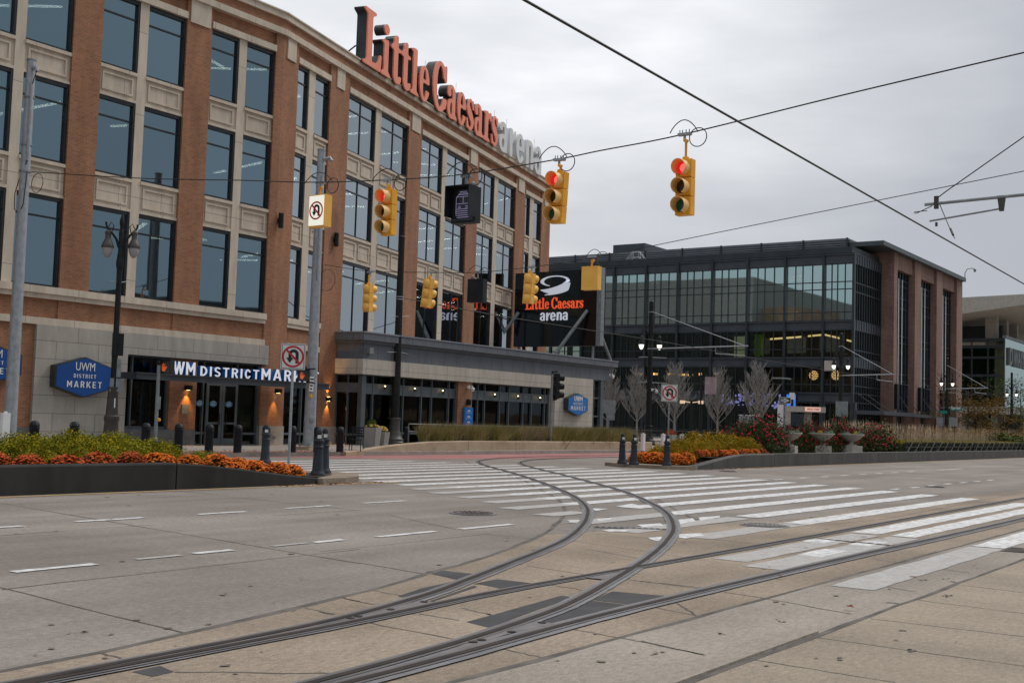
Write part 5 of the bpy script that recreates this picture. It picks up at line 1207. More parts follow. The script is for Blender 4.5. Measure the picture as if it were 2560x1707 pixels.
b = MB(); b.box(-.30,.30,0,.27,-hh/2,hh/2); b.build('box', M['yelback'], t); tz = onX(1484,643,SX2).z-(p1.z+p2.z)/2
b = MB(); b.tube([(0,.13,hh/2),(0,.13,tz-.1)], .03, 6); b.tube([(0,.13,tz-.2),(-.08,.13,tz-.1)], .045, 6); b.build('hanger_pipe', M['yel'], t)
b = MB(); b.box(-.16,.16,.09,.17,tz-.03,tz+.03); b.build('span_clamp', M['galv'], t)
# dark transit signal boxes
p1, p2 = onX(1160,468,SX1), onX(1160,557,SX1); hh = p1.z-p2.z
t = thing('transit_signal', 'black hanging signal box with an unlit tram symbol behind a deep hood', 'signal box', (SX1,p1.y,(p1.z+p2.z)/2), -math.pi/2+.05)
ww = .66
b = MB(); b.box(-ww/2,ww/2,.0,.22,-hh/2,hh/2); b.build('box', M['black'], t)
b = MB(); b.box(-ww/2,ww/2,-.28,-.001,hh/2-.015,hh/2); b.box(-ww/2,-ww/2+.015,-.28,-.001,-hh/2+.12,hh/2-.015); b.box(ww/2-.015,ww/2,-.28,-.001,-hh/2+.12,hh/2-.015); b.build('hood', M['black'], t)
b = MB(); b.box(-ww/2+.05,ww/2-.05,-.012,-.001,-hh/2+.05,hh/2-.05); fo = b.build('display', mat('dark_display',(.02,.02,.024),.25), t)
b = MB(); k = .19; c_ = .0; lines = [((-k,-.22),(-k,.18)),((k,-.22),(k,.18)),((-k,.18),(-.1,.28)),((k,.18),(.1,.28)),((-.1,.28),(.1,.28)),((-k+.02,.03),(k-.02,.03)),((0,.03),(0,.2)),((-k+.02,.2),(k-.02,.2)),((-k,-.1),(k,-.1)),((-k,-.15),(k,-.15)),((-k,-.2),(k,-.2)),((-k,-.25),(k,-.25)),((-k+.03,-.3),(k-.03,-.3)),((-.12,.25),(.12,.25)),((-.14,-.03),(-.06,-.03)),((.06,-.03),(.14,-.03)),((-.14,-.07),(-.06,-.07)),((.06,-.07),(.14,-.07)),((-.1,.32),(.1,.32))]
for (x0,z0),(x1,z1) in lines: b.tube([(x0,-.016,z0*.95-.0),(x1,-.016,z1*.95)], .006, 4)
b.build('tram_symbol', mat('dim_lilac',(.30,.26,.42),.6,emit=(.35,.30,.52),es=.35), fo)
b = MB(); tz = onX(1160,438,SX1).z-(p1.z+p2.z)/2; b.tube([(0,.08,hh/2),(0,.08,tz)], .035, 6); b.box(-.13,.13,.03,.13,tz-.04,tz+.03); b.build('hanger_pipe', M['galvd'], t); b = MB(); b.lathe([(.05,0),(.05,.1),(.02,.13)], (-.2+.38,.1,hh/2), 8); b.build('cable_gland', M['galvd'], t)
p1, p2 = onX(1199,699,SX2), onX(1199,757,SX2); hh = p1.z-p2.z
t = thing('transit_signal', 'plain square dark box seen from behind on the lower span wire', 'signal box', (SX2,p1.y,(p1.z+p2.z)/2), math.pi/2+.1)
b = MB(); b.box(-.32,.32,0,.28,-hh/2,hh/2); b.build('box', M['black'], t); tz = onX(1199,681,SX2).z-(p1.z+p2.z)/2
b = MB(); b.tube([(0,.13,hh/2),(0,.13,tz)], .03, 6); b.box(-.1,.1,.1,.16,tz-.03,tz+.03); b.build('hanger_pipe', M['galvd'], t); b = MB(); b.lathe([(.05,0),(.05,.12),(.02,.15)], (.24,.1,hh/2), 8); b.build('cable_gland', M['galvd'], t)
# steel poles
pl = onX(79,153,SX1)
t = thing('steel_pole', 'tall mottled galvanised steel pole at the far left edge, span wire fixed to it', 'pole', (SX1,pl.y,.15))
ht = pl.z-.15; b = MB(); b.lathe([(.205,0),(.20,1),(.155,ht*.6),(.135,ht)], (0,0,0), 24); b.build('shaft', M['galv'], t)
b = MB(); b.lathe([(.15,0),(.15,.05),(.10,.07)], (0,0,ht), 24); b.build('cap', M['galvd'], t)
b = MB(); b.tube([(-.02,-.14,ht-.25),(.0,-.3,ht-.25),(.0,-.32,ht-.38)], .07, 8); b.build('pipe_elbow', M['galv'], t)
z0 = onX(70,403,SX1).z-.15; b = MB(); b.tube([(-.06,-.2,z0),(-.06,-.19,ht-.8)], .05, 8); b.build('conduit', M['galv'], t)
b = MB(); b.tube([(.0,-.32,ht-.36),(-.04,-.26,ht-.6),(-.06,-.2,ht-.8)], .015, 5); zw = onX(79,430,SX1).z-.15
b.tube([(-.06,-.2,z0),(-.1,.0,z0-.3),(-.1,.32,z0-1.0),(-.1,.3,z0-1.5),(-.12,.0,z0-1.65),(-.12,-.2,z0-1.4),(-.1,-.28,zw)], .015, 5); b.build('drop_cable', M['cable'], t)
b = MB()
for z in (ht-1.2, z0+.5, zw+.02): b.lathe([(.175 if z>zw+.1 else .185,0),(.175 if z>zw+.1 else .185,.05)], (0,0,z), 16)
b.build('band', M['galvd'], t)
pb = g(772,1121,.2); SYM = pb.y
t = thing('steel_pole', 'galvanised steel signal pole in the middle left with pedestrian signal and conduit', 'pole', (pb.x,pb.y,.15))
ptop = onY(807.6,378,SYM); ht = ptop.z-.15; b = MB(); b.lathe([(.235,.22),(.22,1.2),(.17,ht*.65),(.145,ht)], (0,0,0), 24); b.build('shaft', M['galv'], t)
b = MB(); b.box(-.36,.36,-.36,.36,0,.12); b.build('footing', M['tanwall'], t)
b = MB(); b.box(-.3,.3,-.3,.3,.16,.2); b.lathe([(.29,0),(.25,.12)], (0,0,.2), 16)
for s in (-.24,.24):
    for r_ in (-.24,.24): b.tube([(s,r_,.1),(s,r_,.26)], .025, 6)
b.build('base_plate', M['galvd'], t)
b = MB(); b.lathe([(.16,0),(.16,.05),(.11,.07)], (0,0,ht), 20); b.tube([(.0,-.14,ht-.35),(.1,-.36,ht-.3),(.14,-.42,ht-.42)], .07, 8); b.build('cap', M['galv'], t)
b = MB(); b.tube([(-.1,-.2,ht-1),(-.12,-.2,ht-5.0)], .05, 8); b.build('conduit', M['galv'], t)
b = MB(); b.M = T((-.12,-.20,1.15),0,math.pi/2); b.lathe([(.14,0),(.14,.02),(.12,.03)], (0,0,0), 16); b.build('hand_hole', M['galvd'], t)
b = MB(); b.box(-.34,-.14,-.24,-.2,2.2,2.75); fo = b.build('crossing_notice', M['signwhite'], t)
b = MB(); 
for k in range(4): b.box(-.32,-.2+.02*k,-.243,-.24,2.26+.12*k,2.32+.12*k)
b.build('notice_text', M['signblack'], fo)
b = MB(); b.lathe([(.0,0),(.06,.03),(.06,.12),(0,.14)], (-.22,-.2,1.95), 8); b.build('push_button', M['yel'], t)
# pedestrian signals
def pedhead(loc, label, rz, own_post=None):
    t = thing('pedestrian_signal', label, 'pedestrian signal', loc, rz)
    b = MB(); b.box(-.22,.22,-.02,.16,-.22,.22); b.build('box', M['black'], t)
    b = MB()
    for x0,x1,z0,z1 in ((-.22,.22,.205,.22),(-.22,-.205,-.2,.205),(.205,.22,-.2,.205)): b.box(x0,x1,-.2,-.02,z0,z1)
    b.build('hood', M['black'], t)
    b = MB(); b.box(-.2,.2,-.03,-.021,-.2,.2); fo = b.build('display', mat('ped_display' ,(.05,.05,.055),.3), t)
    b = MB()
    hand = [(-.05,-.14),(.03,-.14),(.06,-.05),(.09,.0),(.07,.02),(.03,-.02),(.03,.10),(.015,.10),(.01,.0),(-.005,.0),(-.01,.13),(-.025,.13),(-.03,.0),(-.045,.0),(-.05,.10),(-.065,.10),(-.07,-.06)]
    b.prism([(x*1.1-.05,z) for x,z in hand], -.036, -.031, lambda x,y,z: (x,z,y)); b.build('hand_symbol', mat('hand_orange',(.7,.12,.03),.4,emit=(1,.16,.03),es=.28), fo)
    return t
pp = onY(415,917,30.6)
t = pedhead((pp.x,30.6,pp.z), 'black pedestrian signal with a lit orange hand on the slim grey post at left', -rad(62))
b = MB(); b.tube([(-.22,.1,.24),(.22,.1,.24)], .03, 6); b.tube([(0,.1,.2),(0,.1,.26)], .04, 6); b.build('bracket', M['black'], t)
po = onY(393,1000,30.65)
t = thing('signal_post', 'slim grey post at left holding a pedestrian signal above the golden shrubs', 'post', (po.x,30.65,.15))
b = MB(); b.tube([(0,0,0),(0,0,onY(393,912,30.65).z-.1)], .057, 12); b.build('shaft', M['galvd'], t); b = MB(); zc = onY(393,903,30.65).z-.15; b.lathe([(.06,0),(.08,.03),(.08,.1),(.03,.14)], (0,0,zc-.12), 10); b.build('cap', M['black'], t)
b = MB(); b.lathe([(.0,0),(.06,.03),(.06,.1),(0,.12)], (.07,-.04,.95), 8); b.build('push_button', M['yel'], t); b = MB(); b.box(.04,.1,-.05,-.02,1.35,1.75); b.build('push_notice', M['galvd'], t)
pp = onY(759,938,SYM-.15)
t = pedhead((pp.x,SYM-.15,pp.z), 'black pedestrian signal with orange hand strapped to the middle steel pole', -rad(48))
b = MB(); b.tube([(.1,.1,.24),(.42,.14,.26)], .03, 6); b.tube([(.1,.1,-.24),(.42,.14,-.28)], .03, 6); b.build('bracket', M['black'], t)
# black vehicle signal on a grey post
pq = onY(1379,1000,30.9)
t = thing('signal_post', 'slim pale post in front of the low shop wing carrying a black signal head', 'post', (pq.x,30.9,.15))
zt_ = onY(1377,935,30.9).z-.15; b = MB(); b.tube([(0,0,0),(0,0,zt_)], .065, 12); b.build('shaft', M['galvd'], t); b = MB(); b.tube([(0,0,zt_),(.0,0,zt_+.12),(.24,-.14,zt_+.15)], .05, 8); b.tube([(0,0,zt_-1.25),(.24,-.14,zt_-1.2)], .04, 8); b.build('bracket', M['black'], t)
t = thing('traffic_signal', 'black three lamp signal seen from the side on the pale post by the shop wing', 'traffic light', (pq.x+.28,30.9-.16,.15+zt_-1.18), rad(150))
for k in range(3):
    z = k*.41; b = MB(); b.box(-.02,.2,-.16,.16,z,z+.4); b.build('housing', M['black'], t); b = MB(T((-.02,0,z+.2),0,0,-math.pi/2)); b.lathe([(.15,0),(.15,.27),(.13,.27),(.13,.05)], (0,0,0), 14); b.build('visor', M['black'], t)
    b = MB(T((.2,0,z+.2),0,0,math.pi/2)); b.lathe([(.14,0),(.12,.05),(.05,.08),(0,.085)], (0,0,0), 12); b.build('housing_back', M['black'], t)
# ---------------------------------------------------------------- tram contact wires and bracket
WYY = 5.6
a_, b_ = onY(1310,0,WYY), onY(2560,710,WYY); d_ = b_-a_
cable('contact_wire', 'thick dark tram contact wire running from top centre down to the right edge', [a_-d_*.25, a_, b_, b_+d_*3], .0135, cat='overhead wire')
wz = lambda X: a_.z+(X-a_.x)*d_.z/d_.x
pA, pB = onX(2312,512,20.7), onX(2560,487,20.7)
t = thing('wire_bracket', 'horizontal grey tube arm with a hanging link holding the contact wire at upper right', 'bracket arm', (20.7,pA.y,pA.z))
dY = pB-pA; b = MB(); b.tube([(0,0,0),tuple(dY*1.0),tuple(dY*2.6)], .028, 10); b.build('arm_tube', M['galvd'], t)
cl = (onX(2341,505,20.7)-pA); b = MB(); b.box(-.03,.03,cl.y-.035,cl.y+.035,cl.z-.12,cl.z+.1); b.build('clamp', M['bronze'], t)
c2_ = onX(2504,498,20.7)-pA; c3_ = onX(2504,528,20.7)-pA; b = MB(); b.prism([(c2_.y-.07,c2_.z+.06),(c2_.y+.07,c2_.z+.06),(c3_.y+.035,c3_.z),(c3_.y-.035,c3_.z)], -.02, .02, lambda x,y,z: (z,x,y)); b.build('drop_plate', M['bronze'], t)
r0 = onX(2324,553,20.7)-pA; r1 = onX(2500,522,20.7)-pA; b = MB(); b.tube([tuple(r0),tuple(r1)], .017, 8); b.build('registration_rod', M['galvd'], t)
for x0,y0,x1,y1,r_ in ((2341,556,2341,566,.022),(2318,527,2286,530,.008),):
    b = MB(); b.tube([tuple(onX(x0,y0,20.7)-pA),tuple(onX(x1,y1,20.7)-pA)], r_, 6); b.build('link', M['bronze'], t)
b = MB(); b.tube([tuple(onX(2330,515,20.7)-pA),tuple(onX(2292,533,20.9)-pA),(onX(2285,533,21.5)-pA)], .008, 5); b.tube([tuple(onX(2350,513,20.7)-pA),tuple(onX(2376,575,20.2)-pA),tuple(onX(2387,596,19.9)-pA)], .008, 5); b.tube([tuple(onX(2376,572,20.2)-pA),tuple(onX(2383,588,20.0)-pA)], .02, 6); b.build('stay_wire', M['cable'], t)
cable('stay_cable', 'thin stay wire rising from the bracket clamp to the right edge of the sky', [onX(2345,494,20.7), onX(2366,478,20.7), onX(2560,342,20.7), onX(2800,175,20.7)], .010)
cable('feeder_wire', 'thin wire sagging from the fluted black mast towards the glass building', [Vector((41.3,35.0,onY(1008,745,35.0).z))]+[Vector((p.x,p.y,p.z)) for p in (onY(1250,790,34.2),onY(1390,812,34),onY(1650,853,33.8),onY(1940,905,33.6),onY(2130,935,33.4),onY(2330,975,33.4))], .02)
# ---------------------------------------------------------------- lamp heads and masts
def lamphead(t, loc, s=1, lit=True):
    b = MB(); b.lathe([(.19*s,.0),(.20*s,.02*s),(.185*s,.1*s),(.12*s,.24*s),(.09*s,.30*s),(.09*s,.44*s),(.10*s,.45*s),(.10*s,.52*s),(.06*s,.56*s),(.02*s,.6*s)], loc, 16); o = b.build('lamp_hood', M['bronze'] if not lit else M['black'], t)
    b = MB(); b.lathe([(.0,-.32*s),(.05*s,-.31*s),(.11*s,-.24*s),(.155*s,-.12*s),(.17*s,0)], loc, 16); b.build('globe', M['lampglow'] if lit else nmat('frosted_globe',(.30,.29,.29),(.36,.35,.35),2,.35) if 'frosted_globe' not in bpy.data.materials else bpy.data.materials['frosted_globe'], t)
    return o
Ls = 31.4; lp = atY(283,Ls); 
lpx = (onY(277,1080,Ls).x)
t = thing('street_lamp', 'dark bronze twin street lamp with unlit globes in front of the arena at left', 'street lamp', (lpx,Ls,.15))
zt_ = onY(296,525,Ls).z-.15; zl = lambda y: onY(275,y,Ls).z-.15
b = MB(); b.lathe([(.30,0),(.30,.3),(.24,.5),(.21,.9),(.235,.95),(.235,1.08),(.19,1.12),(.155,1.9),(.18,1.94),(.18,2.0)], (0,0,0), 12); b.build('base', M['bronze'], t)
b = MB(); b.lathe([(.10,2.0),(.085,zl(690)),(.09,zl(667)),(.11,zl(666)),(.12,zl(655)),(.10,zl(640)),(.09,zl(638)),(.10,zl(634)),(.08,zl(630)),(.07,zl(600)),(.085,zl(578)),(.06,zl(572)),(.055,zl(560)),(.075,zl(556)),(.075,zl(545)),(.03,zl(533)),(.0,zt_)], (0,0,0), 14); b.build('shaft', M['black'], t)
for s in (-1,1):
    d = Vector((.80,-.6,0))*s*-1 if False else Vector((.8,-.45,0)).normalized()*s
    zh = zl(578)
    b = MB(); b.tube([tuple(d*.05+Vector((0,0,zl(615)))),tuple(d*.14+Vector((0,0,zl(595)))),tuple(d*.26+Vector((0,0,zl(582)))),tuple(d*.40+Vector((0,0,zl(572)))),tuple(d*.47+Vector((0,0,zl(560)))),tuple(d*.48+Vector((0,0,zl(553))))], [.05,.04,.035,.03,.03,.035], 8)
    b.tube([tuple(d*.30+Vector((0,0,zl(580)))),tuple(d*.24+Vector((0,0,zl(560)))),tuple(d*.32+Vector((0,0,zl(552)))),tuple(d*.40+Vector((0,0,zl(565))))], .016, 6)
    b.lathe([(.03,0),(.05,.05),(.05,.1),(.02,.16)], tuple(d*.38+Vector((0,0,zl(580)+.0))), 8); b.build('arm', M['black'], t)
    lamphead(t, tuple(d*.40+Vector((0,0,zl(618 if s<0 else 614)))), .98, False)
b = MB(); b.tube([(-.35,0,zl(702)),(0,0,zl(704)),(.35,0,zl(697))], .012, 5); b.tube([(0,0,zl(824)),(.35,-.1,zl(823))], .012, 5); b.build('banner_rod', M['galvd'], t)
for zz0,zz1,wid,m_ in ((zl(888),zl(832),.17,'black'),(zl(942),zl(896),.13,'galvd'),(zl(978),zl(945),.25,'galvd')):
    b = MB(); b.M = T((.0,0,0),-rad(30)); b.box(.06,.06+wid,-.12,-.09,zz0,zz1); b.build('sign_back', M[m_], t)
    if m_ == 'black': b = MB(); b.M = T((.0,0,0),-rad(30)); b.box(-.12,.04,-.15,-.11,zz0,zz1); b.build('signal_housing', M['black'], t)
    else: b = MB(); b.M = T((.0,0,0),-rad(30)); b.box(-.12 if wid>.2 else .1,.0 if wid > .2 else .12,-.13,-.11,zz0,zz1); b.build('sign_back', M['galvd'], t)
b = MB(); b.M=T((0,0,0),-rad(30)); b.box(.03,.07,-.175,-.165,1.35,1.65); b.build('sticker', M['signwhite'], t)
def ocs_mast(loc, H_, label, full=True, arm=None, lamps=True, stay=True, lampz=None, sc=1):
    t = thing('fluted_mast', label, 'lamp mast' if lamps else 'mast', loc)
    b = MB(); b.lathe([(.48,0),(.48,.16),(.44,.2),(.44,.30),(.36,.36),(.31,.5),(.265,.66),(.25,.7),(.25,1.18),(.27,1.2),(.27,1.27),(.22,1.3)], (0,0,0), 20); b.build('base', M['bronze' if full else 'blackpole'], t)
    b = MB(); b.lathe([(.20,1.3),(.185,3),(.16,H_*.7),(.14,H_)], (0,0,0), 32, False, flute=.07); b.build('shaft', M['blackpole'], t)
    b = MB(); b.lathe([(.155,0),(.16,.05),(.13,.09),(.03,.12),(.02,.2)], (0,0,H_), 14); b.build('cap', M['blackpole'], t)
    if lamps:
        lz = lampz
        for s in (-1,1):
            d = Vector((.55,-.83,0))*s
            b = MB(); b.tube([tuple(d*.12+Vector((0,0,lz+.55))),tuple(d*.3+Vector((0,0,lz+.95))),tuple(d*.55+Vector((0,0,lz+1.0))),tuple(d*.6+Vector((0,0,lz+.65)))], .045, 8); b.tube([tuple(d*.1+Vector((0,0,lz+1.3))),tuple(d*.35+Vector((0,0,lz+1.1)))], .03, 6); b.build('arm', M['blackpole'], t)
            lamphead(t, tuple(d*.6+Vector((0,0,lz))), 1.0)
    if arm:
        L_, az_, hi = arm; d = Vector((0,-1,0))
        b = MB(); b.tube([(0,-.1,az_),tuple(d*L_+Vector((0,0,az_+.12)))], .045, 8); b.build('bracket_arm', M['galv'], t)
        b = MB(); b.tube([(0,-.1,hi),tuple(d*L_*.96+Vector((0,0,az_+.15)))], .035, 6)
        b.build('stay_rod', M['galv'], t)
        b = MB(); b.tube([tuple(d*L_*.68+Vector((0,0,az_+.1))),tuple(d*L_*.68+Vector((0,0,az_-.35))),tuple(d*L_*.97+Vector((0,0,az_-.5)))], .03, 6); b.build('registration_rod', M['galv'], t)
        b = MB(); b.lathe([(.19,0),(.19,.08)], (0,0,az_-.04), 12); b.build('band', M['galvd'], t); b = MB(); b.lathe([(.19,0),(.19,.08)], (0,0,hi-.04), 12); b.build('band', M['galvd'], t)
    return t
mb1 = g(985,1113,.15)
zt_ = onY(1011,597,mb1.y).z-.15
t = ocs_mast((mb1.x,mb1.y,.15), zt_, 'tall fluted black iron mast without lamps between the arena and the low wing', True, None, False)
zr = lambda y: onY(1000,y,mb1.y).z-.15
b = MB(); b.tube([(-.75,0,zr(883)),(0,-.1,zr(881)),(.8,0,zr(883))], .014, 5); b.tube([(-.75,0,zr(795)),(0,-.1,zr(792)),(.8,0,zr(787))], .014, 5); b.build('banner_rod', M['galvd'], t)
b = MB(); b.lathe([(.185,0),(.185,.05)], (0,0,zr(750)), 14); b.build('band', M['galv'], t); b = MB(); b.lathe([(.185,0),(.185,.05)], (0,0,zr(744)), 14); b.build('band', M['galv'], t)
for px_, top, label, lampy, army, arml, hiy in ((1627,756,'black lamp mast with two lit globes and the longest grey bracket arm',862,872,9.6,780),(2105,836,'black lamp mast with two lit globes near the brown brick corner of the glass building',914,939,8.6,866),(2371,898,'black lamp mast with green street name plate before the brick piers',958,972,8.4,915),(2533,934,'distant black lamp mast with lit globes near the right edge',985,997,8,948)):
    Y = {1627:37,2105:34.2,2371:33.8,2533:33.5}[px_]; P = atY(px_,Y); zz = lambda y: onY(px_,y,Y).z-.15
    if px_ == 1627: arml = (Y-onX(1870,868,P.x).y)
    if px_ == 2105: arml = (Y-onX(2236,939,P.x).y)
    if px_ == 2371: arml = (Y-onX(2470,972,P.x).y)
    t = ocs_mast((P.x,Y,.15), zz(top), label, False, (arml,zz(army),zz(hiy)), True, True, zz(lampy))
    mast_t = t
    b = MB()
    for y in ((894,957) if px_==1627 else (982,1020) if px_==2371 else (1001,) if px_ == 2533 else ()): b.tube([(-.6,.5,zz(y)),(0,0,zz(y-1)),(.6,-.9,zz(y))], .03, 5)
    if b.v: b.build('banner_rod', M['galvd'], t)
    if px_ == 2371:
        b = MB(); b.box(.3,.36,-1.5,-.2,zz(1026),zz(1018)); so_ = b.build('street_name_plate', mat('sign_green',(.0,.22,.16),.4), t)
        x = MB(T((0,0,0),-math.pi/2)); text(x,'Sproat',.85,zz(1025),1.0,.42,.02,.29,.03); x.build('plate_text', M['signwhite'], so_)
        b = MB(); b.box(-.3,-.26,-.1,.65,zz(1034),zz(1027)); b.build('street_name_plate', bpy.data.materials['sign_green'], t)
        for y0,y1 in ((-1.2,-.3),(.3,1.0)): b = MB(); b.box(-.3,-.27,y0,y1,zz(1065),zz(1044)); b.build('sign_back', M['galvd'], t)
    if px_ == 2105:
        b = MB(); b.box(-.3,-.25,.35,1.35,zz(928),zz(902)); b.build('mast_sign', M['planterc'], t)
P = atY(1627,37)
camera_fix((P.x-.1,36.8,onY(1627,975,37).z), 'white dome camera bracketed on the lamp mast right of the bare trees', rz=rad(20))
# ---------------------------------------------------------------- street signs on posts
def post_sign(loc, Hs, w, h, label, rz, face='uturn', postm='galv', hp=None):
    t = thing('street_sign' if face == 'uturn' else 'one_way_sign' if face == 'oneway' else 'sign_panel', label, 'sign', loc, rz)
    b = MB(); b.tube([(0,.05,-.1),(0,.05,hp or Hs+h/2)], .034, 8); b.build('post', M[postm], t)
    if face == 'uturn':
        b = MB(); b.box(-w/2-.01,w/2+.01,.0,.035,Hs-h/2-.01,Hs+h/2+.01); b.build('sign_back', M['galv'], t)
        t2 = bpy.data.objects.new('sign_panel', None); COL.objects.link(t2); t2.parent = t; t2.location = (0,0,Hs); 
        fo = MB(); fo.box(-w/2,w/2,-.008,-.0005,Hs-h/2,Hs+h/2); fo = fo.build('sign_face', M['signwhite'], t)
        br_, bb_ = MB(T((0,0,Hs))), MB(T((0,0,Hs))); uturn(br_, bb_, None, w, h, -.009)
        for x0,x1,z0,z1 in ((-w/2+.02,w/2-.02,h/2-.03,h/2-.018),(-w/2+.02,w/2-.02,-h/2+.018,-h/2+.03),(-w/2+.018,-w/2+.03,-h/2+.03,h/2-.03),(w/2-.03,w/2-.018,-h/2+.03,h/2-.03)): bb_.box(x0,x1,-.011,-.008,z0,z1)
        bb_.build('arrow_symbol', M['signblack'], fo); br_.build('prohibition_ring', M['signred'], fo)
        bpy.data.objects.remove(t2)
    elif face == 'oneway':
        b = MB(); b.box(-w/2,w/2,-.0,.02,Hs-h/2,Hs+h/2); fo = b.build('sign_face', M['signwhite'], t)
        b = MB(); b.box(-w/2+.02,w/2-.02,-.004,-.0005,Hs-h/2+.02,Hs+h/2-.02); b.build('sign_ground', M['signblack'], fo)
        b = MB(); q_ = h*.2; b.prism([(-w/2+.06,Hs-q_),(w/2-.28,Hs-q_),(w/2-.28,Hs-h*.36),(w/2-.06,Hs),(w/2-.28,Hs+h*.36),(w/2-.28,Hs+q_),(-w/2+.06,Hs+q_)], -.008, -.004, lambda x,y,z: (x,z,y)); b.build('arrow_symbol', M['signwhite'], fo)
        b = MB(); text(b,'ONE WAY',-.08,Hs-h*.13,w*.62,h*.26,.003,-.009,.03); b.build('lettering', M['signblack'], fo)
    else:
        b = MB(); b.box(-w/2,w/2,-.0,.02,Hs-h/2,Hs+h/2); b.build('sign_back', M['galvd'], t)
    return t
b0 = g(717,1163,.2); top = 859; bot = 923
zz = lambda y: onY(731,y,b0.y).z-.2
hs_ = (zz(top)-zz(bot))
post_sign((b0.x+.05,b0.y,.2), (zz(859)+zz(923))/2, .60, hs_, 'white no U turn sign on a steel post rising from the orange flowers at left', -rad(52), hp=zz(865))
b1 = Vector((38.6,20.6,.3)); zz = lambda y: onY(1671,y,b1.y).z-.3; b1.x = onY(1671,1100,b1.y).x
post_sign(tuple(b1), (zz(961)+zz(1003))/2, .60, zz(961)-zz(1003), 'white no U turn sign on a post above the golden shrubs at right', -rad(52), postm='galvd', hp=zz(964))
P = Vector((onY(1961,1100,18.9).x,18.9,.5)); zz = lambda y: onY(1964,y,18.9).z-.5
post_sign(tuple(P), zz(1001), .50, .27, 'black and white one way sign with right arrow above the red roses', -rad(66), 'oneway', 'galvd')
b = MB(); 
P = atY(2104,26); P = Vector((onY(2104,1060,20.8).x,20.8,.5)); zz = lambda y: onY(2104,y,20.8).z-.5
post_sign(tuple(P), (zz(1003)+zz(1041))/2, .62, zz(1003)-zz(1041), 'plain grey back of a sign on a post behind the rose bushes', -rad(66), 'back', 'galvd')
P = atY(1527,31.5); zz = lambda y: onY(1527,y,31.5).z-.15
t = post_sign((P.x,31.5,.15), (zz(1000)+zz(1033))/2, .70, zz(1000)-zz(1033), 'grey sign back on a post before the leftmost bare tree', -rad(60), 'back', 'galvd')
b = MB(); b.box(-.12,.32,-.0,.02,zz(1050),zz(1034)); b.build('lower_panel', M['galvd'], t)
# ---------------------------------------------------------------- bollards
def ornate(loc, label):
    t = thing('ornate_bollard', label, 'bollard', loc, 0, 'ornate ball topped bollards on the median noses')
    b = MB(); b.lathe([(.175,0),(.175,.05),(.15,.09),(.125,.14),(.10,.62),(.115,.63),(.115,.66),(.095,.68),(.095,.74),(.125,.76),(.125,.80),(.09,.82),(.09,.86),(.07,.88),(.05,.92)], (0,0,0), 16); b.build('shaft', M['iron'], t)
    b = MB(); b.lathe([(.0,.90),(.045,.915),(.068,.96),(.068,1.0),(.045,1.045),(0,1.06)], (0,0,0), 14); b.build('ball_top', M['iron'], t)
    b = MB(T((0,0,0),-rad(40))); b.box(-.04,.04,-.10,-.085,.84,.92); b.build('reflector', M['signwhite'], t)
    return t
ob = ornate(tuple(g(793.6,1190,.12)), 'ornate iron bollard with ball top, front one at the tip of the left planter')
for (x,y),lb in (((809,1183),'ornate iron bollard just behind the front one at the tip of the left planter'),((662,1158),'ornate iron bollard behind the orange flowers of the left planter'),((1555,1159),'leftmost ornate iron bollard at the tip of the right planter'),((1584.5,1161.5),'second ornate iron bollard from the left, right planter tip'),((1667,1163.5),'ornate iron bollard in front of the orange flowers and sign post, right planter')):
    dup(ob, tuple(g(x,y,.12)), 0, lb)
def domed(loc, label):
    t = thing('domed_bollard', label, 'bollard', loc, 0, 'domed black bollards along the far pavement')
    b = MB(); b.lathe([(.135,0),(.135,.70),(.142,.71),(.142,.74),(.131,.75),(.131,.77),(.142,.78),(.142,.81),(.132,.82),(.13,.84),(.108,.885),(.06,.915),(0,.925)], (0,0,0), 18); b.build('shaft', M['bollard'], t)
    return t
BYY = g(596,1131,.15).y; print('bollard Y', BYY)
db = None
names = ['far left one in front of the grey stone wall','second from left under the blue hexagon sign','behind the slim post at left','below the wall lamp left of the shop doors','in front of the left shop door','right of the shop doors','behind the ornate bollard by the lit wall lamp','directly right of the no U turn sign post','behind the pair of ornate bollards','left of the black chair','at the left of the fluted mast base','just right of the fluted mast base']
for px_,n_ in zip((87.3,187.7,367,449.4,526,597.4,667.8,734,796.4,853.5,958,1019), names):
    Y = BYY if px_ < 900 else 34.4; x = onY(px_-3,1100,Y).x; lb = 'domed black bollard '+n_
    if db is None: db = domed((x,Y,.15), lb)
    else: dup(db, (x,Y,.15), 0, lb)
for px_,n_ in ((1686,'right of the no U turn post, taller pair left one'),(1732,'right one of the taller pair behind the golden shrubs')):
    Y = 33.5; dup(db, (onY(px_,1090,Y).x,Y,.15), 0, 'domed black bollard '+n_, scale=(1,1,1.15))
wb = None
for px_,n_ in ((1607,'white square post in front of the tan wall, foot visible'),(1657,'white square post left of the sign post and golden shrubs'),(1704,'white post half hidden behind the golden shrubs'),(1749,'short white post top behind the golden shrubs, rightmost'),(8,'white post top at the left edge behind the shrubs')):
    Y = 29.6; x = onY(px_,1125,Y).x
    if wb is None:
        wb = thing('white_post', n_, 'post', (x,Y,0), 0, 'white lane posts'); b = MB(); b.prism([(-.11,-.08),(.11,-.08),(.13,0),(.11,.08),(-.11,.08),(-.13,0)], .12, 1.02); b.build('panel', M['white'], wb); b = MB(); b.lathe([(.12,0),(.12,.04),(.08,.12)], (0,0,0), 12); b.build('foot', M['black'], wb); b = MB(); b.lathe([(.05,1.02),(.04,1.06)], (0,0,0), 8); b.build('cap', M['white'], wb)
    else: dup(wb, (x,Y,0 if px_>100 else .25), 0, n_)
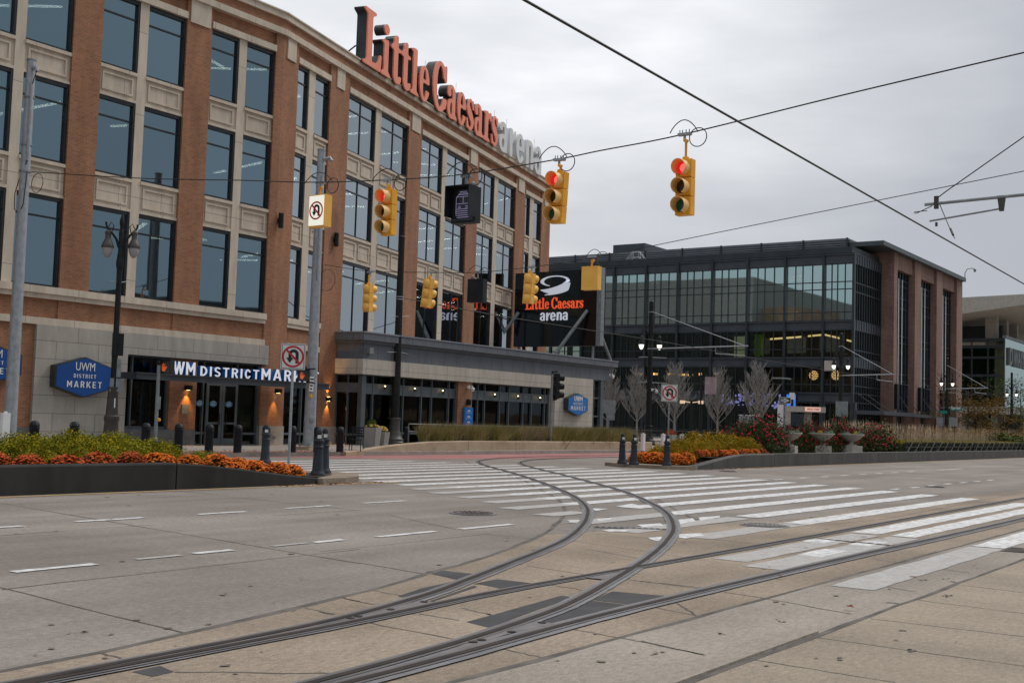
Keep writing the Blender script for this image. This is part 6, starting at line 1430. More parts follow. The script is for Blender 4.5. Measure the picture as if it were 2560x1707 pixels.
# ================================================================ PLANTERS AND PLANTING
# left median
lm = thing('planter_median', 'low dark grey planter wall of the left median with a pale concrete nose', 'planter', (10,17.86,0))
def wallrun(mb, pts, th, up):
    """pts: x, y, ztop; wall of thickness th on the +n side"""
    n = len(pts); vs = []
    for i,(x,y,z) in enumerate(pts):
        a = Vector(pts[max(i-1,0)][:2]); b_ = Vector(pts[min(i+1,n-1)][:2]); t = (b_-a).normalized(); nn = Vector((-t.y,t.x))*th
        vs += [(x,y,0),(x,y,z-.03),(x+nn.x*.08,y+nn.y*.08,z),(x+nn.x,y+nn.y,z),(x+nn.x,y+nn.y,0)]
    fs = []
    for i in range(n-1):
        for k in range(4): fs.append((5*i+k+1,5*i+k,5*i+5+k,5*i+6+k))
    fs += [(0,1,2,3,4),tuple(5*(n-1)+k for k in (4,3,2,1,0))]
    mb.add(vs, fs)
def locl(mb, off): mb.M = Matrix.Translation((-off[0],-off[1],0)); return mb
O = (10,17.86)
b = locl(MB(),O); wallrun(b, [(-20,17.86,.5),(14.63,17.86,.5)], .28, 0); b.build('front_wall', M['wallleft'], lm)
b = locl(MB(),O); wallrun(b, [(14.66,17.86,.5),(15.3,17.86,.46),(16.3,17.86,.36),(17.3,17.86,.25),(18.1,17.9,.17),(18.6,18.0,.13)], .28, 0); b.build('front_wall', M['wallleft'], lm)
b = locl(MB(),O); wallrun(b, [(18.6,21.1,.2),(14,21.1,.5),(-20,21.1,.5)], .28, 0); b.build('back_wall', M['wallgrey'], lm)
b = locl(MB(),O); b.prism([(18.55,17.83),(19.3,17.86),(20.1,18.2),(20.75,18.8),(21.05,19.5),(21.0,20.3),(20.6,21.0),(19.8,21.2),(18.55,21.2)], 0, .125); b.build('nose', M['tan'], lm)
b = locl(MB(),O); b.add([(-20,18.1,.40),(14.6,18.1,.40),(14.6,21,.40),(-20,21,.40)], [(0,1,2,3)]); b.add([(14.6,18.1,.40),(18.7,18.1,.14),(20.0,18.9,.135),(20.0,20.6,.135),(18.7,21,.14),(14.6,21,.40)], [(0,1,2,3,4,5)]); b.build('mulch', M['soil'], lm)
# right median
rmn = thing('planter_median', 'long low grey planter wall of the right median rising behind the crosswalk end', 'planter', (41,18,0))
O = (41,18)
pts = [(37.0,18.0,.14),(37.6,18.0,.18),(38.4,18.0,.27),(39.3,18.0,.36),(40.2,18.0,.44),(41.0,18.0,.49),(42,18.0,.5)]
b = locl(MB(),O); wallrun(b, pts+[(44.0,18.0,.5)], .28, 0); b.build('front_wall', M['wallgrey'], rmn)
xs = [44.03+2.6*k for k in range(30)]
b = locl(MB(),O)
for a_,c_ in zip(xs[:-1],xs[1:]): b.box(a_,c_-.025,18.0,18.28,0,.5)
b.box(44.03,119,18.03,18.26,.0,.49)
b.build('front_wall', M['wallgrey'], rmn)
b = locl(MB(),O); wallrun(b, [(119,21.2,.5),(41,21.2,.5),(37.2,21.2,.2)], .28, 0); b.build('back_wall', M['wallgrey'], rmn)
b = locl(MB(),O); b.prism([(37.0,17.98),(36.4,18.1),(36.0,18.6),(35.9,19.5),(35.95,20.6),(36.3,21.2),(37.2,21.4),(38,21.3),(38,18.1)], 0, .125); b.build('nose', M['tan'], rmn)
b = locl(MB(),O); b.add([(37.2,18.2,.13),(41,18.2,.42),(41,21.1,.42),(37.2,21.1,.13)], [(0,1,2,3)]); b.add([(41,18.2,.42),(119,18.2,.42),(119,21.1,.42),(41,21.1,.42)], [(0,1,2,3)]); b.build('mulch', M['soil'], rmn)
b = locl(MB(),O); b.box(41.5,119,18.02,18.3,.5,.512); b.build('wall_cap', M['walltop'], rmn)
# leaf clouds
def lump(u, v, seed): return 1+.17*math.sin(3.1*u+seed)*math.cos(2.7*v+seed*1.7)+.08*math.sin(7*u+2*seed)*math.sin(6*v+seed)
def shrub_mesh(seed, n, rx, ry, rz, size, squash=.35, core=.82, spread=.16, up=.3):
    R = random.Random(seed); b = MB()
    # core
    vs = []; fs = []; nu, nv = 14, 8
    for j in range(nv+1):
        for i in range(nu):
            u, v = 2*math.pi*i/nu, math.pi/2*j/nv; k = lump(u,v,seed)*core
            vs.append((rx*k*math.cos(u)*math.cos(v), ry*k*math.sin(u)*math.cos(v), rz*k*math.sin(v)))
    for j in range(nv):
        for i in range(nu): fs.append((j*nu+i, j*nu+(i+1)%nu, (j+1)*nu+(i+1)%nu, (j+1)*nu+i))
    b.add(vs, fs)
    for _ in range(n):
        u, v = R.random()*6.283, math.asin(R.random()**.8*.98+.02) if R.random() < .85 else R.uniform(-.1,.3)
        k = lump(u,v,seed)*(1+R.gauss(0,spread)*.6+R.uniform(-spread,spread*.7)); c = Vector((rx*k*math.cos(u)*math.cos(v), ry*k*math.sin(u)*math.cos(v), max(.02,rz*k*math.sin(v))))
        n_ = Vector((R.gauss(0,1), R.gauss(0,1), R.gauss(up,1))).normalized()
        a = n_.cross(Vector((R.random(),R.random(),R.random()))).normalized(); w_ = n_.cross(a); s = size*R.uniform(.6,1.4)
        b.add([c-a*s, c-w_*s*.6, c+a*s, c+w_*s*.6], [(0,1,2,3)])
    return b
def cluster_mesh(seed, n, rx, ry, rz, s):
    """mum: dome of small flower heads"""
    R = random.Random(seed); b = MB()
    for _ in range(n):
        u = R.random()*6.283; v = math.asin(R.random()); k = 1+R.uniform(-.10,.07)
        c = Vector((rx*k*math.cos(u)*math.cos(v), ry*k*math.sin(u)*math.cos(v), rz*k*math.sin(v)+.02)); r = s*R.uniform(.7,1.25); tlt = R.uniform(-.5,.5)
        P = [c+Vector((r*math.cos(a)*R.uniform(.8,1.2), r*math.sin(a)*R.uniform(.8,1.2), R.uniform(-.3,.5)*r+r*math.cos(a+u)*tlt)) for a in [1.256*q for q in range(5)]]
        b.add([c+Vector((0,0,r*.55))]+P, [(0,1+q,1+(q+1)%5) for q in range(5)])
    return b
def leafplant(name, label, cat, loc, mb, m, group, core=None, parts=()):
    t = thing(name, label, cat, loc, 0, group)
    mb.build('foliage', m, t)
    for nm, bb, mm in parts: bb.build(nm, mm, t)
    return t
R = random.Random(31)
gy = 'golden green shrubs in the median planters'
protoY = [leafplant('golden_shrub', 'x', 'shrub', (0,0,0), shrub_mesh(s_, 8000, .68,.60,.60,.021, spread=.13, core=.80), M['leaf_y'], gy) for s_ in (1,2,3)]
used = set()
def place(protos, k, loc, rz, sc, label, group):
    o = protos[k % len(protos)]
    if o.name not in used:
        used.add(o.name); o.location = loc; o.rotation_euler = (0,0,rz); o.scale = sc; o['label'] = label; return o
    return dup(o, loc, rz, label, group, sc)
sh = [('golden green shrub at the left edge of the picture behind the orange flowers',9.3,19.2),('golden green shrub second from the left edge, front row',10.4,19.1),('golden green shrub below the grey stone wall left of the blue sign',11.4,19.3),('golden green shrub under the blue hexagon sign',12.4,19.1),('golden green shrub before the lamp base, front row',13.4,19.25),('golden green shrub before the dark shop windows',14.35,19.1),('golden green shrub left of the small end shrub',15.25,19.3),('small golden shrub at the right end of the left planter row',16.35,19.15)]
for i,(lb,x,y) in enumerate(sh):
    s = (.98+.14*R.random(), 1, .70+.13*R.random()) if i < 7 else (.62,.62,.52)
    place(protoY, i, (x,y,.38 if i<7 else .30), R.random()*6, s, lb, gy)
for i,x in enumerate((8.6,9.7,10.8,11.9,13.0,14.1,15.1)):
    dup(protoY[i%3], (x,20.35,.38), R.random()*6, 'golden shrub of the back row in the left planter, hidden behind the front row', gy, (1,1,.8+.13*R.random()))
# right golden shrubs
protoO = [leafplant('golden_shrub', 'x', 'shrub', (0,0,0), shrub_mesh(s_, 7000, .8,.7,.6,.026, spread=.12, core=.80), M['leaf_o'], gy) for s_ in (11,12)]
for i,(px_,y,z,s,lb) in enumerate(((1655,19.9,.26,.72,'small orange tinged shrub left of the sign post, right planter'),(1700,19.2,.36,.92,'low golden shrub in front, just right of the ornate bollard'),(1745,20.1,.38,1.15,'tall orange gold shrub crowning the right planter mound'),(1752,19.1,.42,.75,'little golden shrub in front of the mound'),(1790,20.0,.4,1.15,'golden shrub in the middle of the right mound'),(1832,19.9,.42,1.05,'golden shrub right of the mound middle'),(1864,19.4,.42,.92,'last golden shrub before the rose bushes'))):
    x = onY(px_,1100,y).x; place(protoO, i, (x,y,z), R.random()*6, (s,s,s*1.05), lb, gy)
# mums
gm_ = 'orange chrysanthemum mounds along the median walls'
def mum(seed, m): 
    t = thing('chrysanthemum', 'x', 'flowers', (0,0,0), 0, gm_)
    cluster_mesh(seed, 420, .30,.28,.26,.030).build('blooms', m, t)
    shrub_mesh(seed+50, 120, .28,.26,.23,.03, core=.93).build('leaves', M['mum_leaf'], t); return t
protoM = [mum(1,M['mum']), mum(2,M['mum_r']), mum(3,M['mum'])]
protoMr = [protoM[1]]
i = 0
def mzL(x): return .38 if x < 14.6 else .38-.26*(x-14.6)/4.1
x = 8.6
while x < 14.9:
    red = x < 14.2; place(protoM if not red else protoMr, i, (x,18.42+R.uniform(-.05,.1),.37), R.random()*6, (1.15,1,.85+.25*R.random()), 'rusty orange chrysanthemum mound along the left planter wall, %s' % ('at the left edge' if x < 11.2 else 'below the golden shrubs' if x < 13.2 else 'near the joint in the wall'), gm_); i += 1; x += R.uniform(.58,.74)
x = 14.9
while x < 18.75:
    for y in (18.5,19.05,19.65,20.2):
        if y > 19.4 and x < 15.8: continue
        if x > 18.2 and y > 19.9: continue
        if x < 16.9 and y > 18.8: continue
        s = R.uniform(.9,1.15); place([protoM[0],protoM[2]], i, (x+R.uniform(-.1,.1),y+R.uniform(-.1,.1),mzL(x)), R.random()*6, (s,s,s*R.uniform(.8,1.05)), 'bright orange chrysanthemum mound at the %s of the left planter end' % ('front' if y < 18.7 else 'second row' if y < 19.3 else 'third row' if y < 19.9 else 'back'), gm_); i += 1
    x += R.uniform(.52,.62)
for px_,yy in ((1566,20.3),(1583,19.6),(1604,19.0),(1612,20.2),(1632,19.4),(1640,20.6),(1655,18.8),(1668,19.5),(1688,18.7),(1700,19.3),(1712,18.7),(1725,19.1)):
    x = onY(px_,1150,yy).x; s = R.uniform(1.1,1.4); place([protoM[0],protoM[2]], i, (max(x,37.1),yy,.14+.07*max(0,x-37.2)), R.random()*6, (s,s,s), 'large orange chrysanthemum mound on the right planter end, %s' % ('left side' if px_ < 1610 else 'centre' if px_ < 1660 else 'right side by the wall start'), gm_); i += 1
for px_ in (1745,1762,1778,1795,1812,1832,1852,1868,1888,1905):
    x = onY(px_,1143,18.6).x; s = R.uniform(.8,1.0); place(protoM, i, (x,18.62,.41), R.random()*6, (s,s*.9,s*.95), 'orange chrysanthemum mound along the right planter wall, %s' % ('left half of the row' if px_ < 1820 else 'right half of the row'), gm_); i += 1
# rose bushes
def rosebush(seed, n=6500):
    t = thing('rose_bush', 'x', 'rose bush', (0,0,0), 0, 'red rose bushes in the right planter')
    b = shrub_mesh(seed, n, 1.15,.95,1.35,.05, core=.80, spread=.26); b.build('foliage', M['rose_leaf'], t)
    R = random.Random(seed); f = MB()
    for _ in range(170):
        u = R.random()*6.283; v = math.asin(min(.99,R.uniform(.25,1.0))); k = lump(u,v,seed)*R.uniform(.98,1.2); c = Vector((1.15*k*math.cos(u)*math.cos(v), .95*k*math.sin(u)*math.cos(v), 1.35*k*math.sin(v))); r = R.uniform(.035,.065)
        f.add([c+Vector((0,0,r)),c-Vector((0,0,r*.7))]+[c+Vector((r*math.cos(a),r*math.sin(a),R.uniform(-.3,.3)*r)) for a in [1.256*q_ for q_ in range(5)]], [(0,2+q_,2+(q_+1)%5) for q_ in range(5)]+[(1,2+(q_+1)%5,2+q_) for q_ in range(5)])
    f.build('blossoms', M['rose'], t); return t
rb = [rosebush(5), rosebush(9)]
for i,(px_,y,sx,sz,lb) in enumerate(((1862,20.3,.85,.80,'red rose bush at the left behind the golden shrubs'),(1905,19.5,.98,.95,'large red rose bush left of the first stone bowl'),(2021,19.5,.62,.88,'red rose bush between the first and second stone bowl'),(2100,19.6,.68,1.02,'tallest red rose bush between the second and third stone bowl'),(2132,20.4,.9,.8,'red rose bush at the back behind the third stone bowl'),(2186,19.7,1.08,.88,'rightmost red rose bush at the start of the clipped hedge'))):
    x = onY(px_,1110,y).x; place(rb, i, (x,y,.42), R.random()*6, (sx,sx,sz), lb, 'red rose bushes in the right planter')
# bowls
bowlp = None
for i,(px_,lb) in enumerate(((1969,'stone bowl planter on a square pedestal, leftmost of three'),(2052,'middle stone bowl planter among the red roses'),(2128,'rightmost stone bowl planter, smallest in view'))):
    Y = 18.95; x = onY(px_,1110,Y).x
    if bowlp is None:
        t = thing('bowl_planter', lb, 'planter', (x,Y,.42), .2, 'stone bowl planters'); t.scale = (.74,.74,.9)
        b = MB(); b.box(-.62,.62,-.62,.62,0,.04); b.box(-.5,.5,-.5,.5,.04,.42); b.build('pedestal', M['planterc'], t)
        b = MB(); b.lathe([(.34,.42),(.34,.48),(.16,.50),(.13,.62),(.30,.66),(.58,.80),(.78,.97),(.82,1.0),(.82,1.05),(.76,1.05),(.70,.98)], (0,0,0), 28); b.build('bowl', M['planterc'], t)
        b = shrub_mesh(77, 600, .45,.45,.42,.05); b.M = Matrix(); b2 = MB(T((.05,.1,.95))); b2.add(b.v,b.f); b2.build('red_foliage', nmat('dark_red_leaf',(.10,.01,.012),(.22,.025,.03),6,.7), t)
        for k in range(7):
            a = 6.283*k/7; b2 = MB(T((.55*math.cos(a),.55*math.sin(a),.98))); b = shrub_mesh(60+k, 80, .17,.17,.17,.05, core=.9); b2.add(b.v,b.f); b2.build('cabbage' if k%3 else 'pansies', nmat('cabbage_leaf',(.10,.17,.11),(.20,.28,.2),8,.6) if 'cabbage_leaf' not in bpy.data.materials else (bpy.data.materials['cabbage_leaf'] if k%3 else M['hedgetop']), t)
        bowlp = t
    else: dup(bowlp, (x,Y,.42), .2+i*.5, lb)
# hedge, fence and feather grass on the right
b = MB(); R = random.Random(40)
b.box(0,57,0,1.0,0,.55)
for _ in range(2600):
    c = Vector((R.uniform(0,57), R.choice((-.02,R.uniform(0,1.0))), R.uniform(0,.55))); s = R.uniform(.04,.09)
    a = R.random()*6; b.add([c+Vector((-s,0,0)),c+Vector((0,-s*R.random(),s)),c+Vector((s,0,0)),c+Vector((0,s*R.random(),-s))],[(0,1,2,3)])
t = thing('clipped_hedge', 'long low dark clipped hedge with a golden top behind the right grey wall', 'hedge', (61.5,18.75,.42)); b.build('foliage', M['hedge'], t)
b = MB()
for _ in range(5200):
    c = Vector((R.uniform(0,57), R.uniform(-.05,1.05), R.uniform(.5,.66))); s = R.uniform(.04,.09); a = R.random()*6.28
    b.add([c+Vector((-s*math.cos(a),-s*math.sin(a),0)),c+Vector((0,0,-s*.5)),c+Vector((s*math.cos(a),s*math.sin(a),s*.4)),c+Vector((0,0,s*.6))],[(0,1,2,3)])
b.build('golden_top', M['hedgetop'], t)
t = thing('planter_fence', 'low dark rod fence with fan shaped wires in front of the clipped hedge', 'fence', (63,18.45,.42))
for k in range(18):
    b = MB(); x = 2.9*k
    for s in (0,2.88): b.tube([(x+s,0,0),(x+s,0,.66)], .025, 5)
    b.tube([(x,0,.62),(x+2.88,0,.62)], .015, 4); b.tube([(x,0,.33),(x+2.88,0,.33)], .012, 4)
    for c_ in (.75,2.15):
        for dx in (-.6,-.35,-.1,.15,.4,.62): b.tube([(x+c_,0,.33),(x+c_+dx,0,.60)], .008, 4); b.tube([(x+c_,0,.33),(x+c_-dx,0,.04)], .008, 4)
    b.build('fence_panel', M['frame'], t)
def blades(n, x0,x1,y0,y1, h0,h1, w, lean, seed, curve=1, zf=None, clump=0):
    R = random.Random(seed); b = MB(); cl = [(R.uniform(x0,x1),R.uniform(y0,y1)) for _ in range(clump)] if clump else None
    for _ in range(n):
        if cl: c = R.choice(cl); x, y = c[0]+R.gauss(0,.16), c[1]+R.gauss(0,.16)
        else: x, y = R.uniform(x0,x1), R.uniform(y0,y1)
        if x < 1.225*y and y > 30: continue
        h = R.uniform(h0,h1); a = R.random()*6.28; l = abs(R.gauss(0,lean))+(.05); dx, dy = math.cos(a)*l, math.sin(a)*l
        if cl: dx += (x-c[0])*1.1; dy += (y-c[1])*1.1
        ww = w*R.uniform(.6,1.3); px_, py_ = -math.sin(a+1.0)*ww, math.cos(a+1.0)*ww; z = zf(x) if zf else 0
        b.add([(x-px_,y-py_,z),(x+px_,y+py_,z),(x+dx*.35+px_*.7,y+dy*.35+py_*.7,z+h*.6),(x+dx*.35-px_*.7,y+dy*.35-py_*.7,z+h*.6),(x+dx,y+dy,z+h)], [(0,1,2,3),(3,2,4)])
    return b
b = blades(5200, 60,112,19.9,21.0,.5,1.0,.022,.2,5,clump=170); b.M = Matrix(); b2 = MB(T((0,0,.42))); b2.add(b.v,b.f); b2.build('feather_grass_leaves', nmat('straw',(.24,.19,.09),(.36,.29,.15),2,.8), kind='stuff')
R = random.Random(6); b = MB()
for _ in range(3200):
    x, y = R.uniform(57,100) if R.random()<.8 else R.uniform(57,112), R.uniform(19.9,21.1); h = R.uniform(1.1,1.75); dx = R.gauss(.08,.1); w_ = R.uniform(.03,.055)
    b.add([(x,y,.6),(x+dx*.6+.008,y,h*.72+.42),(x+dx*.6-.008,y,h*.72+.42)], [(0,1,2)])
    b.add([(x+dx*.6,y,h*.70+.42),(x+dx*.8+w_,y+.01,h*.85+.42),(x+dx,y,h+.42),(x+dx*.8-w_,y-.01,h*.85+.42)], [(0,1,2,3)])
b.build('feather_grass', M['plume'], kind='stuff')
b = MB(); R = random.Random(61)
# tan wall with ornamental grass
tw = thing('tan_wall', 'low curved tan concrete wall below the ornamental grass across the street', 'wall', (44,30.4,0)); O = (44,30.4)
P = [(32.1,29.75,.16),(33.0,29.9,.2),(34.5,30.15,.32),(36.0,30.3,.42),(38,30.4,.52),(40.5,30.45,.56)]
b = locl(MB(),O); wallrun(b, P, .3, 0); b.build('wall_section', M['tanwall'], tw)
for a_,c_ in zip((40.53,44.1,48.3,52.6),(44.08,48.28,52.58,57.2)): b = locl(MB(),O); wallrun(b, [(a_,30.45,.56),(c_,30.45,.56)], .3, 0); b.build('wall_section', M['tanwall'], tw)
b = blades(30000, 37.2,57,31.0,33.0,.6,1.15,.022,.22,3,clump=190,zf=lambda x: .18); b.build('ornamental_grass', M['grass'], kind='stuff')
b = blades(6000, 37.0,57.3,31.0,33.2,.9,1.28,.008,.3,4,clump=190,zf=lambda x: .18); b.build('grass_seed_heads', nmat('seed_head',(.20,.14,.09),(.32,.235,.16),3,.8), kind='stuff')
# steel railing behind the grass
rl = thing('steel_railing', 'thin two bar railing running behind the ornamental grass', 'railing', (40,33.4,.15))
b = MB(); b.tube([(0,0,1.05),(17.5,0,1.05)], .022, 6); b.build('top_rail', M['galvd'], rl); b = MB(); b.tube([(0,0,.72),(17.5,0,.72)], .018, 6); b.build('lower_rail', M['galvd'], rl)
for k in range(9): b = MB(); b.tube([(2.18*k,0,0),(2.18*k,0,1.05)], .022, 6); b.build('rail_post', M['galvd'], rl)
rl = thing('steel_railing', 'dark two bar railing right of the taller black bollards', 'railing', (58,33.4,.15))
b = MB(); b.tube([(0,0,1.0),(26,0,1.0)], .025, 6); b.build('top_rail', M['black'], rl); b = MB(); b.tube([(0,0,.6),(26,0,.6)], .02, 6); b.build('lower_rail', M['black'], rl)
for k in range(9): b = MB(); b.tube([(3.2*k,0,0),(3.2*k,0,1.1)], .05, 6); b.build('rail_post', M['black'], rl)
# green ground planting behind
b = shrub_mesh(91, 1500, 2.6,.8,.7,.07); t = leafplant('green_shrub', 'bright green low shrub behind the dark railing', 'shrub', (onY(1728,1080,35).x,35,.15), b, M['greenleaf'], 'green shrubs')
b = shrub_mesh(92, 200, .3,.3,.25,.05); t = leafplant('flower_tub_plant', 'small yellow and red flowers in a grey tub right of the sign post', 'flowers', (onY(1675,1080,33).x,33,.95), b, M['mum_r'], 'tub flowers')
t = thing('flower_tub', 'grey square tub right of the no U turn sign post', 'planter', (onY(1675,1080,33).x,33,.15)); b = MB(); b.prism([(-.3,-.3),(.3,-.3),(.3,.3),(-.3,.3)], 0, .8); b.build('tub', M['planterg'], t); b = MB(); b.box(-.27,.27,-.27,.27,.8,.81); b.build('mulch', M['soil'], t)
# planters and chair by the fluted mast
p = g(923,1125,.15)
t = thing('tapered_planter', 'tall tapered grey planter left of the fluted mast base', 'planter', (p.x+.1,p.y,.15), .35)
b = MB(); v0, v1 = .23, .31; b.add([(-v0,-v0,0),(v0,-v0,0),(v0,v0,0),(-v0,v0,0),(-v1,-v1,.9),(v1,-v1,.9),(v1,v1,.9),(-v1,v1,.9)], [(3,2,1,0),(4,5,6,7),(0,1,5,4),(1,2,6,5),(2,3,7,6),(3,0,4,7)]); b.build('tub', M['planterg'], t)
b = shrub_mesh(95, 300, .22,.2,.26,.04); b2 = MB(T((0,0,.9))); b2.add(b.v,b.f); b2.build('plant', M['greenleaf'], t)
b = cluster_mesh(96, 50, .27,.27,.1,.04); b2 = MB(T((0,0,.91))); b2.add(b.v,b.f); b2.build('blossoms', nmat('yellow_bloom',(.55,.35,.03),(.6,.45,.1),9,.7), t)
t = thing('tapered_planter', 'second lower grey planter with yellow flowers touching the mast base', 'planter', (p.x+1.05,p.y+.35,.15), .35)
b = MB(); v0, v1 = .22, .29; b.add([(-v0,-v0,0),(v0,-v0,0),(v0,v0,0),(-v0,v0,0),(-v1,-v1,.72),(v1,-v1,.72),(v1,v1,.72),(-v1,v1,.72)], [(3,2,1,0),(4,5,6,7),(0,1,5,4),(1,2,6,5),(2,3,7,6),(3,0,4,7)]); b.build('tub', M['planterg'], t)
b = cluster_mesh(97, 120, .29,.29,.18,.04); b2 = MB(T((0,0,.73))); b2.add(b.v,b.f); b2.build('blossoms', bpy.data.materials['yellow_bloom'], t)
p = g(890,1128,.15); t = thing('patio_chair', 'black slatted metal chair left of the tapered grey planter', 'chair', (p.x,p.y,.15), rad(-60))
b = MB(); b.box(-.22,.22,-.22,.22,.43,.46); b.build('seat', M['black'], t)
for sx_ in (-1,1):
    for sy in (-1,1): b = MB(); b.tube([(sx_*.22,sy*.22,0),(sx_*.21,sy*.21,.45)], .018, 6); b.build('leg', M['black'], t)
b = MB()
for k in range(4): b.box(-.22,.22,.2,.225,.55+.1*k,.61+.1*k)
b.tube([(-.22,.21,.45),(-.22,.23,.95)], .018, 6); b.tube([(.22,.21,.45),(.22,.23,.95)], .018, 6); b.build('backrest', M['black'], t)
for s in (-1,1): b = MB(); b.tube([(s*.24,-.2,.45),(s*.24,-.2,.66),(s*.24,.2,.66)], .016, 6); b.build('armrest', M['black'], t)
# ================================================================ TREES
def bare_tree(seed, H_, spread, m=None, nb=40, sub=9):
    R = random.Random(seed); tr = MB(); cr = MB()
    th = H_*.17; tr.tube([(0,0,0),(.03,.02,th),(.0,.04,H_*.45),(.02,0,H_*.75)], [.13,.10,.06,.025], 8)
    def branch(mb, p, d, L_, r, depth):
        pts = [p]; n = 4
        for k in range(n):
            d = (d+Vector((R.gauss(0,.07),R.gauss(0,.07),.10))).normalized(); p = p+d*L_/n; pts.append(p)
        mb.tube(pts, [r*(1-.16*k) for k in range(n+1)], 4, cap=False)
        if depth > 0:
            for q in range(sub if depth == 2 else 5):
                k = R.randint(1,n); a = R.random()*6.28; dd = (d*1.1+Vector((math.cos(a),math.sin(a),.25))*.62).normalized(); branch(mb, pts[k], dd, L_*R.uniform(.3,.5), r*.62, depth-1)
    for k in range(nb):
        t_ = k/nb; z = th+(H_*.72-th)*t_; a = 2.4*k; e = .85+1.0*t_; L_ = H_*.42*(1-t_*.55)*spread
        branch(cr, Vector((0,0,z)), Vector((math.cos(a),math.sin(a),e)).normalized(), L_, .045*(1-t_*.4), 2)
    return tr, cr
def tree(name, label, loc, seed, H_, spread, group, scale=1):
    tr, cr = bare_tree(seed, H_, spread); t = thing(name, label, 'tree', loc, 0, group); tr.build('trunk', M['bark'], t); cr.build('crown', M['bark'], t); return t
tg = 'bare trees on the pavement before the glass building'
tA = tree('bare_tree', 'bare grey tree directly right of the low shop wing', (108,atX(1524,108).y,.15), 3, 8.6, .72, tg)
tB = tree('bare_tree', 'bare narrow tree with pale lit trunk left of the lamp mast', (108,atX(1598,108).y,.15), 7, 8.6, .66, tg)
for px_,src,rz,sc,lb in ((1692.5,tA,1.9,1.04,'bare spreading tree behind the right no U turn sign'),(1799,tB,2.7,1.0,'bare tree fourth from the left, alone before dark windows'),(1897,tA,4.0,1.05,'rightmost big bare tree beside the one way sign')):
    dup(src, (108,atX(px_,108).y,.15), rz, lb, tg, sc)
def leafy(name, label, px_, Y_, ztop, w_, m, seed, dens=1600, trunk=True, group='autumn trees at the right'):
    P = atY(px_,Y_); X = P.x; t = thing(name, label, 'tree', (X,P.y,.15), 0, group); H_ = ztop
    if trunk:
        b = MB(); b.tube([(0,0,0),(.05,0,H_*.5),(0,.05,H_*.9)], [.14,.08,.02], 7); R = random.Random(seed)
        for k in range(12): a = 2.4*k; z = H_*(.25+.05*k); b.tube([(0,0,z),(math.cos(a)*w_*.35,math.sin(a)*w_*.35,z+H_*.13),(math.cos(a)*w_*.5,math.sin(a)*w_*.5,z+H_*.25)], [.04,.025,.01], 4)
        b.build('trunk', M['darkbark'], t)
    R = random.Random(seed); b = MB(); cl = [(R.gauss(0,w_*.27),R.gauss(0,w_*.27),R.uniform(.15 if not trunk else .3,.98)*H_) for _ in range(26)]
    for _ in range(dens):
        c0 = R.choice(cl); c = Vector((c0[0]+R.gauss(0,w_*.10),c0[1]+R.gauss(0,w_*.10),max(.1,c0[2]+R.gauss(0,H_*.05)))); s = R.uniform(.07,.14); n_ = Vector((R.gauss(0,1),R.gauss(0,1),R.gauss(0,1))).normalized(); a = n_.cross(Vector((0,0,1.01))).normalized(); w2 = n_.cross(a)
        b.add([c-a*s,c-w2*s*.6,c+a*s,c+w2*s*.6],[(0,1,2,3)])
    b.build('crown', m, t); return t
leafy('autumn_tree', 'olive brown bushy tree right of the brick piers', 2455, 33, 5.6, 6.2, M['brownleaf'], 3, 3200)
leafy('autumn_tree', 'thin tree with few orange leaves left of the bushy one', 2425, 34, 7.6, 5.0, M['brownleaf'], 5, 700)
leafy('autumn_tree', 'sparse green leaved tree left of the last lamp mast', 2500, 35, 9.0, 6.0, M['greenleaf'], 6, 520)
leafy('autumn_tree', 'green autumn tree at the right edge behind the last lamp mast', 2556, 33, 8.6, 6.0, M['greenleaf'], 8, 1500)
leafy('autumn_tree', 'thin nearly bare tree before the right brick pier', 2362, 36, 9.5, 4.5, M['brownleaf'], 9, 120)
for px_,X,h_,w_,m_,lb in ((2475,21.5,1.75,5.5,'brownleaf','low orange brown shrub mass beyond the feather grass'),(2498,20.4,1.45,3.0,'greenleaf','dark green low shrub beyond the hedge at right'),(2540,21.2,1.8,7,'brownleaf','rust brown low shrub at the right edge'),(2440,21.6,1.3,3.5,'greenleaf','low green shrub right of the feather grass')):
    leafy('low_shrub', lb, px_, X, h_, w_, M[m_], int(px_), 1500, False, 'low shrubs at the right')
# ================================================================ TRAM STOP, CABINET, SMALL THINGS FAR OFF
Y = 31.6; X_ = onY(2010,1040,Y).x
t = thing('tram_shelter', 'small tan tram stop shelter with a cantilevered roof reading SPROAT STREET', 'shelter', (X_,Y,.15), rad(-68))
D = .0298; 
b = MB(); b.box(-1.42,-.95,-.6,.6,0,2.95); b.build('end_wall', M['planterc'], t)
b = MB(); b.box(-1.42,1.5,-.65,.65,2.62,3.02); b.build('roof', M['planterc'], t)
b = MB(); b.box(.0,.55,-.2,.5,0,2.6); b.build('pillar', M['stone2'], t); b = MB(); b.box(.1,.75,-.5,-.25,0,1.7); b.build('ticket_machine', M['galvd'], t)
b = MB(); b.box(-.9,-.02,.3,.33,.1,2.5); b.build('glass_wall', M['shopglass'], t)
b = MB(); b.box(.05,1.15,-.66,-.652,2.68,2.98); so_ = b.build('name_board', mat('stop_board',(.6,.38,.3),.5,emit=(.75,.45,.36),es=.55), t); b = MB(); text(b,'SPROAT STREET',.65,2.76,.9,.15,.004,-.662,.03); b.build('lettering', mat('stop_text',(.35,.05,.03),.5), so_)
Y = 31.4; p = onY(1876,1060,Y)
t = thing('utility_cabinet', 'pale grey utility cabinet standing behind the rose bushes', 'cabinet', (p.x,Y,.15), rad(-60))
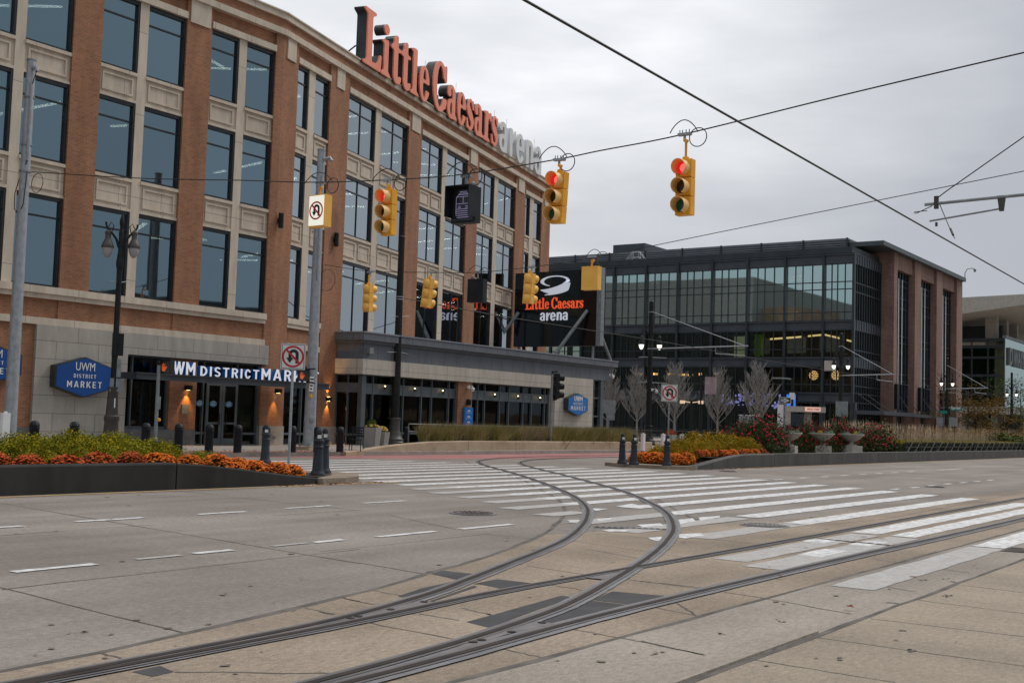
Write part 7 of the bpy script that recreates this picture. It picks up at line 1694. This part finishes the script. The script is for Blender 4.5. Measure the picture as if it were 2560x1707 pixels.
zt_ = onY(1876,1037,Y).z-.15; b = MB(); b.box(-.7,.5,-.35,.5,0,zt_-.06); b.build('housing', M['galvd'], t); b = MB(); b.box(-.74,.54,-.38,.54,zt_-.06,zt_); b.build('lid', M['white'], t); b = MB(); b.box(-.1,-.09,-.36,-.35,.1,zt_-.2); b.box(-.4,-.25,-.36,-.35,zt_-.35,zt_-.28); b.build('door_seam', M['joint'], t)
t = thing('info_pylon', 'slim white information pylon left of the tram shelter', 'sign', (onY(1951,1040,30.8).x,30.8,.15), rad(-66)); b = MB(); b.box(-.2,.2,-.06,.06,0,3.0); b.build('panel', M['white'], t); b = MB(); b.box(-.28,-.21,-.05,.05,0,2.0); b.build('edge_strip', M['black'], t)
# banner posts (thin black) near the bare trees
for px_,yt,lb in ((1733,1001,'thin black lamp post with two small pale lamps between the bare trees'),(1757,942,'thin black post with a pale banner between the bare trees'),(1984,945,'thin black post with a side arm lamp left of the tram shelter')):
    X_ = 100; P = atX(px_,X_); z = onX(px_,yt,X_).z-.15; t = thing('park_light', lb, 'light post', (X_,P.y,.15)); b = MB(); b.tube([(0,0,0),(0,0,z)], .13, 8); b.build('shaft', M['black'], t)
    if px_ == 1733:
        for s in (-1,1): b = MB(); b.box(-.1,.1,s*.95-.22,s*.95+.22,z-.3,z); b.tube([(0,0,z-.2),(0,s*.8,z-.1)], .04, 5); b.build('lamp', mat('park_lamp',(.6,.45,.3),.5,emit=(.8,.55,.35),es=.5) if 'park_lamp' not in bpy.data.materials else bpy.data.materials['park_lamp'], t)
    elif px_ == 1757: b = MB(); b.box(-.03,.03,-1.5,-.35,z-1.6,z); b.build('banner', nmat('banner',(.25,.17,.19),(.38,.30,.33),1.2,.7), t)
    else: b = MB(); b.tube([(0,0,z-.1),(0,1.0,z)], .06, 6); b.box(-.1,.1,.9,1.9,z-.08,z+.06); b.build('lamp_arm', M['galvd'], t); b = MB(); b.lathe([(.25,-1.9),(.25,-1.3)], (0,0,z), 8); b.build('camera_cluster', M['white'], t)
P = atX(1860,112); t = thing('window_screen', 'glowing blue and violet display strip under the bare tree branches', 'screen', (119.5,atX(1900,119.5).y,3.6), -math.pi/2)
R = random.Random(17); b = MB(); b.box(-5,4.4,0,.1,-.4,2.0); b.build('panel', M['black'], t); b = MB()
for k in range(60): x = R.uniform(-4.6,2.4); z = R.uniform(0,1.6); b.box(x,x+R.uniform(.1,.35),-.02,-.01,z,z+R.uniform(.1,.3))
b.build('pixels', mat('violet_pixels',(.3,.3,.7),.5,emit=(.30,.30,.7),es=.2), t, kind='stuff'); b = MB(); b.box(3.2,4.2,-.02,-.01,.2,1.6); b.build('blue_block', mat('blue_light',(.05,.2,.9),.5,emit=(.05,.22,.95),es=.4), t)
# buildings across the avenue (behind the camera), seen only in the arena glass
R = random.Random(50); x = -40
bg_ = nmat('opposite_wall', (.09,.07,.055), (.15,.12,.10), .3, .9)
for k,(x,w_,y,d_,h_,lb) in enumerate(((78,30,-60,20,15.2,'low dark building across the avenue mirrored in the lower arena windows'),(114,34,-58,20,16.4,'brown brick building across the avenue opposite the shop wing'),(165,44,-60,25,14.8,'long brown building across the avenue opposite the office building'))):
    t = thing('opposite_building', lb, 'building', (x,y,0)); b = MB(); b.box(-w_/2,w_/2,-d_,0,0,h_); b.build('wall', bg_, t); b = MB(); b.box(-w_/2-.2,w_/2+.2,-d_-.2,.2,h_,h_+.5); b.build('roof', M['gdark'], t)
    for q in range(int(w_/3)):
        b = MB(); xx = -w_/2+1+3*q; b.box(xx,xx+1.4,.0,.05,1,2.8); b.build('window', M['frame'], t)
# distant greenery at the end of the avenue
b = MB(); R = random.Random(77)
for _ in range(9000):
    x, y = R.uniform(240,300), R.uniform(-60,60); z = R.random()*(4+2*math.sin(y*.25)+1.5*math.sin(y*.61+x)); s = R.uniform(.3,.7); a = R.random()*6.28
    b.add([(x-s*math.cos(a),y-s*math.sin(a),z),(x,y,z-s),(x+s*math.cos(a),y+s*math.sin(a),z),(x,y,z+s)],[(0,1,2,3)])
b.build('distant_trees', M['brownleaf'], kind='stuff')
